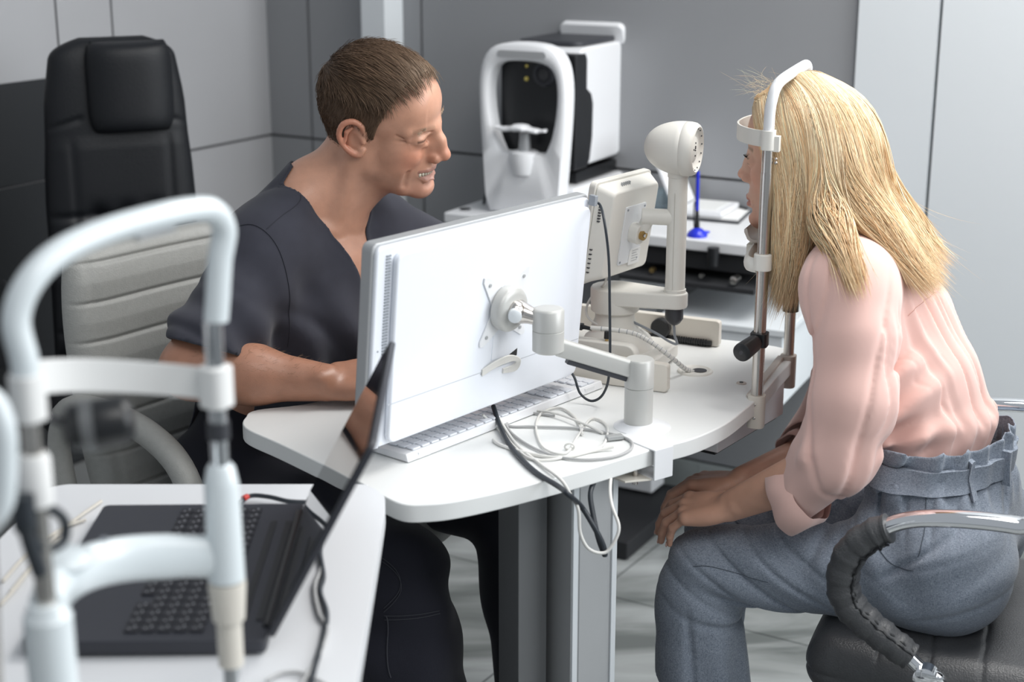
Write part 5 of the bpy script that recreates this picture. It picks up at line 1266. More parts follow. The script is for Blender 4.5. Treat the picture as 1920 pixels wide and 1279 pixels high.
gs = lambda v, s: math.exp(-(v / s) ** 2)

# ---- man's chair
mf = unit(V3(0.76, -0.64, 0)); ml = V3(-mf[1], mf[0], 0)           # facing, left (away from camera)
mc = thing('office_chair', 'light grey quilted leather office chair the man sits on', 'chair', V3(-0.44, 2.58, 0))
BO = V3(-0.565, 2.705, 0.43); bz = unit(ZZ - mf * 0.12)
def seam_bump(step, z0, depth=0.007, wid=0.006, puff=0.012):
    def f(x, z):
        r_ = ((z - z0) / step) % 1.0; r_ = min(r_, 1 - r_) * step
        return puff * (1 - gs(r_, 0.03)) - depth * gs(r_, wid)
    return f
sb = seam_bump(0.066, 0.03, 0.0055, 0.0035, 0.004)
pad('backrest', BO, ml, bz, mf, lambda t: 0.245 - 0.03 * abs(2 * t - 1) ** 3 + 0.008 * t, 0.52, 0.030, lambda x, z: sb(x, z) + 0.03 * (abs(x) / 0.25) ** 2 - 0.004 * gs(abs(x) - 0.205, 0.004), MT['leather_grey'], mc, nv=240, back=0.6)
SO = V3(-0.565, 2.705, 0.46) + mf * 0.03
pad('seat', SO + mf * 0.0, ml, mf, ZZ, lambda t: 0.25 - 0.05 * abs(2 * t - 1) ** 3, 0.43, 0.035, lambda x, z: sb(x, z), MT['leather_grey'], mc, back=1.6)
for s_ in (-1, 1):
    mb = MB(); a0_ = V3(-0.565, 2.705, 0) + ml * 0.285 * s_
    pth = [a0_ + ZZ * 0.50 - mf * 0.01, a0_ + ZZ * 0.62 - mf * 0.03, a0_ + ZZ * 0.690 + mf * 0.02, a0_ + ZZ * 0.705 + mf * 0.12, a0_ + ZZ * 0.695 + mf * 0.22, a0_ + ZZ * 0.655 + mf * 0.30, a0_ + ZZ * 0.57 + mf * 0.34, a0_ + ZZ * 0.47 + mf * 0.33, a0_ + ZZ * 0.43 + mf * 0.25]
    sp_ = spline(pth, 7); mb.tube(sp_, [0.018 + 0.006 * (0.2 < i / len(sp_) < 0.85) for i in range(len(sp_))], 16, flat=(1.1, 0.9)); obj('armrest', mb, MT['leather_grey'], mc, smooth=80)
seatc = V3(-0.565, 2.705, 0) + mf * 0.28
def star_base(parent, c, z0, m1, m2, r=0.27, rot=0.3):
    mb = MB(); mb.lathe(V3(c[0], c[1], 0), ZZ, [(0.10, 0.03), (z0, 0.026)], 20); obj('gas_column', mb, m1, parent)
    for k in range(5):
        a_ = 2 * math.pi * k / 5 + rot; d_ = V3(math.cos(a_), math.sin(a_), 0)
        mb = MB(); mb.tube([V3(c[0], c[1], 0.11) + d_ * 0.02, V3(c[0], c[1], 0.095) + d_ * r * 0.6, V3(c[0], c[1], 0.075) + d_ * r], [0.022, 0.018, 0.013], 10); lg = obj('base_spoke', mb, m2, parent)
        mb = MB(); w0 = V3(c[0], c[1], 0.028) + d_ * r; pd = V3(-d_[1], d_[0], 0); mb.lathe(w0 - pd * 0.02, pd, [(0, 0.022), (0.003, 0.028), (0.037, 0.028), (0.04, 0.022)], 18); mb.tube([w0, w0 + ZZ * 0.05], 0.007, 8); obj('castor', mb, MT['black'], lg)
star_base(mc, seatc - mf * 0.06, 0.43, MT['chrome'], MT['chrome'], rot=0.25)

# ---- black executive chair by the wall
kf = unit(V3(0.42, -0.91, 0)); klf = V3(-kf[1], kf[0], 0)
YB = 3.42
def bp_(px, py): return Py(px, py, YB)
ktop = Pp(215, 68, V3(*Py(240, 300, YB)[:2], 0), kf); kc_ = Pp(240, 300, V3(*Py(240, 300, YB)[:2], 0), kf)
z_top = ktop[2]; kcen = V3(kc_[0], kc_[1], 0)
xof = lambda px, py: float((Pp(px, py, kcen, kf) - kcen) @ klf); zof = lambda px, py: float(Pp(px, py, kcen, kf)[2])
prL = sorted([(zof(*p), xof(*p)) for p in ((84, 115), (78, 200), (88, 320), (108, 440))]); prR = sorted([(zof(*p), xof(*p)) for p in ((322, 95), (338, 160), (352, 250), (378, 360))])
bk = thing('executive_chair', 'high-backed black leather chair with a padded headrest, standing empty by the wall', 'chair', kcen + kf * 0.2)
z_bot = 0.52; Hk = z_top - z_bot
def lerp_tab(tab, z):
    z = float(z); xs = [t_[0] for t_ in tab]; ys = [t_[1] for t_ in tab]
    return float(np.interp(z, xs, ys)) if z >= xs[0] else ys[0] + (z - xs[0]) * (ys[1] - ys[0]) / (xs[1] - xs[0]) * 0.5
def khw(t):
    z = z_bot + Hk * t; w_ = (lerp_tab(prR, z) - lerp_tab(prL, z)) / 2
    if t > 0.93: w_ *= (1 - 0.5 * ((t - 0.93) / 0.07) ** 2.5)
    return w_
kmid = (lerp_tab(prR, 1.0) + lerp_tab(prL, 1.0)) / 2
zs_h0, zs_h1 = zof(240, 245), zof(240, 70)
def kb_bump(x, z):
    z = z + z_bot; b_ = 0.004 * (1 - gs(abs(x) - 0.105, 0.008)) * min(1.0, max(0.0, (zs_h0 - z) / 0.03))
    cell = 0.0
    zz_ = (zof(240, 400) - z) / 0.12
    if z < zs_h0 - 0.02:
        for zc_ in (zof(240, 395), zof(240, 395) - 0.13, zof(240, 395) - 0.26):
            for xc_ in (-0.06, 0.0, 0.06): cell -= 0.016 * gs(math.hypot(x - xc_, (z - zc_)), 0.022)
            cell -= 0.007 * gs(z - zc_, 0.008)
    return b_ + cell - 0.006 * gs(z - (zs_h0 + 0.06 - abs(x) * 0.3), 0.005) * (abs(x) > 0.08)
pad('backrest', kcen + klf * kmid + ZZ * z_bot, klf, ZZ, kf, khw, Hk, 0.035, kb_bump, MT['leather_black'], bk, nu=60, nv=120, back=1.0)
hcx = (xof(155, 150) + xof(318, 150)) / 2; hwx = (xof(318, 150) - xof(155, 150)) / 2
pad('headrest', kcen + klf * hcx + ZZ * zs_h0 + kf * 0.030, klf, ZZ, kf, lambda t: hwx * (1 - 0.16 * abs(2 * t - 1) ** 5), zs_h1 - zs_h0 - 0.004, 0.030, lambda x, z: 0.012 * math.cos(x / hwx * 1.3), MT['leather_black'], bk, nu=30, nv=30, back=0.8, p=2.2)
pad('seat', kcen + klf * kmid + ZZ * 0.50 + kf * 0.02, klf, kf, ZZ, lambda t: 0.26 - 0.05 * abs(2 * t - 1) ** 3, 0.48, 0.045, lambda x, z: 0.0, MT['leather_black'], bk, back=1.4)
for s_ in (-1, 1):
    mb = MB(); a0_ = kcen + klf * (kmid + 0.28 * s_)
    mb.tube(spline([a0_ + ZZ * 0.52, a0_ + ZZ * 0.68 + kf * 0.02, a0_ + ZZ * 0.72 + kf * 0.16, a0_ + ZZ * 0.70 + kf * 0.32, a0_ + ZZ * 0.55 + kf * 0.38, a0_ + ZZ * 0.48 + kf * 0.30], 6), 0.02, 12); obj('armrest', mb, MT['black'], bk, smooth=80)
star_base(bk, kcen + klf * kmid + kf * 0.26, 0.46, MT['black'], MT['black'])

# ---- woman's chair
wc = thing('padded_armchair', 'charcoal leather swivel chair with chrome arms the woman sits on', 'chair', W(-0.38, 0.05, 0))
sq = seam_bump(0.085, 0.03, 0.008, 0.005)
s_f, s_b = -0.120, -0.60; zt_s = 0.430
Rw_ = np.stack([WA, WL, ZZ], 1)
Fq = Field((-.66, -.24, .31), (-.08, .33, .47), .0038, Rw_, WM); qg = Fq.grid()
def rbox(g, c, hf, r):
    q = [np.abs(g[i] - c[i]) - (hf[i] - r) for i in range(3)]
    return np.sqrt(np.maximum(q[0], 0) ** 2 + np.maximum(q[1], 0) ** 2 + np.maximum(q[2], 0) ** 2) + np.minimum(np.maximum(np.maximum(q[0], q[1]), q[2]), 0) - r
qz = np.clip((qg[2] - .400) / .02, 0, 1)
Fq.D = (rbox(qg, (-.365, .045, .384), (.238, .240, .050), .046) + .10 * np.maximum(0, np.sqrt(np.maximum(0, qg[0] + .30) ** 2 + np.maximum(0, np.abs(qg[1] - .045) - .10) ** 2) - .17)
        + qz * .0055 * np.exp(-60 * (1 - np.cos((qg[0] + .02 * np.sin(qg[1] * 4)) * 2 * math.pi / .075))) * (qg[0] < -.20) + .0035 * np.exp(-((qg[2] - .378) / .003) ** 2)).astype(f32)
vq, fq = Fq.mesh(1); finish('seat', vq, fq, [MT['leather_dark']], None, wc, smooth=180)
mb = MB(); mb.prism([W(-0.38 + a_, 0.05 + b_, 0.335) for a_, b_ in rrect(0.30, 0.30, 0.05, 5)], ZZ * 0.022); obj('seat_pan', mb, MT['black'], wc, bevel=0.002)
pad('backrest', W(-0.60, 0.06, 0.47), WL, unit(ZZ - WA * 0.15), WA, lambda t: 0.22 - 0.03 * abs(2 * t - 1) ** 3, 0.42, 0.03, lambda x, z: sq(x, z), MT['leather_dark'], wc, back=0.8)
for s_ in (1, -1):
    of = 0.335 if s_ > 0 else -0.215
    g_ = lambda px, py, o=0.0: (lambda p: W(p[0], of + o, p[2]))(W2(px, py, 0.335))
    chrome_pts = [W(-0.62, of, 0.52), W(-0.60, of, 0.60), g_(1960, 1000), g_(1905, 985), g_(1820, 975), g_(1740, 972), g_(1690, 978), g_(1650, 993)]
    mb = MB(); mb.tube(spline(chrome_pts, 6), 0.0125, 16, up=WL, flat=(1.5, 0.95)); obj('chrome_arm', mb, MT['chrome'], wc, smooth=80)
    lp2 = spline([g_(1668, 990), g_(1640, 1000), g_(1600, 1030), g_(1581, 1078), g_(1588, 1125), g_(1622, 1165), g_(1665, 1200), g_(1708, 1232)], 10); nn2 = len(lp2)
    rr2 = [0.0200 + 0.0010 * math.sin(i * 0.9) + 0.0007 * math.sin(i * 2.3) + 0.004 * math.sin(math.pi * i / nn2) for i in range(nn2)]; rr2[0] = 0.020; rr2[-1] = 0.02
    mb = MB(); mb.tube(lp2, rr2, 24, up=WL, flat=(1.15, 1.0)); slv = obj('arm_sleeve', mb, MT['leather_dark'], wc, smooth=80)
    mb = MB(); lc2 = []
    for i in range(2, nn2 - 1):
        t_ = unit(lp2[i + 1] - lp2[i - 1]); inn = unit(np.cross(WL, t_)); inn = inn if inn @ (W(-0.30, of, 0.52) - lp2[i]) > 0 else -inn
        lc2.append(lp2[i] + (inn * 0.75 + WL * 0.62 * s_) * rr2[i] * 0.98 + WL * 0.001 * math.sin(i * 1.1) + inn * 0.0010 * math.sin(i * 1.6))
    mb.tube(lc2, 0.0022, 8); mb.tube([p + WL * 0.006 * s_ - V3(0, 0, 0.003) for p in lc2], 0.0018, 8); obj('sleeve_lacing', mb, MT['black'], slv, smooth=80)
    mb = MB(); mb.tube(spline([g_(1700, 1228), g_(1728, 1255), g_(1760, 1275), W(-0.34, of * 0.7, 0.36)], 6), 0.0105, 14); mb.lathe(g_(1738, 1262), WL * s_, [(0, 0.017), (0.022, 0.017), (0.024, 0.012)], 20); obj('arm_bracket', mb, MT['chrome'], wc, smooth=60)
    mb = MB(); mb.lathe(g_(1664, 982), ZZ, [(0, 0.007), (0.006, 0.006)], 12); mb.lathe(g_(1800, 966), ZZ, [(0, 0.006), (0.005, 0.005)], 12); obj('brass_screw', mb, MT['brass'], wc)
star_base(wc, W(-0.36, 0.06, 0), 0.35, MT['black'], MT['chrome'])
# ================================================================ PEOPLE
def Rm3(yaw, pitch, roll):
    cy, sy, cp, sp, cr_, sr = math.cos(yaw), math.sin(yaw), math.cos(pitch), math.sin(pitch), math.cos(roll), math.sin(roll)
    return np.array([[cy, -sy, 0], [sy, cy, 0], [0, 0, 1]]) @ np.array([[cp, 0, sp], [0, 1, 0], [-sp, 0, cp]]) @ np.array([[1, 0, 0], [0, cr_, -sr], [0, sr, cr_]])
SKIN_M = mat('man_skin', (.5, .3, .2), 0.38, coat=0.08, attr='Col', sss=0.10, bump=0.10, bscale=900, var=0.07, vscale=45)
SKIN_W = mat('woman_skin', (.5, .3, .2), 0.46, attr='Col', sss=0.10, bump=0.06, bscale=900, var=0.05, vscale=40)
EYE = mat('eyeball', (.8, .78, .74), 0.12, attr='Col', coat=0.5)
TEETH = mat('teeth', (.80, .74, .60), 0.2)
SCRUB = mat('charcoal_scrub_cotton', (.046, .047, .062), 0.85, spec=0.2, bump=0.10, bscale=1400, var=0.08, vscale=30, sheen=0.15)
SCRUB_ST = mat('scrub_stitching', (.034, .035, .047), 0.9)
BLOUSE = mat('pale_pink_blouse', (.76, .50, .445), 0.8, spec=0.2, bump=0.05, bscale=1600, sheen=0.3)
def trouser_mat():
    m = mat('grey_melange_wool', (.2, .22, .26), 0.85, spec=0.2, sheen=0.2); nt = m.node_tree; N = nt.nodes.new; L = nt.links.new; b = nt.nodes['Principled BSDF']
    tc = N('ShaderNodeTexCoord'); prev = None
    for k, sc in enumerate(((2300, 2300, 90), (240, 240, 2600), (2100, 140, 450))):
        mp = N('ShaderNodeMapping'); mp.inputs['Scale'].default_value = sc; L(tc.outputs['Object'], mp.inputs['Vector'])
        n = N('ShaderNodeTexNoise'); n.inputs['Scale'].default_value = 1.0; n.inputs['Detail'].default_value = 3; L(mp.outputs['Vector'], n.inputs['Vector'])
        if prev is None: prev = n.outputs['Fac']
        else:
            a = N('ShaderNodeMath'); a.operation = 'ADD'; L(prev, a.inputs[0]); L(n.outputs['Fac'], a.inputs[1]); prev = a.outputs[0]
    cr_ = N('ShaderNodeValToRGB'); mr = N('ShaderNodeMath'); mr.operation = 'DIVIDE'; mr.inputs[1].default_value = 3.0; L(prev, mr.inputs[0]); L(mr.outputs[0], cr_.inputs['Fac'])
    e = cr_.color_ramp.elements; e[0].position = .38; e[0].color = (.088, .112, .152, 1); e[1].position = .60; e[1].color = (.37, .415, .485, 1)
    L(cr_.outputs['Color'], b.inputs['Base Color'])
    bp = N('ShaderNodeBump'); bp.inputs['Strength'].default_value = .15; bp.inputs['Distance'].default_value = .002; L(mr.outputs[0], bp.inputs['Height']); L(bp.outputs['Normal'], b.inputs['Normal'])
    return m
WOOL = trouser_mat()
HAIR_M = mat('short_brown_hair', (.1, .07, .05), 0.5, attr='Col', spec=0.35)
HAIR_W = mat('long_blonde_hair', (.6, .4, .2), 0.42, attr='Col', spec=0.45)

def eye_part(F_R, F_t, S, gaze, female):
    """two eyeballs in head space with iris and pupil pigment"""
    out = []
    for y in (-1, 1):
        c = np.array([.0735, y * .0315, 0.0]); v, f = ball_mesh((0, 0, 0), 1.0, 40)
        g = unit(gaze); d = v @ g; col = np.tile([.78, .75, .71], (len(v), 1))
        col[d > math.cos(R(27))] = (.16, .20, .22) if female else (.15, .17, .16); col[d > math.cos(R(11))] = (.005, .005, .005)
        out.append((((v * .0133 + c) * S) @ F_R.T + F_t, f, col))
    return out
def project_cut(V, F, fn, tol): return cut_open(V, F, fn, tol)
def solidify(o, th):
    m = o.modifiers.new('thickness', 'SOLIDIFY'); m.thickness = th; m.offset = -1
    return o

# ---------------------------------------------------------------- MAN
HMt = V3(-0.210, 2.542, 1.166); HMR = Rm3(R(-18.8), R(10.9), R(16.2)); HS = 1.0
man = thing('person', 'man in a charcoal V-neck scrub top, smiling to the right, forearm resting on the desk', 'person', V3(-0.38, 2.60, 0))
hl = lambda x, y, z: HMt + HMR @ (V3(x, y, z) * HS)      # head space -> world
NB = V3(-0.290, 2.590, 1.050)                            # base of the neck
SHR, SHL = V3(-0.398, 2.475, 0.968), V3(-0.272, 2.668, 0.978)
ELR = V3(-0.500, 2.335, 0.806); WRR = Py(612, 722, 2.325)
WRR = V3(WRR[0], WRR[1], DZ + 0.036)
mfw, mlf = mf, ml                                        # torso facing and left
NB = (SHR + SHL) / 2 + ZZ * 0.076 + mfw * 0.012
Fh = Field((-.135, -.125, -.305), (.135, .145, .132), .00165, HMR, HMt)
head_prims(Fh, False, 1.0)
Fh.cap(hl(-.030, 0, -.045), NB + mfw * 0.012 - ZZ * 0.01, .050, .054, k=.03)
Fh.cap(NB + mlf * 0.02 + ZZ * 0.008 , SHL - ZZ * 0.01, .042, .048, k=.025); Fh.cap(NB - mlf * 0.02 + ZZ * 0.008, SHR - ZZ * 0.01, .042, .048, k=.025)
Fh.ell(NB + mfw * 0.002 - ZZ * 0.151, (.098, .115, .120), k=.03, ax=(mfw, mlf, ZZ))
st_ = NB + mfw * 0.060 - ZZ * 0.058                       # notch of the breastbone
for s_ in (-1, 1):
    Fh.cap(hl(-.022, s_ * .060, -.040), st_ + mlf * 0.012 * s_ , .0115, .0085, k=.016)          # neck muscles
    Fh.cap(st_ + mlf * 0.02 * s_ - ZZ * 0.004, st_ + mlf * 0.13 * s_ - mfw * 0.03 + ZZ * 0.012, .0085, .009, k=.014)  # collar bones
Fh.cap(hl(.004, 0, -.075), st_ + ZZ * .01 - mfw * .045, .040, .046, k=.03)
vh, fh = Fh.mesh(2)
Fa = Field((-.66, 2.19, .735), (-.12, 2.60, 1.07), .0024)
Fa.cap(SHR, ELR, .050, .043); Fa.cap(ELR + V3(-.004, .0, 0), (ELR * .55 + WRR * .45), .044, .0400, k=.03, wide=(ZZ, 1.02)); Fa.cap(ELR * .55 + WRR * .45, WRR, .0395, .0270, k=.03, wide=(ZZ, 1.10))
Fa.ell(ELR * .78 + WRR * .22 + ZZ * .006, (.06, .038, .043), k=.03)
Fa.ell(WRR + V3(-.008, -.020, .012), (.010, .009, .009), k=.014)
hdir = unit(V3(0.93, 0.16, 0.10)); 
hand(Fa, WRR + V3(-.004, 0, 0), hdir, unit(V3(-.10, -.45, .90)), V3(0, 1, .2), [(38, 52, 28), (42, 58, 30), (46, 60, 30), (50, 62, 30)], scale=1.04, thumb=(30, 35))
va, fa = Fa.mesh(2)
# left arm, hidden behind the monitor: elbow on the desk side, hand at the keyboard
ELL = V3(-0.035, 2.62, 0.83); WRL = V3(-0.075, 2.46, 0.792)
Fb = Field((-.26, 2.28, .74), (.12, 2.86, 1.08), .004)
Fb.cap(SHL, ELL, .050, .042); Fb.cap(ELL, WRL, .040, .028, k=.02)
hand(Fb, WRL, unit(V3(-.55, -.80, -.10)), unit(V3(0, -.1, 1)), V3(-.8, .5, 0), [(28, 32, 20)] * 4, scale=1.0)
vb, fb_ = Fb.mesh(2)
# trunk and legs (under the clothes)
HPR, HPL = V3(-0.475, 2.565, .545), V3(-0.345, 2.72, .545)
KNR, KNL = V3(-0.185, 2.215, .515), V3(0.005, 2.47, .52)
FTR, FTL = V3(-0.14, 2.14, .09), V3(0.06, 2.50, .09)
Ft = Field((-.64, 2.02, .0), (.22, 2.92, 1.05), .007)
Ft.chain([(HPR + HPL) / 2 + ZZ * .02, (HPR + HPL) / 2 + ZZ * .18 + mfw * .02, NB - ZZ * .20 - mfw * .03, NB - ZZ * .14 - mfw * .01], [.105, .095, .105, .085], k=.04, wide=(mlf, 1.35))
for h_, k_, f_ in ((HPR, KNR, FTR), (HPL, KNL, FTL)):
    Ft.cap(h_, k_, .075, .055, k=.04); Ft.cap(k_, f_, .050, .036, k=.02); Ft.cap(f_ + ZZ * -.02, f_ + ZZ * -.045 + mfw * .16, .036, .030, k=.02)
vt, ft = Ft.mesh(1)
V_, F_, MI = join([(vh, fh, 0), (va, fa, 0), (vb, fb_, 0), (vt, ft, 0)])
eyes = eye_part(HMR, HMt, HS, (.9, .15, -.25), False)
cols = np.tile([.46, .225, .145], (len(V_), 1)); Lh = ((vh - HMt) @ HMR) / HS
base_m = np.array([.64, .34, .23]); cols[:len(vh)] = face_colors(Lh, base_m, False, 1.0)
# stubble and scalp tone
xx, yy, zz = Lh[:, 0], Lh[:, 1], Lh[:, 2]
mask = np.clip((-.052 - zz) / .02, 0, 1) * np.clip((xx + .03) / .03, 0, 1) * np.clip((zz + .16) / .04, 0, 1) * .22
cols[:len(vh)] = cols[:len(vh)] * (1 - mask[:, None]) + np.array([.34, .25, .21]) * mask[:, None]
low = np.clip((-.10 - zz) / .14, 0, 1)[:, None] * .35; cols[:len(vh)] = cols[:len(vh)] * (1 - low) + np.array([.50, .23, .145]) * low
col_all = [cols]; mm = [MI]
for ev, ef, ec in eyes:
    F_ = np.concatenate([F_, ef + len(V_)]); V_ = np.concatenate([V_, ev]); col_all.append(ec); mm.append(np.ones(len(ef)))
tv, tf = [], []
tb = MB()
for i in range(-5, 6):
    c_ = hl(.0893 - .00036 * i * i, .0050 * i, -.0682); tb.box(c_, HMR @ V3(.0018, 0, 0), HMR @ V3(-.00084 * i * .5 * .0029, .0027, 0), HMR @ V3(0, 0, .0040 - .00022 * abs(i)))
tvv, tff = np.array(tb.v), np.array(tb.f); F_ = np.concatenate([F_, tff + len(V_)]); V_ = np.concatenate([V_, tvv]); col_all.append(np.tile([.8, .74, .6], (len(tvv), 1))); mm.append(np.full(len(tff), 2))
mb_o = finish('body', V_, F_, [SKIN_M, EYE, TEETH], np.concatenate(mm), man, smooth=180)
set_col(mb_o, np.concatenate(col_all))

# scrub top
vbot = Py(716, 486, 2.42); vz = 0.945
Fs = Field((-.70, 2.20, .52), (.06, 2.95, 1.14), .0040)
hipc = (HPR + HPL) / 2
Fs.chain([hipc + ZZ * .02, hipc + ZZ * .15 + mfw * .03, NB - ZZ * .231 - mfw * .017, NB - ZZ * .131 - mfw * .029], [.138, .122, .128, .108], k=.05, wide=(mlf, 1.42))
Fs.cap(SHR + ZZ * .0, SHL + ZZ * .0, .066, .066, k=.06)
Fs.cap(NB - ZZ * .012 - mlf * .03, SHR - ZZ * .004, .052, .064, k=.03); Fs.cap(NB + mlf * .02 + ZZ * .004, SHL, .050, .060, k=.02); Fs.cap(NB - mlf * .02 + ZZ * .004, SHR, .050, .060, k=.02); Fs.cap(NB - ZZ * .012 + mlf * .03, SHL - ZZ * .004, .052, .064, k=.03)
slv_dir = unit(ELR - SHR); hem = SHR + slv_dir * 0.200
Fs.cap(SHR + V3(.0, 0, -.01), hem + slv_dir * .08 + V3(.022, .0, .0), .068, .084, k=.035)
slv_l = unit(ELL - SHL); heml = SHL + slv_l * 0.17
Fs.cap(SHL + V3(.0, 0, -.01), heml + slv_l * .06, .072, .088, k=.035)
g = Fs.grid(); gx_, gy_, gz_ = g
# folds: soft vertical drapes, a few diagonal pulls from the armpit
fr_ = (gx_ - NB[0]) * mfw[0] + (gy_ - NB[1]) * mfw[1]; lf_ = (gx_ - NB[0]) * mlf[0] + (gy_ - NB[1]) * mlf[1]; zr_ = gz_ - NB[2]
dr = .0060 * np.sin(lf_ * 78 + 3.0 * np.sin(zr_ * 7 + 1.2) + zr_ * 4) * np.clip((-.06 - zr_) / .14, 0, 1) - .006 * np.exp(-5 * (1 - np.cos((lf_ * .8 + zr_ * .7) * 52 + 1.5 * np.sin(lf_ * 20)))) * np.clip((-.05 - zr_) / .12, 0, 1)
dr = dr + .0050 * np.sin((lf_ * .6 + zr_) * 40 + 2 * np.sin(lf_ * 14)) * np.clip((-.14 - zr_) / .12, 0, 1)
slm = np.clip(1 - (np.sqrt((gx_ - hem[0]) ** 2 + (gy_ - hem[1]) ** 2 + (gz_ - hem[2]) ** 2)) / .15, 0, 1)
dr = dr + .006 * slm * np.sin((gx_ * .8 - gy_ * .5 + gz_ * .35) * 58 + 2.0 * np.sin(gz_ * 22)) + .005 * slm * np.sin(gz_ * 70 + gx_ * 30)
Fs.D -= dr.astype(f32)
arml = lambda p, s0, dd, dist: ((p[..., 0] - s0[0]) * dd[0] + (p[..., 1] - s0[1]) * dd[1] + (p[..., 2] - s0[2]) * dd[2]) - dist
def stack(gg): 
    return np.broadcast_arrays(*gg)
hemn = unit(slv_dir * .75 + V3(0, 0, -.65)); hemln = unit(slv_l + V3(0, 0, -.3))
def hem_cut(x, y, z):                                    # >0 beyond the sleeve hem
    return (x - hem[0]) * hemn[0] + (y - hem[1]) * hemn[1] + (z - hem[2]) * hemn[2]
def heml_cut(x, y, z): return (x - heml[0]) * hemln[0] + (y - heml[1]) * hemln[1] + (z - heml[2]) * hemln[2]
def sleeve_zone(x, y, z):                                # distance outwards from the trunk on the right
    return -((x - SHR[0]) * mlf[0] + (y - SHR[1]) * mlf[1]) - .035
def sleeve_zone_l(x, y, z): return ((x - SHL[0]) * mlf[0] + (y - SHL[1]) * mlf[1]) - .035
def neck_hole(x, y, z):                                  # <0 inside the V-shaped opening
    f_ = (x - NB[0]) * mfw[0] + (y - NB[1]) * mfw[1]; l_ = (x - NB[0]) * mlf[0] + (y - NB[1]) * mlf[1]; z_ = z - NB[2]
    rr = np.sqrt((f_ - .016 + .20 * z_) ** 2 + (l_ * .95) ** 2) - .045
    wedge = np.abs(l_) - (z_ + .178) * .40
    wedge = np.maximum(wedge, -(f_ + .0)); wedge = np.maximum(wedge, -(z_ + .180))
    hole = np.minimum(np.maximum(rr, -(z_ + .005)), wedge); hole = np.minimum(hole, np.maximum(.066 - z_, rr - .045))
    return hole
Fs.D = np.maximum(Fs.D, np.minimum(hem_cut(*g), sleeve_zone(*g)).astype(f32))
Fs.D = np.maximum(Fs.D, np.minimum(heml_cut(*g), sleeve_zone_l(*g)).astype(f32))
Fs.D = np.maximum(Fs.D, -neck_hole(*g).astype(f32))
bot = lambda x, y, z: (.545 - z)
Fs.D = np.maximum(Fs.D, bot(*g).astype(f32))
vs_, fs_ = Fs.mesh(1)
def allcut(c):
    x, y, z = c[:, 0], c[:, 1], c[:, 2]
    a = np.abs(np.minimum(hem_cut(x, y, z), sleeve_zone(x, y, z))); b = np.abs(np.minimum(heml_cut(x, y, z), sleeve_zone_l(x, y, z))); n_ = np.abs(neck_hole(x, y, z)); d_ = np.abs(bot(x, y, z))
    inner = np.zeros(len(c))
    # keep the garment surface itself: only remove faces clearly on a cutting surface
    return np.minimum(np.minimum(a, b), np.minimum(n_, d_))
vs_, fs_ = cut_open(vs_, fs_, allcut, .0009)
bskin = None
from mathutils.bvhtree import BVHTree
bskin = BVHTree.FromPolygons([tuple(p) for p in vh], [tuple(int(i) for i in f) for f in fh])
nh_ = np.abs(neck_hole(vs_[:, 0], vs_[:, 1], vs_[:, 2])); mv_ = np.zeros_like(vs_); wt_ = np.zeros(len(vs_))
for i in np.where((nh_ < .05) & (vs_[:, 2] > NB[2] - .19))[0]:      # the neckline lies on the skin
    r_ = bskin.find_nearest(Vector(tuple(vs_[i])))
    if r_[0] is None: continue
    d_ = np.array(r_[0]) - vs_[i]; n_ = np.array(r_[1]); tgt_ = np.array(r_[0]) + n_ * .0035; w_ = 1 - nh_[i] / .05; w_ = w_ * w_ * (3 - 2 * w_)
    if r_[3] < .07: mv_[i] = (tgt_ - vs_[i]) * w_
E4_ = np.concatenate([fs_[:, [0, 1]], fs_[:, [1, 2]], fs_[:, [2, 3]], fs_[:, [3, 0]]])
for it in range(14):
    ac_ = np.zeros_like(mv_); c_n = np.bincount(E4_[:, 0], minlength=len(vs_)) + np.bincount(E4_[:, 1], minlength=len(vs_))
    for k in range(3): ac_[:, k] = np.bincount(E4_[:, 0], mv_[E4_[:, 1], k], len(vs_)) + np.bincount(E4_[:, 1], mv_[E4_[:, 0], k], len(vs_))
    mv_ = mv_ * .5 + ac_ / np.maximum(c_n, 1)[:, None] * .5
vs_ = vs_ + mv_; vs_, fs_ = cut_open(vs_, fs_, lambda c: np.ones(len(c)), .5)
top = finish('scrub_top', vs_, fs_, [SCRUB], None, man, smooth=180); solidify(top, .0022)
# seams: sleeve seam, shoulder seam, V-neck binding drawn as raised stitch lines on the cloth
from mathutils.bvhtree import BVHTree
def bvh_of(V, F): return BVHTree.FromPolygons([tuple(p) for p in V], [tuple(int(i) for i in f) for f in F])
bt = bvh_of(vs_, fs_)
def on_surf(bvh, pts, lift=0.0006):
    out = []
    for p in pts:
        r_ = bvh.find_nearest(Vector(tuple(p)))
        if r_[0] is not None:
            n_ = np.array(r_[1]); q_ = np.array(r_[0]); out.append(q_ + n_ * lift * (1 if True else -1))
    return out
def seam(name, bvh, pts, r, m, parent, n=10):
    P = on_surf(bvh, spline(pts, n))
    for it in range(7):
        Q = [P[0]] + [(P[i - 1] + P[i] * 2 + P[i + 1]) / 4 for i in range(1, len(P) - 1)] + [P[-1]]; P = on_surf(bvh, Q)
    mb = MB(); mb.tube(P, r, 5); return obj(name, mb, m, parent, smooth=80)
sx = lambda f_, l_, z_: NB + mfw * f_ + mlf * l_ + ZZ * z_
def hit(bvh, px, py):
    r_ = bvh.ray_cast(Vector(tuple(_O)), Vector(tuple(unit(ray(px, py))))); return np.array(r_[0]) if r_[0] is not None else None
def seam_px(name, bvh, pxs, r, m, parent):
    P = [hit(bvh, *p) for p in pxs]; P = [p for p in P if p is not None]
    if len(P) > 2: return seam(name, bvh, P, r, m, parent)
for k_ in (0, 5):
    seam_px('collar_stitching', bt, [(588 - k_, 372), (610 - k_, 392), (634 - k_, 416), (660 - k_, 450), (682 - k_, 482), (694 - k_, 504)], .0004, SCRUB_ST, top)
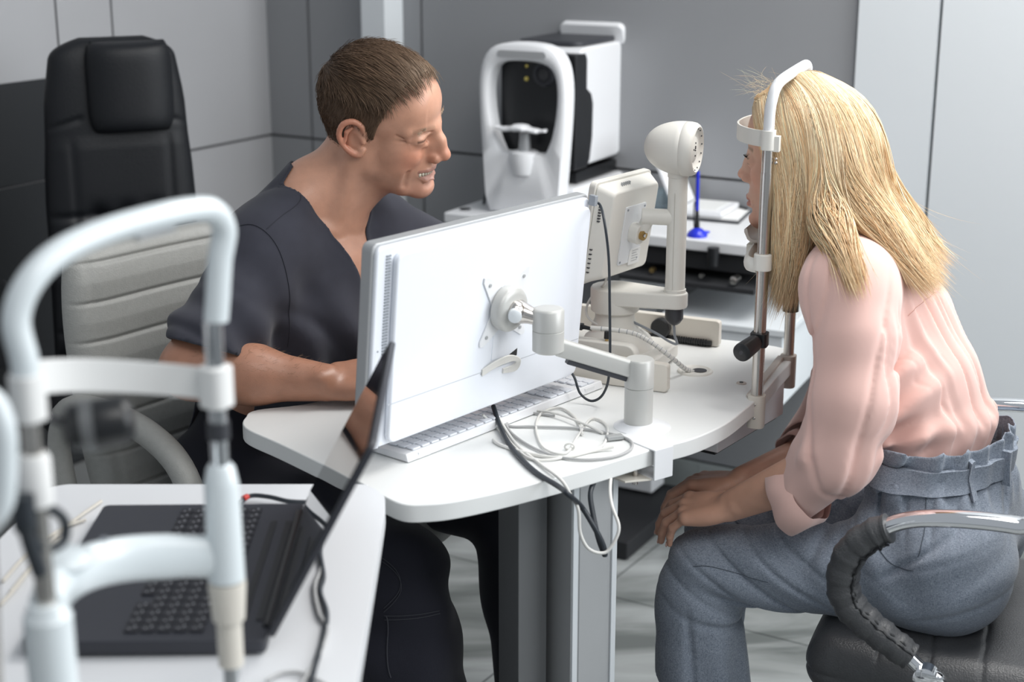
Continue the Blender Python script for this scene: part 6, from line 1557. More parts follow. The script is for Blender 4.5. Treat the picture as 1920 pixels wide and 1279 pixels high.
seam_px('shoulder_seam', bt, [(600, 350), (570, 372), (532, 402), (500, 430)], .0006, SCRUB_ST, top)
seam_px('sleeve_seam', bt, [(448, 424), (474, 421), (500, 436), (520, 462), (534, 500), (543, 550), (544, 610), (540, 650)], .0007, SCRUB_ST, top)

# trousers
Fp = Field((-.66, 2.0, .09), (.24, 2.95, .74), .0045)
Fp.cap(HPR, HPL, .115, .115, k=.03, wide=(ZZ, 1.05)); Fp.cap(hipc, hipc + ZZ * .10, .115, .105, k=.04, wide=(mlf, 1.3))
Fp.cap(HPR, KNR, .096, .080, k=.05); Fp.cap(KNR, KNR + (FTR - KNR) * .25, .080, .088, k=.02); Fp.cap(KNR + (FTR - KNR) * .2, FTR + ZZ * .03, .090, .098, k=.03)
Fp.cap(HPL, KNL, .096, .076, k=.05); Fp.cap(KNL, FTL + ZZ * .03, .076, .085, k=.02)
g = Fp.grid(); gx_, gy_, gz_ = g
kd_ = np.sqrt((gx_ - KNR[0] + .03) ** 2 + (gy_ - KNR[1] - .03) ** 2 + (gz_ - KNR[2] + .06) ** 2)
dr = .010 * np.exp(-(kd_ / .14) ** 2) * np.sin((gz_ + gx_ * .35 - gy_ * .5) * 60 + 1.0) + .004 * np.sin((gx_ * .9 + gy_ * .4) * 55 + 3 * np.sin(gz_ * 9)) * np.clip((.50 - gz_) / .1, 0, 1) + .0035 * np.sin((gx_ + gy_ + gz_ * 1.2) * 42 + 2 * np.sin(gx_ * 20)) * np.clip((gz_ - .40) / .1, 0, 1)
Fp.D -= dr.astype(f32)
pc_ = lambda x, y, z: np.maximum(.105 - z, z - .715)
Fp.D = np.maximum(Fp.D, pc_(*g).astype(f32)); vp, fp = Fp.mesh(1)
vp, fp = cut_open(vp, fp, lambda c: pc_(c[:, 0], c[:, 1], c[:, 2]), .0011)
tr = finish('trousers', vp, fp, [mat('black_cotton', (.014, .0145, .022), 0.85, spec=0.2, bump=0.1, bscale=900, sheen=0.1)], None, man, smooth=180); solidify(tr, .002)
btp = bvh_of(vp, fp)
cds = V3(0.75, -0.66, 0)
kp = lambda px, py, Y: Py(px, py, Y)
SCP = mat('trouser_stitching', (.035, .036, .045), 0.9)
for k_ in (0, 1):
    o_ = V3(0, 0, -.006 * k_)
    seam('pocket_stitching', btp, [kp(700, 1035, 2.15) + o_, kp(748, 1068, 2.13) + o_, kp(752, 1105, 2.12) + o_, kp(720, 1140, 2.12) + o_], .0007, SCP, tr)
    seam('pocket_stitching', btp, [kp(705, 1178, 2.08) + o_, kp(780, 1172, 2.08) + o_, kp(850, 1146, 2.12) + o_], .0008, SCP, tr)
seam('side_seam', btp, [kp(712, 1178, 2.08), kp(722, 1220, 2.07), kp(726, 1290, 2.06)], .0011, SCP, tr)
for k_, f_ in enumerate((FTR, FTL)):
    mb = MB(); c_ = V3(f_[0], f_[1], 0); mb.tube([c_ - mfw * .05 + ZZ * .045, c_ + ZZ * .05, c_ + mfw * .10 + ZZ * .040, c_ + mfw * .19 + ZZ * .030], [.035, .045, .046, .028], 16, up=(0, 0, 1), flat=(.85, 1.0))
    obj('shoe', mb, MT['black'], man, smooth=80)

# man's hair: cap over the skull plus combed strands
Fc = Field((-.125, -.100, -.10), (.120, .100, .145), .002, HMR, HMt)
Fc.ell((-.012, 0, .030), (.094, .075, .086), loc=True); Fc.ell((.028, 0, .038), (.064, .062, .066), k=.02, loc=True); Fc.ell((.052, 0, .046), (.038, .048, .044), k=.02, loc=True)
Fc.cap((-.032, 0, -.045), (-.05, 0, -.2), .052, .056, k=.03, loc=True)
g = Fc.grid(); x_, y_, z_ = g
hx = np.array([-.13, -.085, -.055, -.040, -.033, -.028, -.012, -.002, .006, .014, .022, .034, .044, .056, .070, .086, .12]); hz = np.array([-.075, -.068, -.058, -.045, -.020, .004, .026, .020, -.004, -.004, .022, .050, .072, .092, .106, .116, .14])
hline = lambda x, y: np.interp(x, hx, hz) + (-.004 * np.clip((.045 - np.abs(y)) / .045, 0, 1) if True else 0)
off = .0030 + .0065 * np.clip((z_ - .035) / .07, 0, 1) + .0006 * np.sin(y_ * 90 + x_ * 25) * np.clip((z_ - .05) / .04, 0, 1)
Dh = Fc.D - off.astype(f32)
Hc = (np.broadcast_to(hline(x_[:, :, :], y_), (x_.shape[0], y_.shape[1], 1)) - z_).astype(f32)
Fc.D = np.maximum(Dh, Hc * .8); vhc, fhc = Fc.mesh(2)
Lc = (vhc - HMt) @ HMR
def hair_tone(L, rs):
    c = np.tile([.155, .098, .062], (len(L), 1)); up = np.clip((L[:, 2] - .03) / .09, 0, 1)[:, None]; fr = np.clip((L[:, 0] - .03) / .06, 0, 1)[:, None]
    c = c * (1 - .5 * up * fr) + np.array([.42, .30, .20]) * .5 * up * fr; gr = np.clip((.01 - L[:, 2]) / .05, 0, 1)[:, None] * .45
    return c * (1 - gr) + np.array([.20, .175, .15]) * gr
rs = np.random.RandomState(3)
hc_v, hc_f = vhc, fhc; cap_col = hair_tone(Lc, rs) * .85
# strands
bh = bvh_of(vhc, fhc); nS = 9000; m_ = 6
sel = rs.randint(0, len(vhc), nS * 2); P0 = Lc[sel] + rs.randn(nS * 2, 3) * .001
keep = (P0[:, 2] > np.interp(P0[:, 0], hx, hz) + .001 + .004 * np.clip((P0[:, 0] - .03) / .02, 0, 1)); P0 = P0[keep][:nS]; nS = len(P0)
lin = np.sqrt(rs.rand(nS)); side_ = np.abs(P0[:, 1]) > .045
flow = np.zeros((nS, 3)); upz = np.clip((P0[:, 2] - .045) / .05, 0, 1)[:, None]
flow += upz * np.array([1.0, -.30, .0]) + (1 - upz) * np.stack([-.35 * np.ones(nS), 0 * lin, -1.0 * np.ones(nS)], 1)
cen_ = np.array([-.005, 0, .025]); nr = P0 - cen_; nr /= np.linalg.norm(nr, axis=1, keepdims=True)
flow -= nr * (flow * nr).sum(1, keepdims=True); flow /= np.linalg.norm(flow, axis=1, keepdims=True); flow += rs.randn(nS, 3) * .10
Ls = (.010 + .022 * upz[:, 0]) * (.7 + .6 * rs.rand(nS)); tt = np.linspace(0, 1, m_)
SP = P0[:, None, :] + flow[:, None, :] * (Ls[:, None] * tt)[:, :, None] - nr[:, None, :] * ((Ls[:, None] ** 2) * tt ** 2 * (5.2 - 2.6 * np.clip((P0[:, :1] - .03) / .04, 0, 1)))[:, :, None] + nr[:, None, :] * (.0015 * np.sin(tt * 2.6) + .0006)[None, :, None]
sv_, sf_ = strands_mesh(SP @ HMR.T + HMt, .00028)
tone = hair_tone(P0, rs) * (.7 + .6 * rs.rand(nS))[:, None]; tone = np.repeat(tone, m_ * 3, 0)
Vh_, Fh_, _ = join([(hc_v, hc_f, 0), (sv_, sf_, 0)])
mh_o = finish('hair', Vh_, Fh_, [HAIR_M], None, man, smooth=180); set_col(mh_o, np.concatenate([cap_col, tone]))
# eyebrows and forearm hair
ab = MB(); rs = np.random.RandomState(5)
for i in range(150):
    s_ = -1 if i % 2 else 1; y_b = .014 + .034 * rs.rand(); z_b = .0195 - .10 * (y_b - .030) ** 2 / .02 + .002 * rs.randn(); xb = .0895 - .30 * (y_b - .012) ** 1.15 + .002
    p = hl(xb, s_ * y_b, z_b); d_ = HMR @ unit(V3(-.2, s_ * .9, .25 + .2 * rs.randn())); ab.tube([p, p + d_ * .004, p + d_ * .007 - HMR @ V3(.0008, 0, 0)], [.00022, .0002, .0001], 4)
obj('eyebrow_hair', ab, mat('fair_brow_hair', (.25, .17, .11), .6), man)
ab = MB(); bta = bvh_of(va, fa)
for i in range(260):
    t_ = rs.rand(); b0 = ELR * (1 - t_) + WRR * t_; d0 = unit(V3(.1 * rs.randn(), -.5 + .7 * rs.randn(), 1.0 * abs(rs.randn()) + .2)); r_ = bta.find_nearest(Vector(tuple(b0 + d0 * .05)))
    q_ = np.array(r_[0]); n_ = np.array(r_[1]); d_ = unit(unit(WRR - ELR) * .8 + n_ * .7 + rs.randn(3) * .3); l_ = .006 + .006 * rs.rand(); ab.tube([q_, q_ + d_ * l_ * .6, q_ + d_ * l_ - n_ * .001], [.00012, .00010, .00004], 3)
obj('arm_hair', ab, mat('arm_hair_brown', (.30, .19, .11), .6), man)['kind'] = 'stuff'

# ---------------------------------------------------------------- WOMAN
wo = thing('person', 'blonde woman in pink blouse and grey trousers, chin on the rest, hands on her knee', 'person', W(-0.30, 0.05, 0))
RW = np.stack([WA, WL, ZZ], 1)
HWt0 = W(-0.034, 0.0, 1.117); WS = .95; HWR = RW @ Rm3(R(-4), R(2), R(0)); HWt = HWt0
hw_ = lambda x, y, z: HWt + HWR @ (V3(x, y, z) * WS)
Fh = Field((-.135 / WS, -.115, -.22), (.135, .115, .130), .00165, HWR * 1.0, HWt)
# head space is scaled: build at unit scale, then shrink the vertices
head_prims(Fh, True, 0.0)
Fh.cap((-.030, 0, -.045), (-.105, 0, -.215), .046, .055, k=.03, loc=True)
vl, fl = surface_nets(Fh.D, Fh.lo, Fh.h, 2); Lw = vl.copy(); vh = (vl * WS) @ HWR.T + HWt
# frame: (s, l, z)
FR = lambda lo, hi, h: Field(lo, hi, h, RW, WM)
shN, shF = tuple(W2(1592, 540, .158)), (-.125, -.160, .945)
elN, wrN = tuple(W2(1562, 868, .232)), tuple(W2(1372, 948, .190))
elF, wrF = tuple(W2(1530, 850, -.120)), tuple(W2(1392, 900, .045))
c3 = lambda p: V3(*p)
Fa = FR((-.30, .08, .44), (.20, .33, 1.03), .0022)
Fa.cap(shN, elN, .045, .038, loc=True); Fa.cap(elN, wrN, .038, .0225, k=.02, loc=True, wide=(ZZ, 1.12)); Fa.ell(c3(wrN) + V3(-.010, .018, .004), (.008, .008, .008), k=.012, loc=True)
tipsN = hand(Fa, c3(wrN), V3(.88, -.10, -.30), V3(.28, .38, .90), V3(0, -1, 0), [(22, 26, 12), (24, 30, 14), (26, 30, 14), (30, 28, 12)], scale=.93, spread=1.3, thumb=(30, 25)) if False else None
class LocalField:
    """lets hand() write into a field using the field's own coordinates"""
    def __init__(s, F): s.F = F
    def cap(s, a, b, r0, r1=None, k=0.0, **kw): s.F.cap(a, b, r0, r1, k, loc=True)
    def ell(s, c, r, k=0.0, ax=None, **kw): s.F.ell(c, r, k, loc=True, ax=ax if ax is not None else np.eye(3))
    def chain(s, pts, rs, k=0.0, k_in=None): s.F.chain(pts, rs, k, loc=True, k_in=k_in)
tipsN = hand(LocalField(Fa), c3(wrN), V3(.90, -.06, -.20), V3(.20, .30, .93), V3(0, -1, 0), [(24, 22, 10), (26, 26, 12), (30, 26, 12), (34, 26, 12)], scale=.95, spread=1.2, thumb=(28, 25), r=.93)
va, fa = Fa.mesh(2)
Fb = FR((-.26, -.26, .44), (.22, .14, 1.03), .0024)
Fb.cap(shF, elF, .045, .036, loc=True); Fb.cap(elF, wrF, .036, .0220, k=.02, loc=True, wide=(ZZ, 1.1))
tipsF = hand(LocalField(Fb), c3(wrF), V3(.95, .05, -.12), V3(.12, -.10, .98), V3(0, 1, 0), [(30, 28, 12), (32, 30, 14), (34, 30, 14), (38, 28, 12)], scale=.95, spread=1.1, thumb=(28, 25), r=.93)
vb, fb_ = Fb.mesh(2)
hpN, hpF = (-.315, .135, .520), (-.315, -.055, .520); knN, knF = (.056, .158, .470), (.066, .030, .468); ftN, ftF = (.085, .155, .09), (.13, .03, .09)
Ft = FR((-.44, -.20, .0), (.28, .26, 1.02), .006)
Ft.chain([(-.305, .04, .53), (-.255, .04, .69), (-.178, .01, .86), (-.125, 0, .930)], [.090, .060, .056, .042], k=.04, loc=True, wide=(WL, 1.3))
for h_, k_, f_ in ((hpN, knN, ftN), (hpF, knF, ftF)):
    Ft.cap(h_, k_, .072, .050, k=.04, loc=True); Ft.cap(k_, f_, .046, .032, k=.02, loc=True); Ft.cap(V3(*f_) - ZZ * .03, V3(*f_) + V3(.14, 0, -.055), .030, .024, k=.02, loc=True)
vt, ft = Ft.mesh(1)
V_, F_, MI = join([(vh, fh if False else fl, 0), (va, fa, 0), (vb, fb_, 0), (vt, ft, 0)])
base_w = np.array([.66, .40, .30]); cols = np.tile(base_w * [.96, .90, .86], (len(V_), 1)); cols[:len(vh)] = face_colors(Lw, base_w, True, 0.0)
col_all = [cols]; mm = [MI]
for ev, ef, ec in eye_part(HWR, HWt, WS, (1, -.05, -.05), True):
    F_ = np.concatenate([F_, ef + len(V_)]); V_ = np.concatenate([V_, ev]); col_all.append(ec); mm.append(np.ones(len(ef)))
# nails
for p2, p3, d_, up_ in tipsN + tipsF:
    c_ = RW @ (p3 + up_ * .0052 + d_ * .001) + WM; dd_, uu_ = RW @ d_, RW @ up_; ss_ = np.cross(dd_, uu_)
    nm = MB(); nm.ball((0, 0, 0), 1, n=10); nv_ = np.array(nm.v); nv_ = c_ + np.outer(nv_[:, 0] * .0055, dd_) + np.outer(nv_[:, 1] * .0042, ss_) + np.outer(nv_[:, 2] * .0016, uu_)
    nf_ = np.array([list(q) + [q[2]] * (4 - len(q)) for q in nm.f]); F_ = np.concatenate([F_, nf_ + len(V_)]); V_ = np.concatenate([V_, nv_]); col_all.append(np.tile([.62, .38, .32], (len(nv_), 1))); mm.append(np.full(len(nf_), 0))
wb = finish('body', V_, F_, [SKIN_W, EYE], np.concatenate(mm), wo, smooth=180); set_col(wb, np.concatenate(col_all))
ab = MB()
for i in range(44):
    y_b = .0315 + .024 * (i / 43 - .5); s_ = 1 if i % 2 else -1; p = hw_(.0735 + .0136 * math.cos((y_b - .0315) / .0155), s_ * y_b, .0046); d_ = HWR @ unit(V3(.9, s_ * .25 * (y_b - .03) * 60, .45)); ab.tube([p, p + d_ * .0045, p + d_ * .007 + HWR @ V3(0, 0, .0015)], [.00022, .00018, .0001], 4)
obj('eyelash', ab, mat('dark_lash', (.02, .015, .012), .6), wo)

# trousers
Fp = FR((-.47, -.22, .20), (.20, .30, .76), .0038)
Fp.ell((-.310, .130, .532), (.102, .100, .108), k=.02, loc=True, ax=np.eye(3)); Fp.ell((-.310, -.050, .532), (.102, .100, .108), k=.05, loc=True, ax=np.eye(3))
Fp.chain([(-.305, .04, .56), (-.284, .04, .650), (-.278, .04, .735)], [.096, .088, .090], k=.05, loc=True, wide=(WL, 1.42))
Fp.cap(hpN, knN, .088, .063, k=.05, loc=True); Fp.cap(hpF, knF, .085, .062, k=.05, loc=True)
Fp.cap(knN, (.070, .158, .40), .060, .066, k=.015, loc=True); Fp.cap((.068, .158, .42), (.048, .158, .16), .066, .082, k=.02, loc=True)
Fp.cap(knF, (.108, .03, .16), .060, .058, k=.02, loc=True)
g = Fp.grid(); s_g, l_g, z_g = g
def gb(s0, z0, ws, wz): return np.exp(-((s_g - s0) / ws) ** 2 - ((z_g - z0) / wz) ** 2)
crs = lambda x, n: -np.exp(-n * (1 - np.cos(x)))
dr = .0075 * crs((s_g * .50 - z_g * .86) * 150 + .9 * np.sin(s_g * 17) + l_g * 8, 7) * gb(-.05, .485, .15, .075) + .0030 * np.sin((s_g * .45 - z_g * .9) * 95 + l_g * 15) * gb(-.05, .49, .18, .09)
dr = dr + .010 * crs((s_g * .72 + z_g * .30) * 70 + 1.2, 10) * gb(-.17, .565, .07, .05)
dr = dr + .013 * gb(-.015, .405, .06, .045) * crs((z_g * 1.0 - s_g * .35) * 110 + 2.2, 5) - .006 * np.exp(-((s_g - .055 - (z_g - .3) * .1) / .006) ** 2) * np.clip((.43 - z_g) / .05, 0, 1)
dr = dr + .0055 * np.sin((l_g * .8 + s_g * .6) * 150 + 2 * np.sin(z_g * 20)) * np.clip((z_g - .60) / .06, 0, 1) + .0050 * crs(s_g * 165 + l_g * 30 + 1.0 * np.sin(z_g * 18), 9) * np.exp(-((z_g - .625) / .038) ** 2)
dr = dr + .009 * crs((s_g * .62 + z_g * .78) * 88 + 1.6, 12) * gb(-.27, .565, .07, .045) + .007 * crs((s_g * .35 + z_g * .9) * 78 + .4, 12) * gb(-.33, .52, .09, .05)
dr = dr + .0065 * np.sin((s_g * .9 - z_g * .55) * 75 + 1.0) * gb(-.20, .53, .075, .09) + .004 * np.sin((s_g * .5 + z_g) * 80) * gb(-.34, .54, .08, .08)
dr = dr + .004 * np.sin((s_g + l_g) * 70 + 1.5 * np.sin(z_g * 14)) * np.clip((.40 - z_g) / .08, 0, 1)
dr = dr - .010 * np.exp(-((z_g - .672 + (s_g + .28) * -.08) / .014) ** 2) * (z_g > .6)              # drawn in under the belt
dr = dr + .008 * np.clip((z_g - .70) / .03, 0, 1)
Fp.D -= dr.astype(f32)
cutn = unit(V3(.55, 0, .83))
def pcut(s, l, z):
    hem_ = -((s - .118) * -.45 + (z - .268) * 1.0) * .9
    return np.maximum(np.minimum(hem_, .45 - z), z - (.712 + .005 * np.sin(l * 160 + s * 60) - .05 * (s + .28)))
Fp.D = np.maximum(Fp.D, pcut(*g).astype(f32)); vl, fl2 = surface_nets(Fp.D, Fp.lo, Fp.h, 1)
vl, fl2 = cut_open(vl, fl2, lambda c: pcut(c[:, 0], c[:, 1], c[:, 2]), .0011)
vp = vl @ RW.T + WM; wt = finish('trousers', vp, fl2, [WOOL], None, wo, smooth=180); solidify(wt, .0018)
btw = bvh_of(vp, fl2)
# belt and loops
def girdle(z0, z1, out, m, name, parent, a0=0, a1=360, wav=0.0, closed=True, n=120):
    mb = MB(); vs = []; cs = V3(-.286, .04, 0); nn = n
    for i in range(nn):
        a_ = R(a0 + (a1 - a0) * i / (nn if closed else nn - 1)); d_ = WA * math.cos(a_) + WL * math.sin(a_)
        for z_ in (z0, (z0 + z1) / 2, z1):
            o_ = W(cs[0], cs[1], z_ + .05 * (-(math.cos(a_)) * .1)); hit = btw.ray_cast(Vector(tuple(o_ + d_ * .30)), Vector(tuple(-d_)))
            r_ = .30 - (hit[3] if hit[3] else .18); vs.append((d_, r_, z_, o_))
    rr = np.array([v_[1] for v_ in vs]).reshape(nn, 3)
    for it in range(6): rr = (np.roll(rr, 1, 0) + rr * 2 + np.roll(rr, -1, 0)) / 4 if closed else rr
    P = []
    for layer in (out, -.002):
        for i in range(nn):
            for j in range(3): v_ = vs[i * 3 + j]; P.append(v_[3] + v_[0] * (rr[i, j] + layer + (.002 if j == 1 and layer > 0 else 0) + wav * math.sin(i * .9)))
    F4 = []; rng = nn if closed else nn - 1
    for i in range(rng):
        k = (i + 1) % nn
        for j in range(2): F4.append((i * 3 + j, k * 3 + j, k * 3 + j + 1, i * 3 + j + 1)); F4.append((nn * 3 + i * 3 + j + 1, nn * 3 + k * 3 + j + 1, nn * 3 + k * 3 + j, nn * 3 + i * 3 + j))
        F4.append((i * 3 + 2, k * 3 + 2, nn * 3 + k * 3 + 2, nn * 3 + i * 3 + 2)); F4.append((nn * 3 + i * 3, nn * 3 + k * 3, k * 3, i * 3))
    if not closed: F4 += [(0, 1, nn * 3 + 1, nn * 3), (1, 2, nn * 3 + 2, nn * 3 + 1)]; e_i = (nn - 1) * 3; F4 += [(e_i, nn * 3 + e_i, nn * 3 + e_i + 1, e_i + 1), (e_i + 1, nn * 3 + e_i + 1, nn * 3 + e_i + 2, e_i + 2)]
    mb.add(P, F4); return obj(name, mb, m, parent, smooth=50)
belt = girdle(.652, .686, .0085, WOOL, 'belt', wt)
for an in (38, 118, 160, -60, -130): girdle(.643, .697, .0140, WOOL, 'belt_loop', belt, an, an + 5, closed=False, n=4)

# blouse
Fs = FR((-.46, -.30, .55), (.04, .36, 1.06), .0038)
Fs.chain([(-.262, .035, .705), (-.232, .030, .78), (-.184, .012, .87), (-.142, .0, .925), (-.125, 0, .950)], [.088, .084, .080, .068, .052], k=.04, loc=True, wide=(WL, 1.36))
Fs.cap(shN, shF, .060, .060, k=.06, loc=True); Fs.cap((-.115, .03, .975), shN, .048, .044, k=.06, loc=True); Fs.cap((-.110, -.03, .985), shF, .042, .056, k=.04, loc=True)
Fs.cap((-.085, 0, .995), (-.12, 0, .965), .050, .056, k=.03, loc=True)
cufN, cufF = W2(1497, 930, .216), c3(elF) * .80 + c3(wrF) * .20
Fs.chain([shN, W2(1604, 640, .200), W2(1600, 750, .222), W2(1566, 855, .232)], [.042, .054, .060, .055], k=.07, loc=True, k_in=.03)
Fs.cap(W2(1566, 855, .232), cufN + V3(.012, 0, -.004), .056, .043, k=.03, loc=True)
Fs.chain([shF, (-.160, -.185, .82), elF], [.064, .066, .062], k=.03, loc=True, k_in=.03); Fs.cap(elF, cufF, .062, .046, k=.03, loc=True)
g = Fs.grid(); s_g, l_g, z_g = g
def gb3(c, w_): return np.exp(-((s_g - c[0]) / w_[0]) ** 2 - ((l_g - c[1]) / w_[1]) ** 2 - ((z_g - c[2]) / w_[2]) ** 2)
bk_ = np.clip((-.20 - s_g) / .05, 0, 1)
yoke = np.clip((.925 - z_g + (s_g + .30) * .3) / .03, 0, 1)
back_z = bk_ * yoke * np.clip((z_g - .70) / .05, .35, 1)
fan = (l_g - .02) / (1.0 + 1.1 * (.93 - z_g)); dr = (-.0032 * np.exp(-6 * (1 - np.cos(fan * 330 + 1.1 * np.sin(fan * 60)))) * np.clip((z_g - .78) / .09, 0, 1) + .0022 * np.sin(fan * 260 + 1.5 * np.sin(z_g * 9) + 2 * np.sin(fan * 37)) * np.clip((z_g - .80) / .08, .15, 1) - .0075 * np.exp(-7 * (1 - np.cos(fan * 150 + 1.2 * np.sin(z_g * 8 + 1)))) - .006 * np.exp(-10 * (1 - np.cos(fan * 97 + 2 - z_g * 3)))) * back_z
arm_m = np.clip((l_g - .165) / .03, 0, 1)
cre = lambda x, n: -np.exp(-n * (1 - np.cos(x)))
dr = dr + .0046 * arm_m * cre((s_g * 1.0 + l_g * .35 + (z_g - .7) * .22) * 70 + .6 * np.sin(z_g * 5), 16) + .0040 * arm_m * cre((s_g * .9 - l_g * .5 - (z_g - .7) * .30) * 55 + 2.5 + .5 * np.sin(z_g * 6), 22) + .0008 * arm_m * np.sin((s_g * 1.0 + l_g * .3 + (z_g - .7) * .12) * 85 + 1.2 * np.sin(z_g * 9)) * np.clip((.93 - z_g) / .1, 0, 1)
dr = dr + .006 * gb3((-.25, .15, .80), (.06, .05, .08)) * np.sin((z_g * .9 + s_g * .7) * 110) - .012 * np.exp(-((z_g - .845 + (s_g + .22) * .9) / .007) ** 2) * gb3((-.225, .17, .845), (.035, .04, .05))
dr = dr + .008 * gb3((-.22, .16, .735), (.12, .06, .035)) * np.sin((z_g + s_g * .35) * 130 + .5)
dr = dr + .010 * np.exp(-((z_g - .735) / .022) ** 2) * np.clip((.15 - l_g) / .02, 0, 1)               # blousing above the waistband
dr = dr + .005 * np.sin((s_g * .8 + l_g) * 120 + z_g * 30) * np.exp(-((z_g - .72) / .04) ** 2)
Fs.D -= dr.astype(f32)
cdirN, cdirF = unit(c3(wrN) - c3(elN)), unit(c3(wrF) - c3(elF))
def c_near(s, l, z): return np.minimum(np.minimum(l - .10, .76 - z), (s - cufN[0]) * cdirN[0] + (l - cufN[1]) * cdirN[1] + (z - cufN[2]) * cdirN[2])
def c_far(s, l, z): return np.minimum(np.minimum(.07 - l, .76 - z), (s - cufF[0]) * cdirF[0] + (l - cufF[1]) * cdirF[1] + (z - cufF[2]) * cdirF[2])
ncn = unit(V3(.55, 0, .83))
def c_neck(s, l, z): return .052 - np.sqrt((s + .085) ** 2 * .9 + l ** 2) + np.minimum(0, (z - .985)) * 3.0
def c_bot(s, l, z): return np.where(l > .155, -1.0, .700 - z)
def bcut(s, l, z): return np.maximum(np.maximum(c_near(s, l, z), c_far(s, l, z)), np.maximum(c_neck(s, l, z), .676 - z - np.clip((s + .165) * 5, 0, 1) - np.clip((l - .140) * 4, 0, 1) - np.clip((-.125 - l) * 4, 0, 1)))
Fs.D = np.maximum(Fs.D, bcut(*g).astype(f32)); vl, fl3 = surface_nets(Fs.D, Fs.lo, Fs.h, 1)
vl, fl3 = cut_open(vl, fl3, lambda c: bcut(c[:, 0], c[:, 1], c[:, 2]), .0010)
vbz = vl @ RW.T + WM; bz_o = finish('blouse', vbz, fl3, [BLOUSE], None, wo, smooth=180); solidify(bz_o, .0012)
btb = bvh_of(vbz, fl3)
seam_px('yoke_seam', btb, [(1704, 592), (1714, 582), (1728, 570), (1744, 557), (1764, 540)], .0007, BLOUSE, bz_o)
WS_ = mat('trouser_seam_thread', (.10, .12, .15), 0.9)
seam_px('side_seam', btw, [(1737, 925), (1736, 955), (1733, 1000), (1722, 1045)], .0007, WS_, wt)
seam_px('pocket_seam', btw, [(1645, 1025), (1665, 1052), (1690, 1066), (1712, 1070)], .0008, WS_, wt)
seam_px('knee_seam', btw, [(1300, 1062), (1330, 1062), (1380, 1075), (1440, 1092)], .0006, WS_, wt)
# rolled cuffs
for cc_, dd_, nm_ in ((cufN, cdirN, 1), (cufF, cdirF, 0)):
    u1 = unit(np.cross(dd_, V3(0, 1, 0))); u2 = np.cross(dd_, u1); mb = MB(); rows_ = [(-.024, .0480), (-.014, .0535), (.004, .0550), (.024, .0535), (.027, .0505), (.012, .0470), (-.014, .045)] if nm_ else [(-.02, .046), (-.01, .050), (.004, .050), (.018, .049), (.02, .046), (.0, .043)]
    vs = []; nn = 48
    for (h_, r_) in rows_:
        for k in range(nn):
            a_ = 2 * math.pi * k / nn; rr = r_ + .0022 * math.sin(3 * a_ + 1 + h_ * 40) + .0015 * math.sin(7 * a_ + h_ * 60); hh = h_ + .006 * math.sin(a_ * 2 + .6) * (h_ > 0)
            vs.append(RW @ (cc_ + dd_ * hh + u1 * rr * math.cos(a_) * .98 + u2 * rr * math.sin(a_) * 1.0) + WM)
    fs = [(i * nn + k, i * nn + (k + 1) % nn, (i + 1) * nn + (k + 1) % nn, (i + 1) * nn + k) for i in range(len(rows_) - 1) for k in range(nn)]
    mb.add(vs, fs); obj('rolled_cuff', mb, BLOUSE, bz_o, smooth=80)

# hair
GD = [  # (px, py, side offset) from root to tip
    [(1418, 190, .022), (1428, 228, .052), (1456, 290, .076), (1471, 370, .084), (1480, 440, .088), (1482, 510, .092), (1462, 570, .098)],
    [(1440, 172, .018), (1458, 225, .066), (1480, 310, .082), (1490, 390, .086), (1494, 460, .090), (1490, 520, .100), (1474, 566, .108)],
    [(1470, 154, .012), (1496, 210, .070), (1512, 300, .084), (1516, 385, .088), (1514, 450, .094), (1502, 515, .108), (1482, 560, .118)],
    [(1492, 146, .008), (1532, 205, .068), (1548, 300, .084), (1550, 385, .090), (1560, 440, .120), (1584, 492, .175), (1602, 546, .205)],
    [(1510, 143, .005), (1560, 200, .060), (1576, 290, .076), (1580, 365, .084), (1600, 414, .098), (1662, 472, .104), (1738, 542, .100)],
    [(1526, 145, .003), (1582, 208, .044), (1600, 290, .056), (1610, 370, .062), (1636, 430, .072), (1688, 490, .078), (1742, 538, .078)],
    [(1538, 148, .001), (1596, 212, .010), (1620, 290, .012), (1634, 370, .014), (1666, 430, .015), (1712, 485, .015), (1760, 532, .015)]]
def guide(gd, sgn=1):
    out = []
    for ki, (px, py, o_) in enumerate(gd):
        if ki < 2: py += 13 - 6 * ki
        p = W2(px, py, o_); out.append(V3(p[0], sgn * o_, p[2]))
    return np.array(out)
near_g = [guide(g_) for g_ in GD]; far_g = [guide(g_, -1) for g_ in GD[::-1][1:]]
allg = near_g + far_g
res = 22
def resample(P, n):
    S_ = np.array(spline([p for p in P], 10)); L = np.concatenate([[0], np.cumsum(np.linalg.norm(np.diff(S_, axis=0), axis=1))]); t = np.linspace(0, L[-1], n)
    return np.stack([np.interp(t, L, S_[:, k]) for k in range(3)], 1)
GR = np.array([resample(g_, res) for g_ in allg])                # (G, res, 3)
def dsample(F, P):
    q = (P - F.lo) / F.h; q = np.clip(q, 0, np.array(F.D.shape) - 1.001); i = np.floor(q).astype(int); f = q - i; o = 0
    for c in CO: o = o + F.D[i[..., 0] + c[0], i[..., 1] + c[1], i[..., 2] + c[2]] * (f[..., 0] if c[0] else 1 - f[..., 0]) * (f[..., 1] if c[1] else 1 - f[..., 1]) * (f[..., 2] if c[2] else 1 - f[..., 2])
    return o
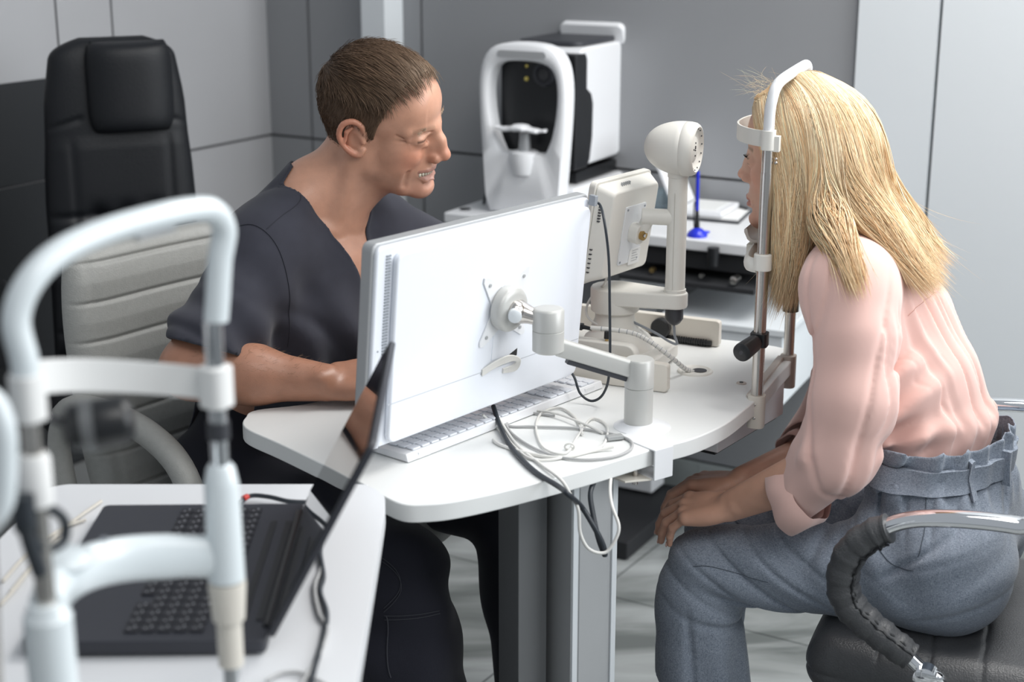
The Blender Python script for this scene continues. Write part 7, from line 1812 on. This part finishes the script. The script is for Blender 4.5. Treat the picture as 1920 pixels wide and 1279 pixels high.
def off_blouse(P, want, its=5):
    for it in range(its):
        d = dsample(Fs, P); e = .004
        G_ = np.stack([dsample(Fs, P + np.eye(3)[k] * e) - dsample(Fs, P - np.eye(3)[k] * e) for k in range(3)], -1); G_ /= np.linalg.norm(G_, axis=-1, keepdims=True) + 1e-6
        inb = np.all((P > Fs.lo + .01) & (P < Fs.lo + (np.array(Fs.D.shape) - 3) * Fs.h), -1)
        P = P + G_ * (np.clip(want - d, 0, .03) * (d < .2) * inb)[..., None]
    return P
GR = off_blouse(GR, .009)
for _i in range(10): GR[:, 1:-1] = (GR[:, :-2] + 2 * GR[:, 1:-1] + GR[:, 2:]) / 4
GR = off_blouse(GR, .004, 2)
Fk = FR((-.36, -.20, .82), (.09, .30, 1.27), .0045)
Fk.ell((-.052, 0, 1.138), (.098, .077, .086), loc=True, ax=np.eye(3)); Fk.ell((-.012, 0, 1.150), (.064, .060, .060), k=.02, loc=True, ax=np.eye(3))
for gi in range(len(GR)):
    P = GR[gi]; tw = np.linspace(0, 1, res); rr_ = np.clip((.017 + .004 * np.sin(tw * 3.1) - .013 * np.clip((tw - .7) / .3, 0, 1)) * np.clip(.35 + tw * 3.2, 0, 1), .003, .03)
    for i in range(0, res - 4): 
        inw = V3(0, -np.sign(P[i, 1]) * .012 * (tw[i] < .55), 0)
        Fk.cap(P[i] + inw, P[i + 1] + inw, rr_[i] * .8, rr_[i + 1] * .8, k=.014, loc=True)
# fill between neighbouring guides
for gi in range(len(GR) - 1):
    if gi in (2, 3): rng_ = range(0, 11)
    elif 3 < gi < 10: rng_ = range(0, res - 1)
    else: rng_ = range(0, res - 1)
    for f_ in (.33, .66):
        P = GR[gi] * (1 - f_) + GR[gi + 1] * f_
        for i in rng_:
            if i >= res - 4: break
            Fk.cap(P[i] + V3(0, -np.sign(P[i, 1]) * .012 * (i < 12), 0), P[i + 1] + V3(0, -np.sign(P[i + 1, 1]) * .012 * (i < 12), 0), .0125 * (1 - .7 * i / res), .0125 * (1 - .7 * (i + 1) / res), k=.012, loc=True)
Fk.ell((.035, 0, 1.085), (.030, .080, .085), k=.006, op='-', loc=True, ax=np.eye(3))
vk, fk = Fk.mesh(2)
rs = np.random.RandomState(11)
def fsample(F, P):
    q = (P - F.lo) / F.h; q = np.clip(q, 0, np.array(F.D.shape) - 1.001); i = np.floor(q).astype(int); f = q - i; o = 0
    for c in CO: o = o + F.D[i[..., 0] + c[0], i[..., 1] + c[1], i[..., 2] + c[2]] * (f[..., 0] if c[0] else 1 - f[..., 0]) * (f[..., 1] if c[1] else 1 - f[..., 1]) * (f[..., 2] if c[2] else 1 - f[..., 2])
    return o
def push_out(P, want, t):
    for it in range(4):
        d = fsample(Fk, P); e = .003
        G_ = np.stack([fsample(Fk, P + np.eye(3)[k] * e) - fsample(Fk, P - np.eye(3)[k] * e) for k in range(3)], -1)
        G_ /= np.linalg.norm(G_, axis=-1, keepdims=True) + 1e-6
        need = np.clip(want[..., 0] - d, -.004, .02) * (d < .05); mv = G_ * (need * np.where(need > 0, .8, .35 * (t[..., 0] < .8)))[..., None]
        mv = (np.roll(mv, 1, 1) + mv * 2 + np.roll(mv, -1, 1)) / 4 if it < 2 else mv
        P = P + mv
    P = off_blouse(P, .0025, 3)
    for it in range(4): P[:, 1:-1] = (P[:, :-2] + 2 * P[:, 1:-1] + P[:, 2:]) / 4
    P = off_blouse(P, .0008, 1)
    return P
def make_strands(n, g0, g1, spread, tipj, rad, lift=.004, stray=0.0):
    u = g0 + (g1 - g0) * rs.rand(n); clump = np.round(u * 9 + rs.randn(n) * .35) / 9; u = np.clip(u * .45 + clump * .55, g0, g1)
    i0 = np.clip(np.floor(u).astype(int), 0, len(GR) - 2); fr_ = (u - i0)[:, None, None]
    P = GR[i0] * (1 - fr_) + GR[i0 + 1] * fr_
    t = np.linspace(0, 1, res)[None, :, None]
    ctr_ = np.array([-.045, 0, 1.13]); out_d = P - ctr_; out_d[:, :, 2] *= .4; out_d /= np.linalg.norm(out_d, axis=2, keepdims=True) + 1e-9
    depth = (rs.rand(n, 1, 1) ** .7) * .012 + lift
    P = P + rs.randn(n, 1, 3) * spread * (t * .7 + .1) + rs.randn(n, 1, 3) * tipj * t ** 3
    ph = rs.rand(n, 1, 1) * 6.28; amp = (.0015 + .0035 * rs.rand(n, 1, 1)) * t; P = P + np.concatenate([np.sin(t * (5 + 4 * rs.rand(n, 1, 1)) + ph) * amp, np.cos(t * 6 + ph) * amp * .7, 0 * t * ph], 2)
    if stray: P = P + out_d * stray * rs.rand(n, 1, 1) * np.sin(t * 3.1) 
    L = (.84 + .20 * rs.rand(n)); L = np.where((u > 3.09) & (u < 3.86), L * .56, L); L = np.where((u > 2.12) & (u < 2.90), L * .66, L)
    P = push_out(P, depth * np.minimum(1, t * 5 + .12), t)
    # shorten some: re-sample each strand to its own length
    tt_ = np.linspace(0, 1, res); Q = np.empty_like(P)
    idx = tt_[None, :] * L[:, None] * (res - 1); a = np.clip(np.floor(idx).astype(int), 0, res - 2); fr2 = np.clip(idx - a, 0, 1.6)[..., None]
    Q = P[np.arange(n)[:, None], a] * (1 - fr2) + P[np.arange(n)[:, None], a + 1] * fr2
    return Q
S1 = make_strands(10500, 0, 6, .0045, .010, .0006); S2 = make_strands(1700, 6, 12, .0045, .010, .0006); S2 = np.concatenate([S2, make_strands(600, 2.93, 3.08, .0030, .007, .0006)]); S3 = make_strands(140, 0, 8, .007, .03, .0003, stray=.016)
n5 = 900; st5 = np.stack([.045 - .075 * rs.rand(n5), -.03 + .06 * rs.rand(n5), 1.225 + 0 * rs.rand(n5)], 1); t5 = np.linspace(0, 1, res)[None, :, None]
dr5 = np.stack([-.060 - .02 * rs.rand(n5), np.sign(st5[:, 1]) * (.02 + .03 * rs.rand(n5)), -.012 - .02 * rs.rand(n5)], 1)[:, None, :]
S5 = st5[:, None, :] + dr5 * t5 - np.array([0, 0, .02]) * (st5[:, 0:1, None] > .02) * (1 - t5)
S5 = push_out(S5, np.full((n5, 1, 1), .0025) * rs.rand(n5, 1, 1) * np.ones((n5, res, 1)), t5 * np.ones((n5, res, 1))); S1 = np.concatenate([S1, S5])
w1, x1 = strands_mesh(S1 @ RW.T + WM, .00040 * (.6 + .7 * rs.rand(len(S1)))); w2, x2 = strands_mesh(S2 @ RW.T + WM, .00075); w3, x3 = strands_mesh(S3 @ RW.T + WM, .00022)
# flyaway wisps at the hairline
nf_ = 70; rt = W2(1405, 190, .0); ws = []
for i in range(nf_):
    p = V3(rt[0] - .005 - .05 * rs.rand(), -.03 + .07 * rs.rand(), rt[2] + .008 + .035 * rs.rand()); p[2] = min(p[2], 1.235); d_ = unit(V3(.7 + .5 * rs.rand(), .5 * rs.randn(), .6 + .6 * rs.rand())); l_ = .02 + .03 * rs.rand(); cv = rs.randn(3) * .4; cv[2] -= .5
    ws.append([p + d_ * l_ * t - 0 + cv * l_ * t * t * .8 for t in np.linspace(0, 1, res)])
w4, x4 = strands_mesh(np.array(ws) @ RW.T + WM, .00010)
V_, F_, _ = join([(vk, fk, 0), (w1, x1, 0), (w2, x2, 0), (w3, x3, 0), (w4, x4, 0)])
def blonde(n, m3, lo=.72, hi=1.15):
    a = rs.rand(n); c = np.array([.77, .49, .25])[None] * (1 - a[:, None]) + np.array([1.0, .83, .57])[None] * a[:, None]; c *= (lo + (hi - lo) * rs.rand(n))[:, None]; return np.repeat(np.clip(c, 0, .95), m3, 0)
bc_ = np.tile([.74, .50, .28], (len(vk), 1))
wh_o = finish('hair', V_, F_, [HAIR_W], None, wo, smooth=180)
set_col(wh_o, np.concatenate([bc_, blonde(len(S1), res * 3), blonde(len(S2), res * 3), blonde(len(S3), res * 3, .9, 1.2), blonde(nf_, res * 3, 1.0, 1.3)]))
for k_, f_ in enumerate((ftN, ftF)):
    mb = MB(); c_ = W(f_[0], f_[1], 0); mb.tube([c_ - WA * .045 + ZZ * .035, c_ + ZZ * .035, c_ + WA * .09 + ZZ * .028, c_ + WA * .165 + ZZ * .018], [.027, .035, .038, .018], 16, up=(0, 0, 1), flat=(.8, 1.0)); obj('shoe', mb, MT['beige_light'], wo, smooth=80)
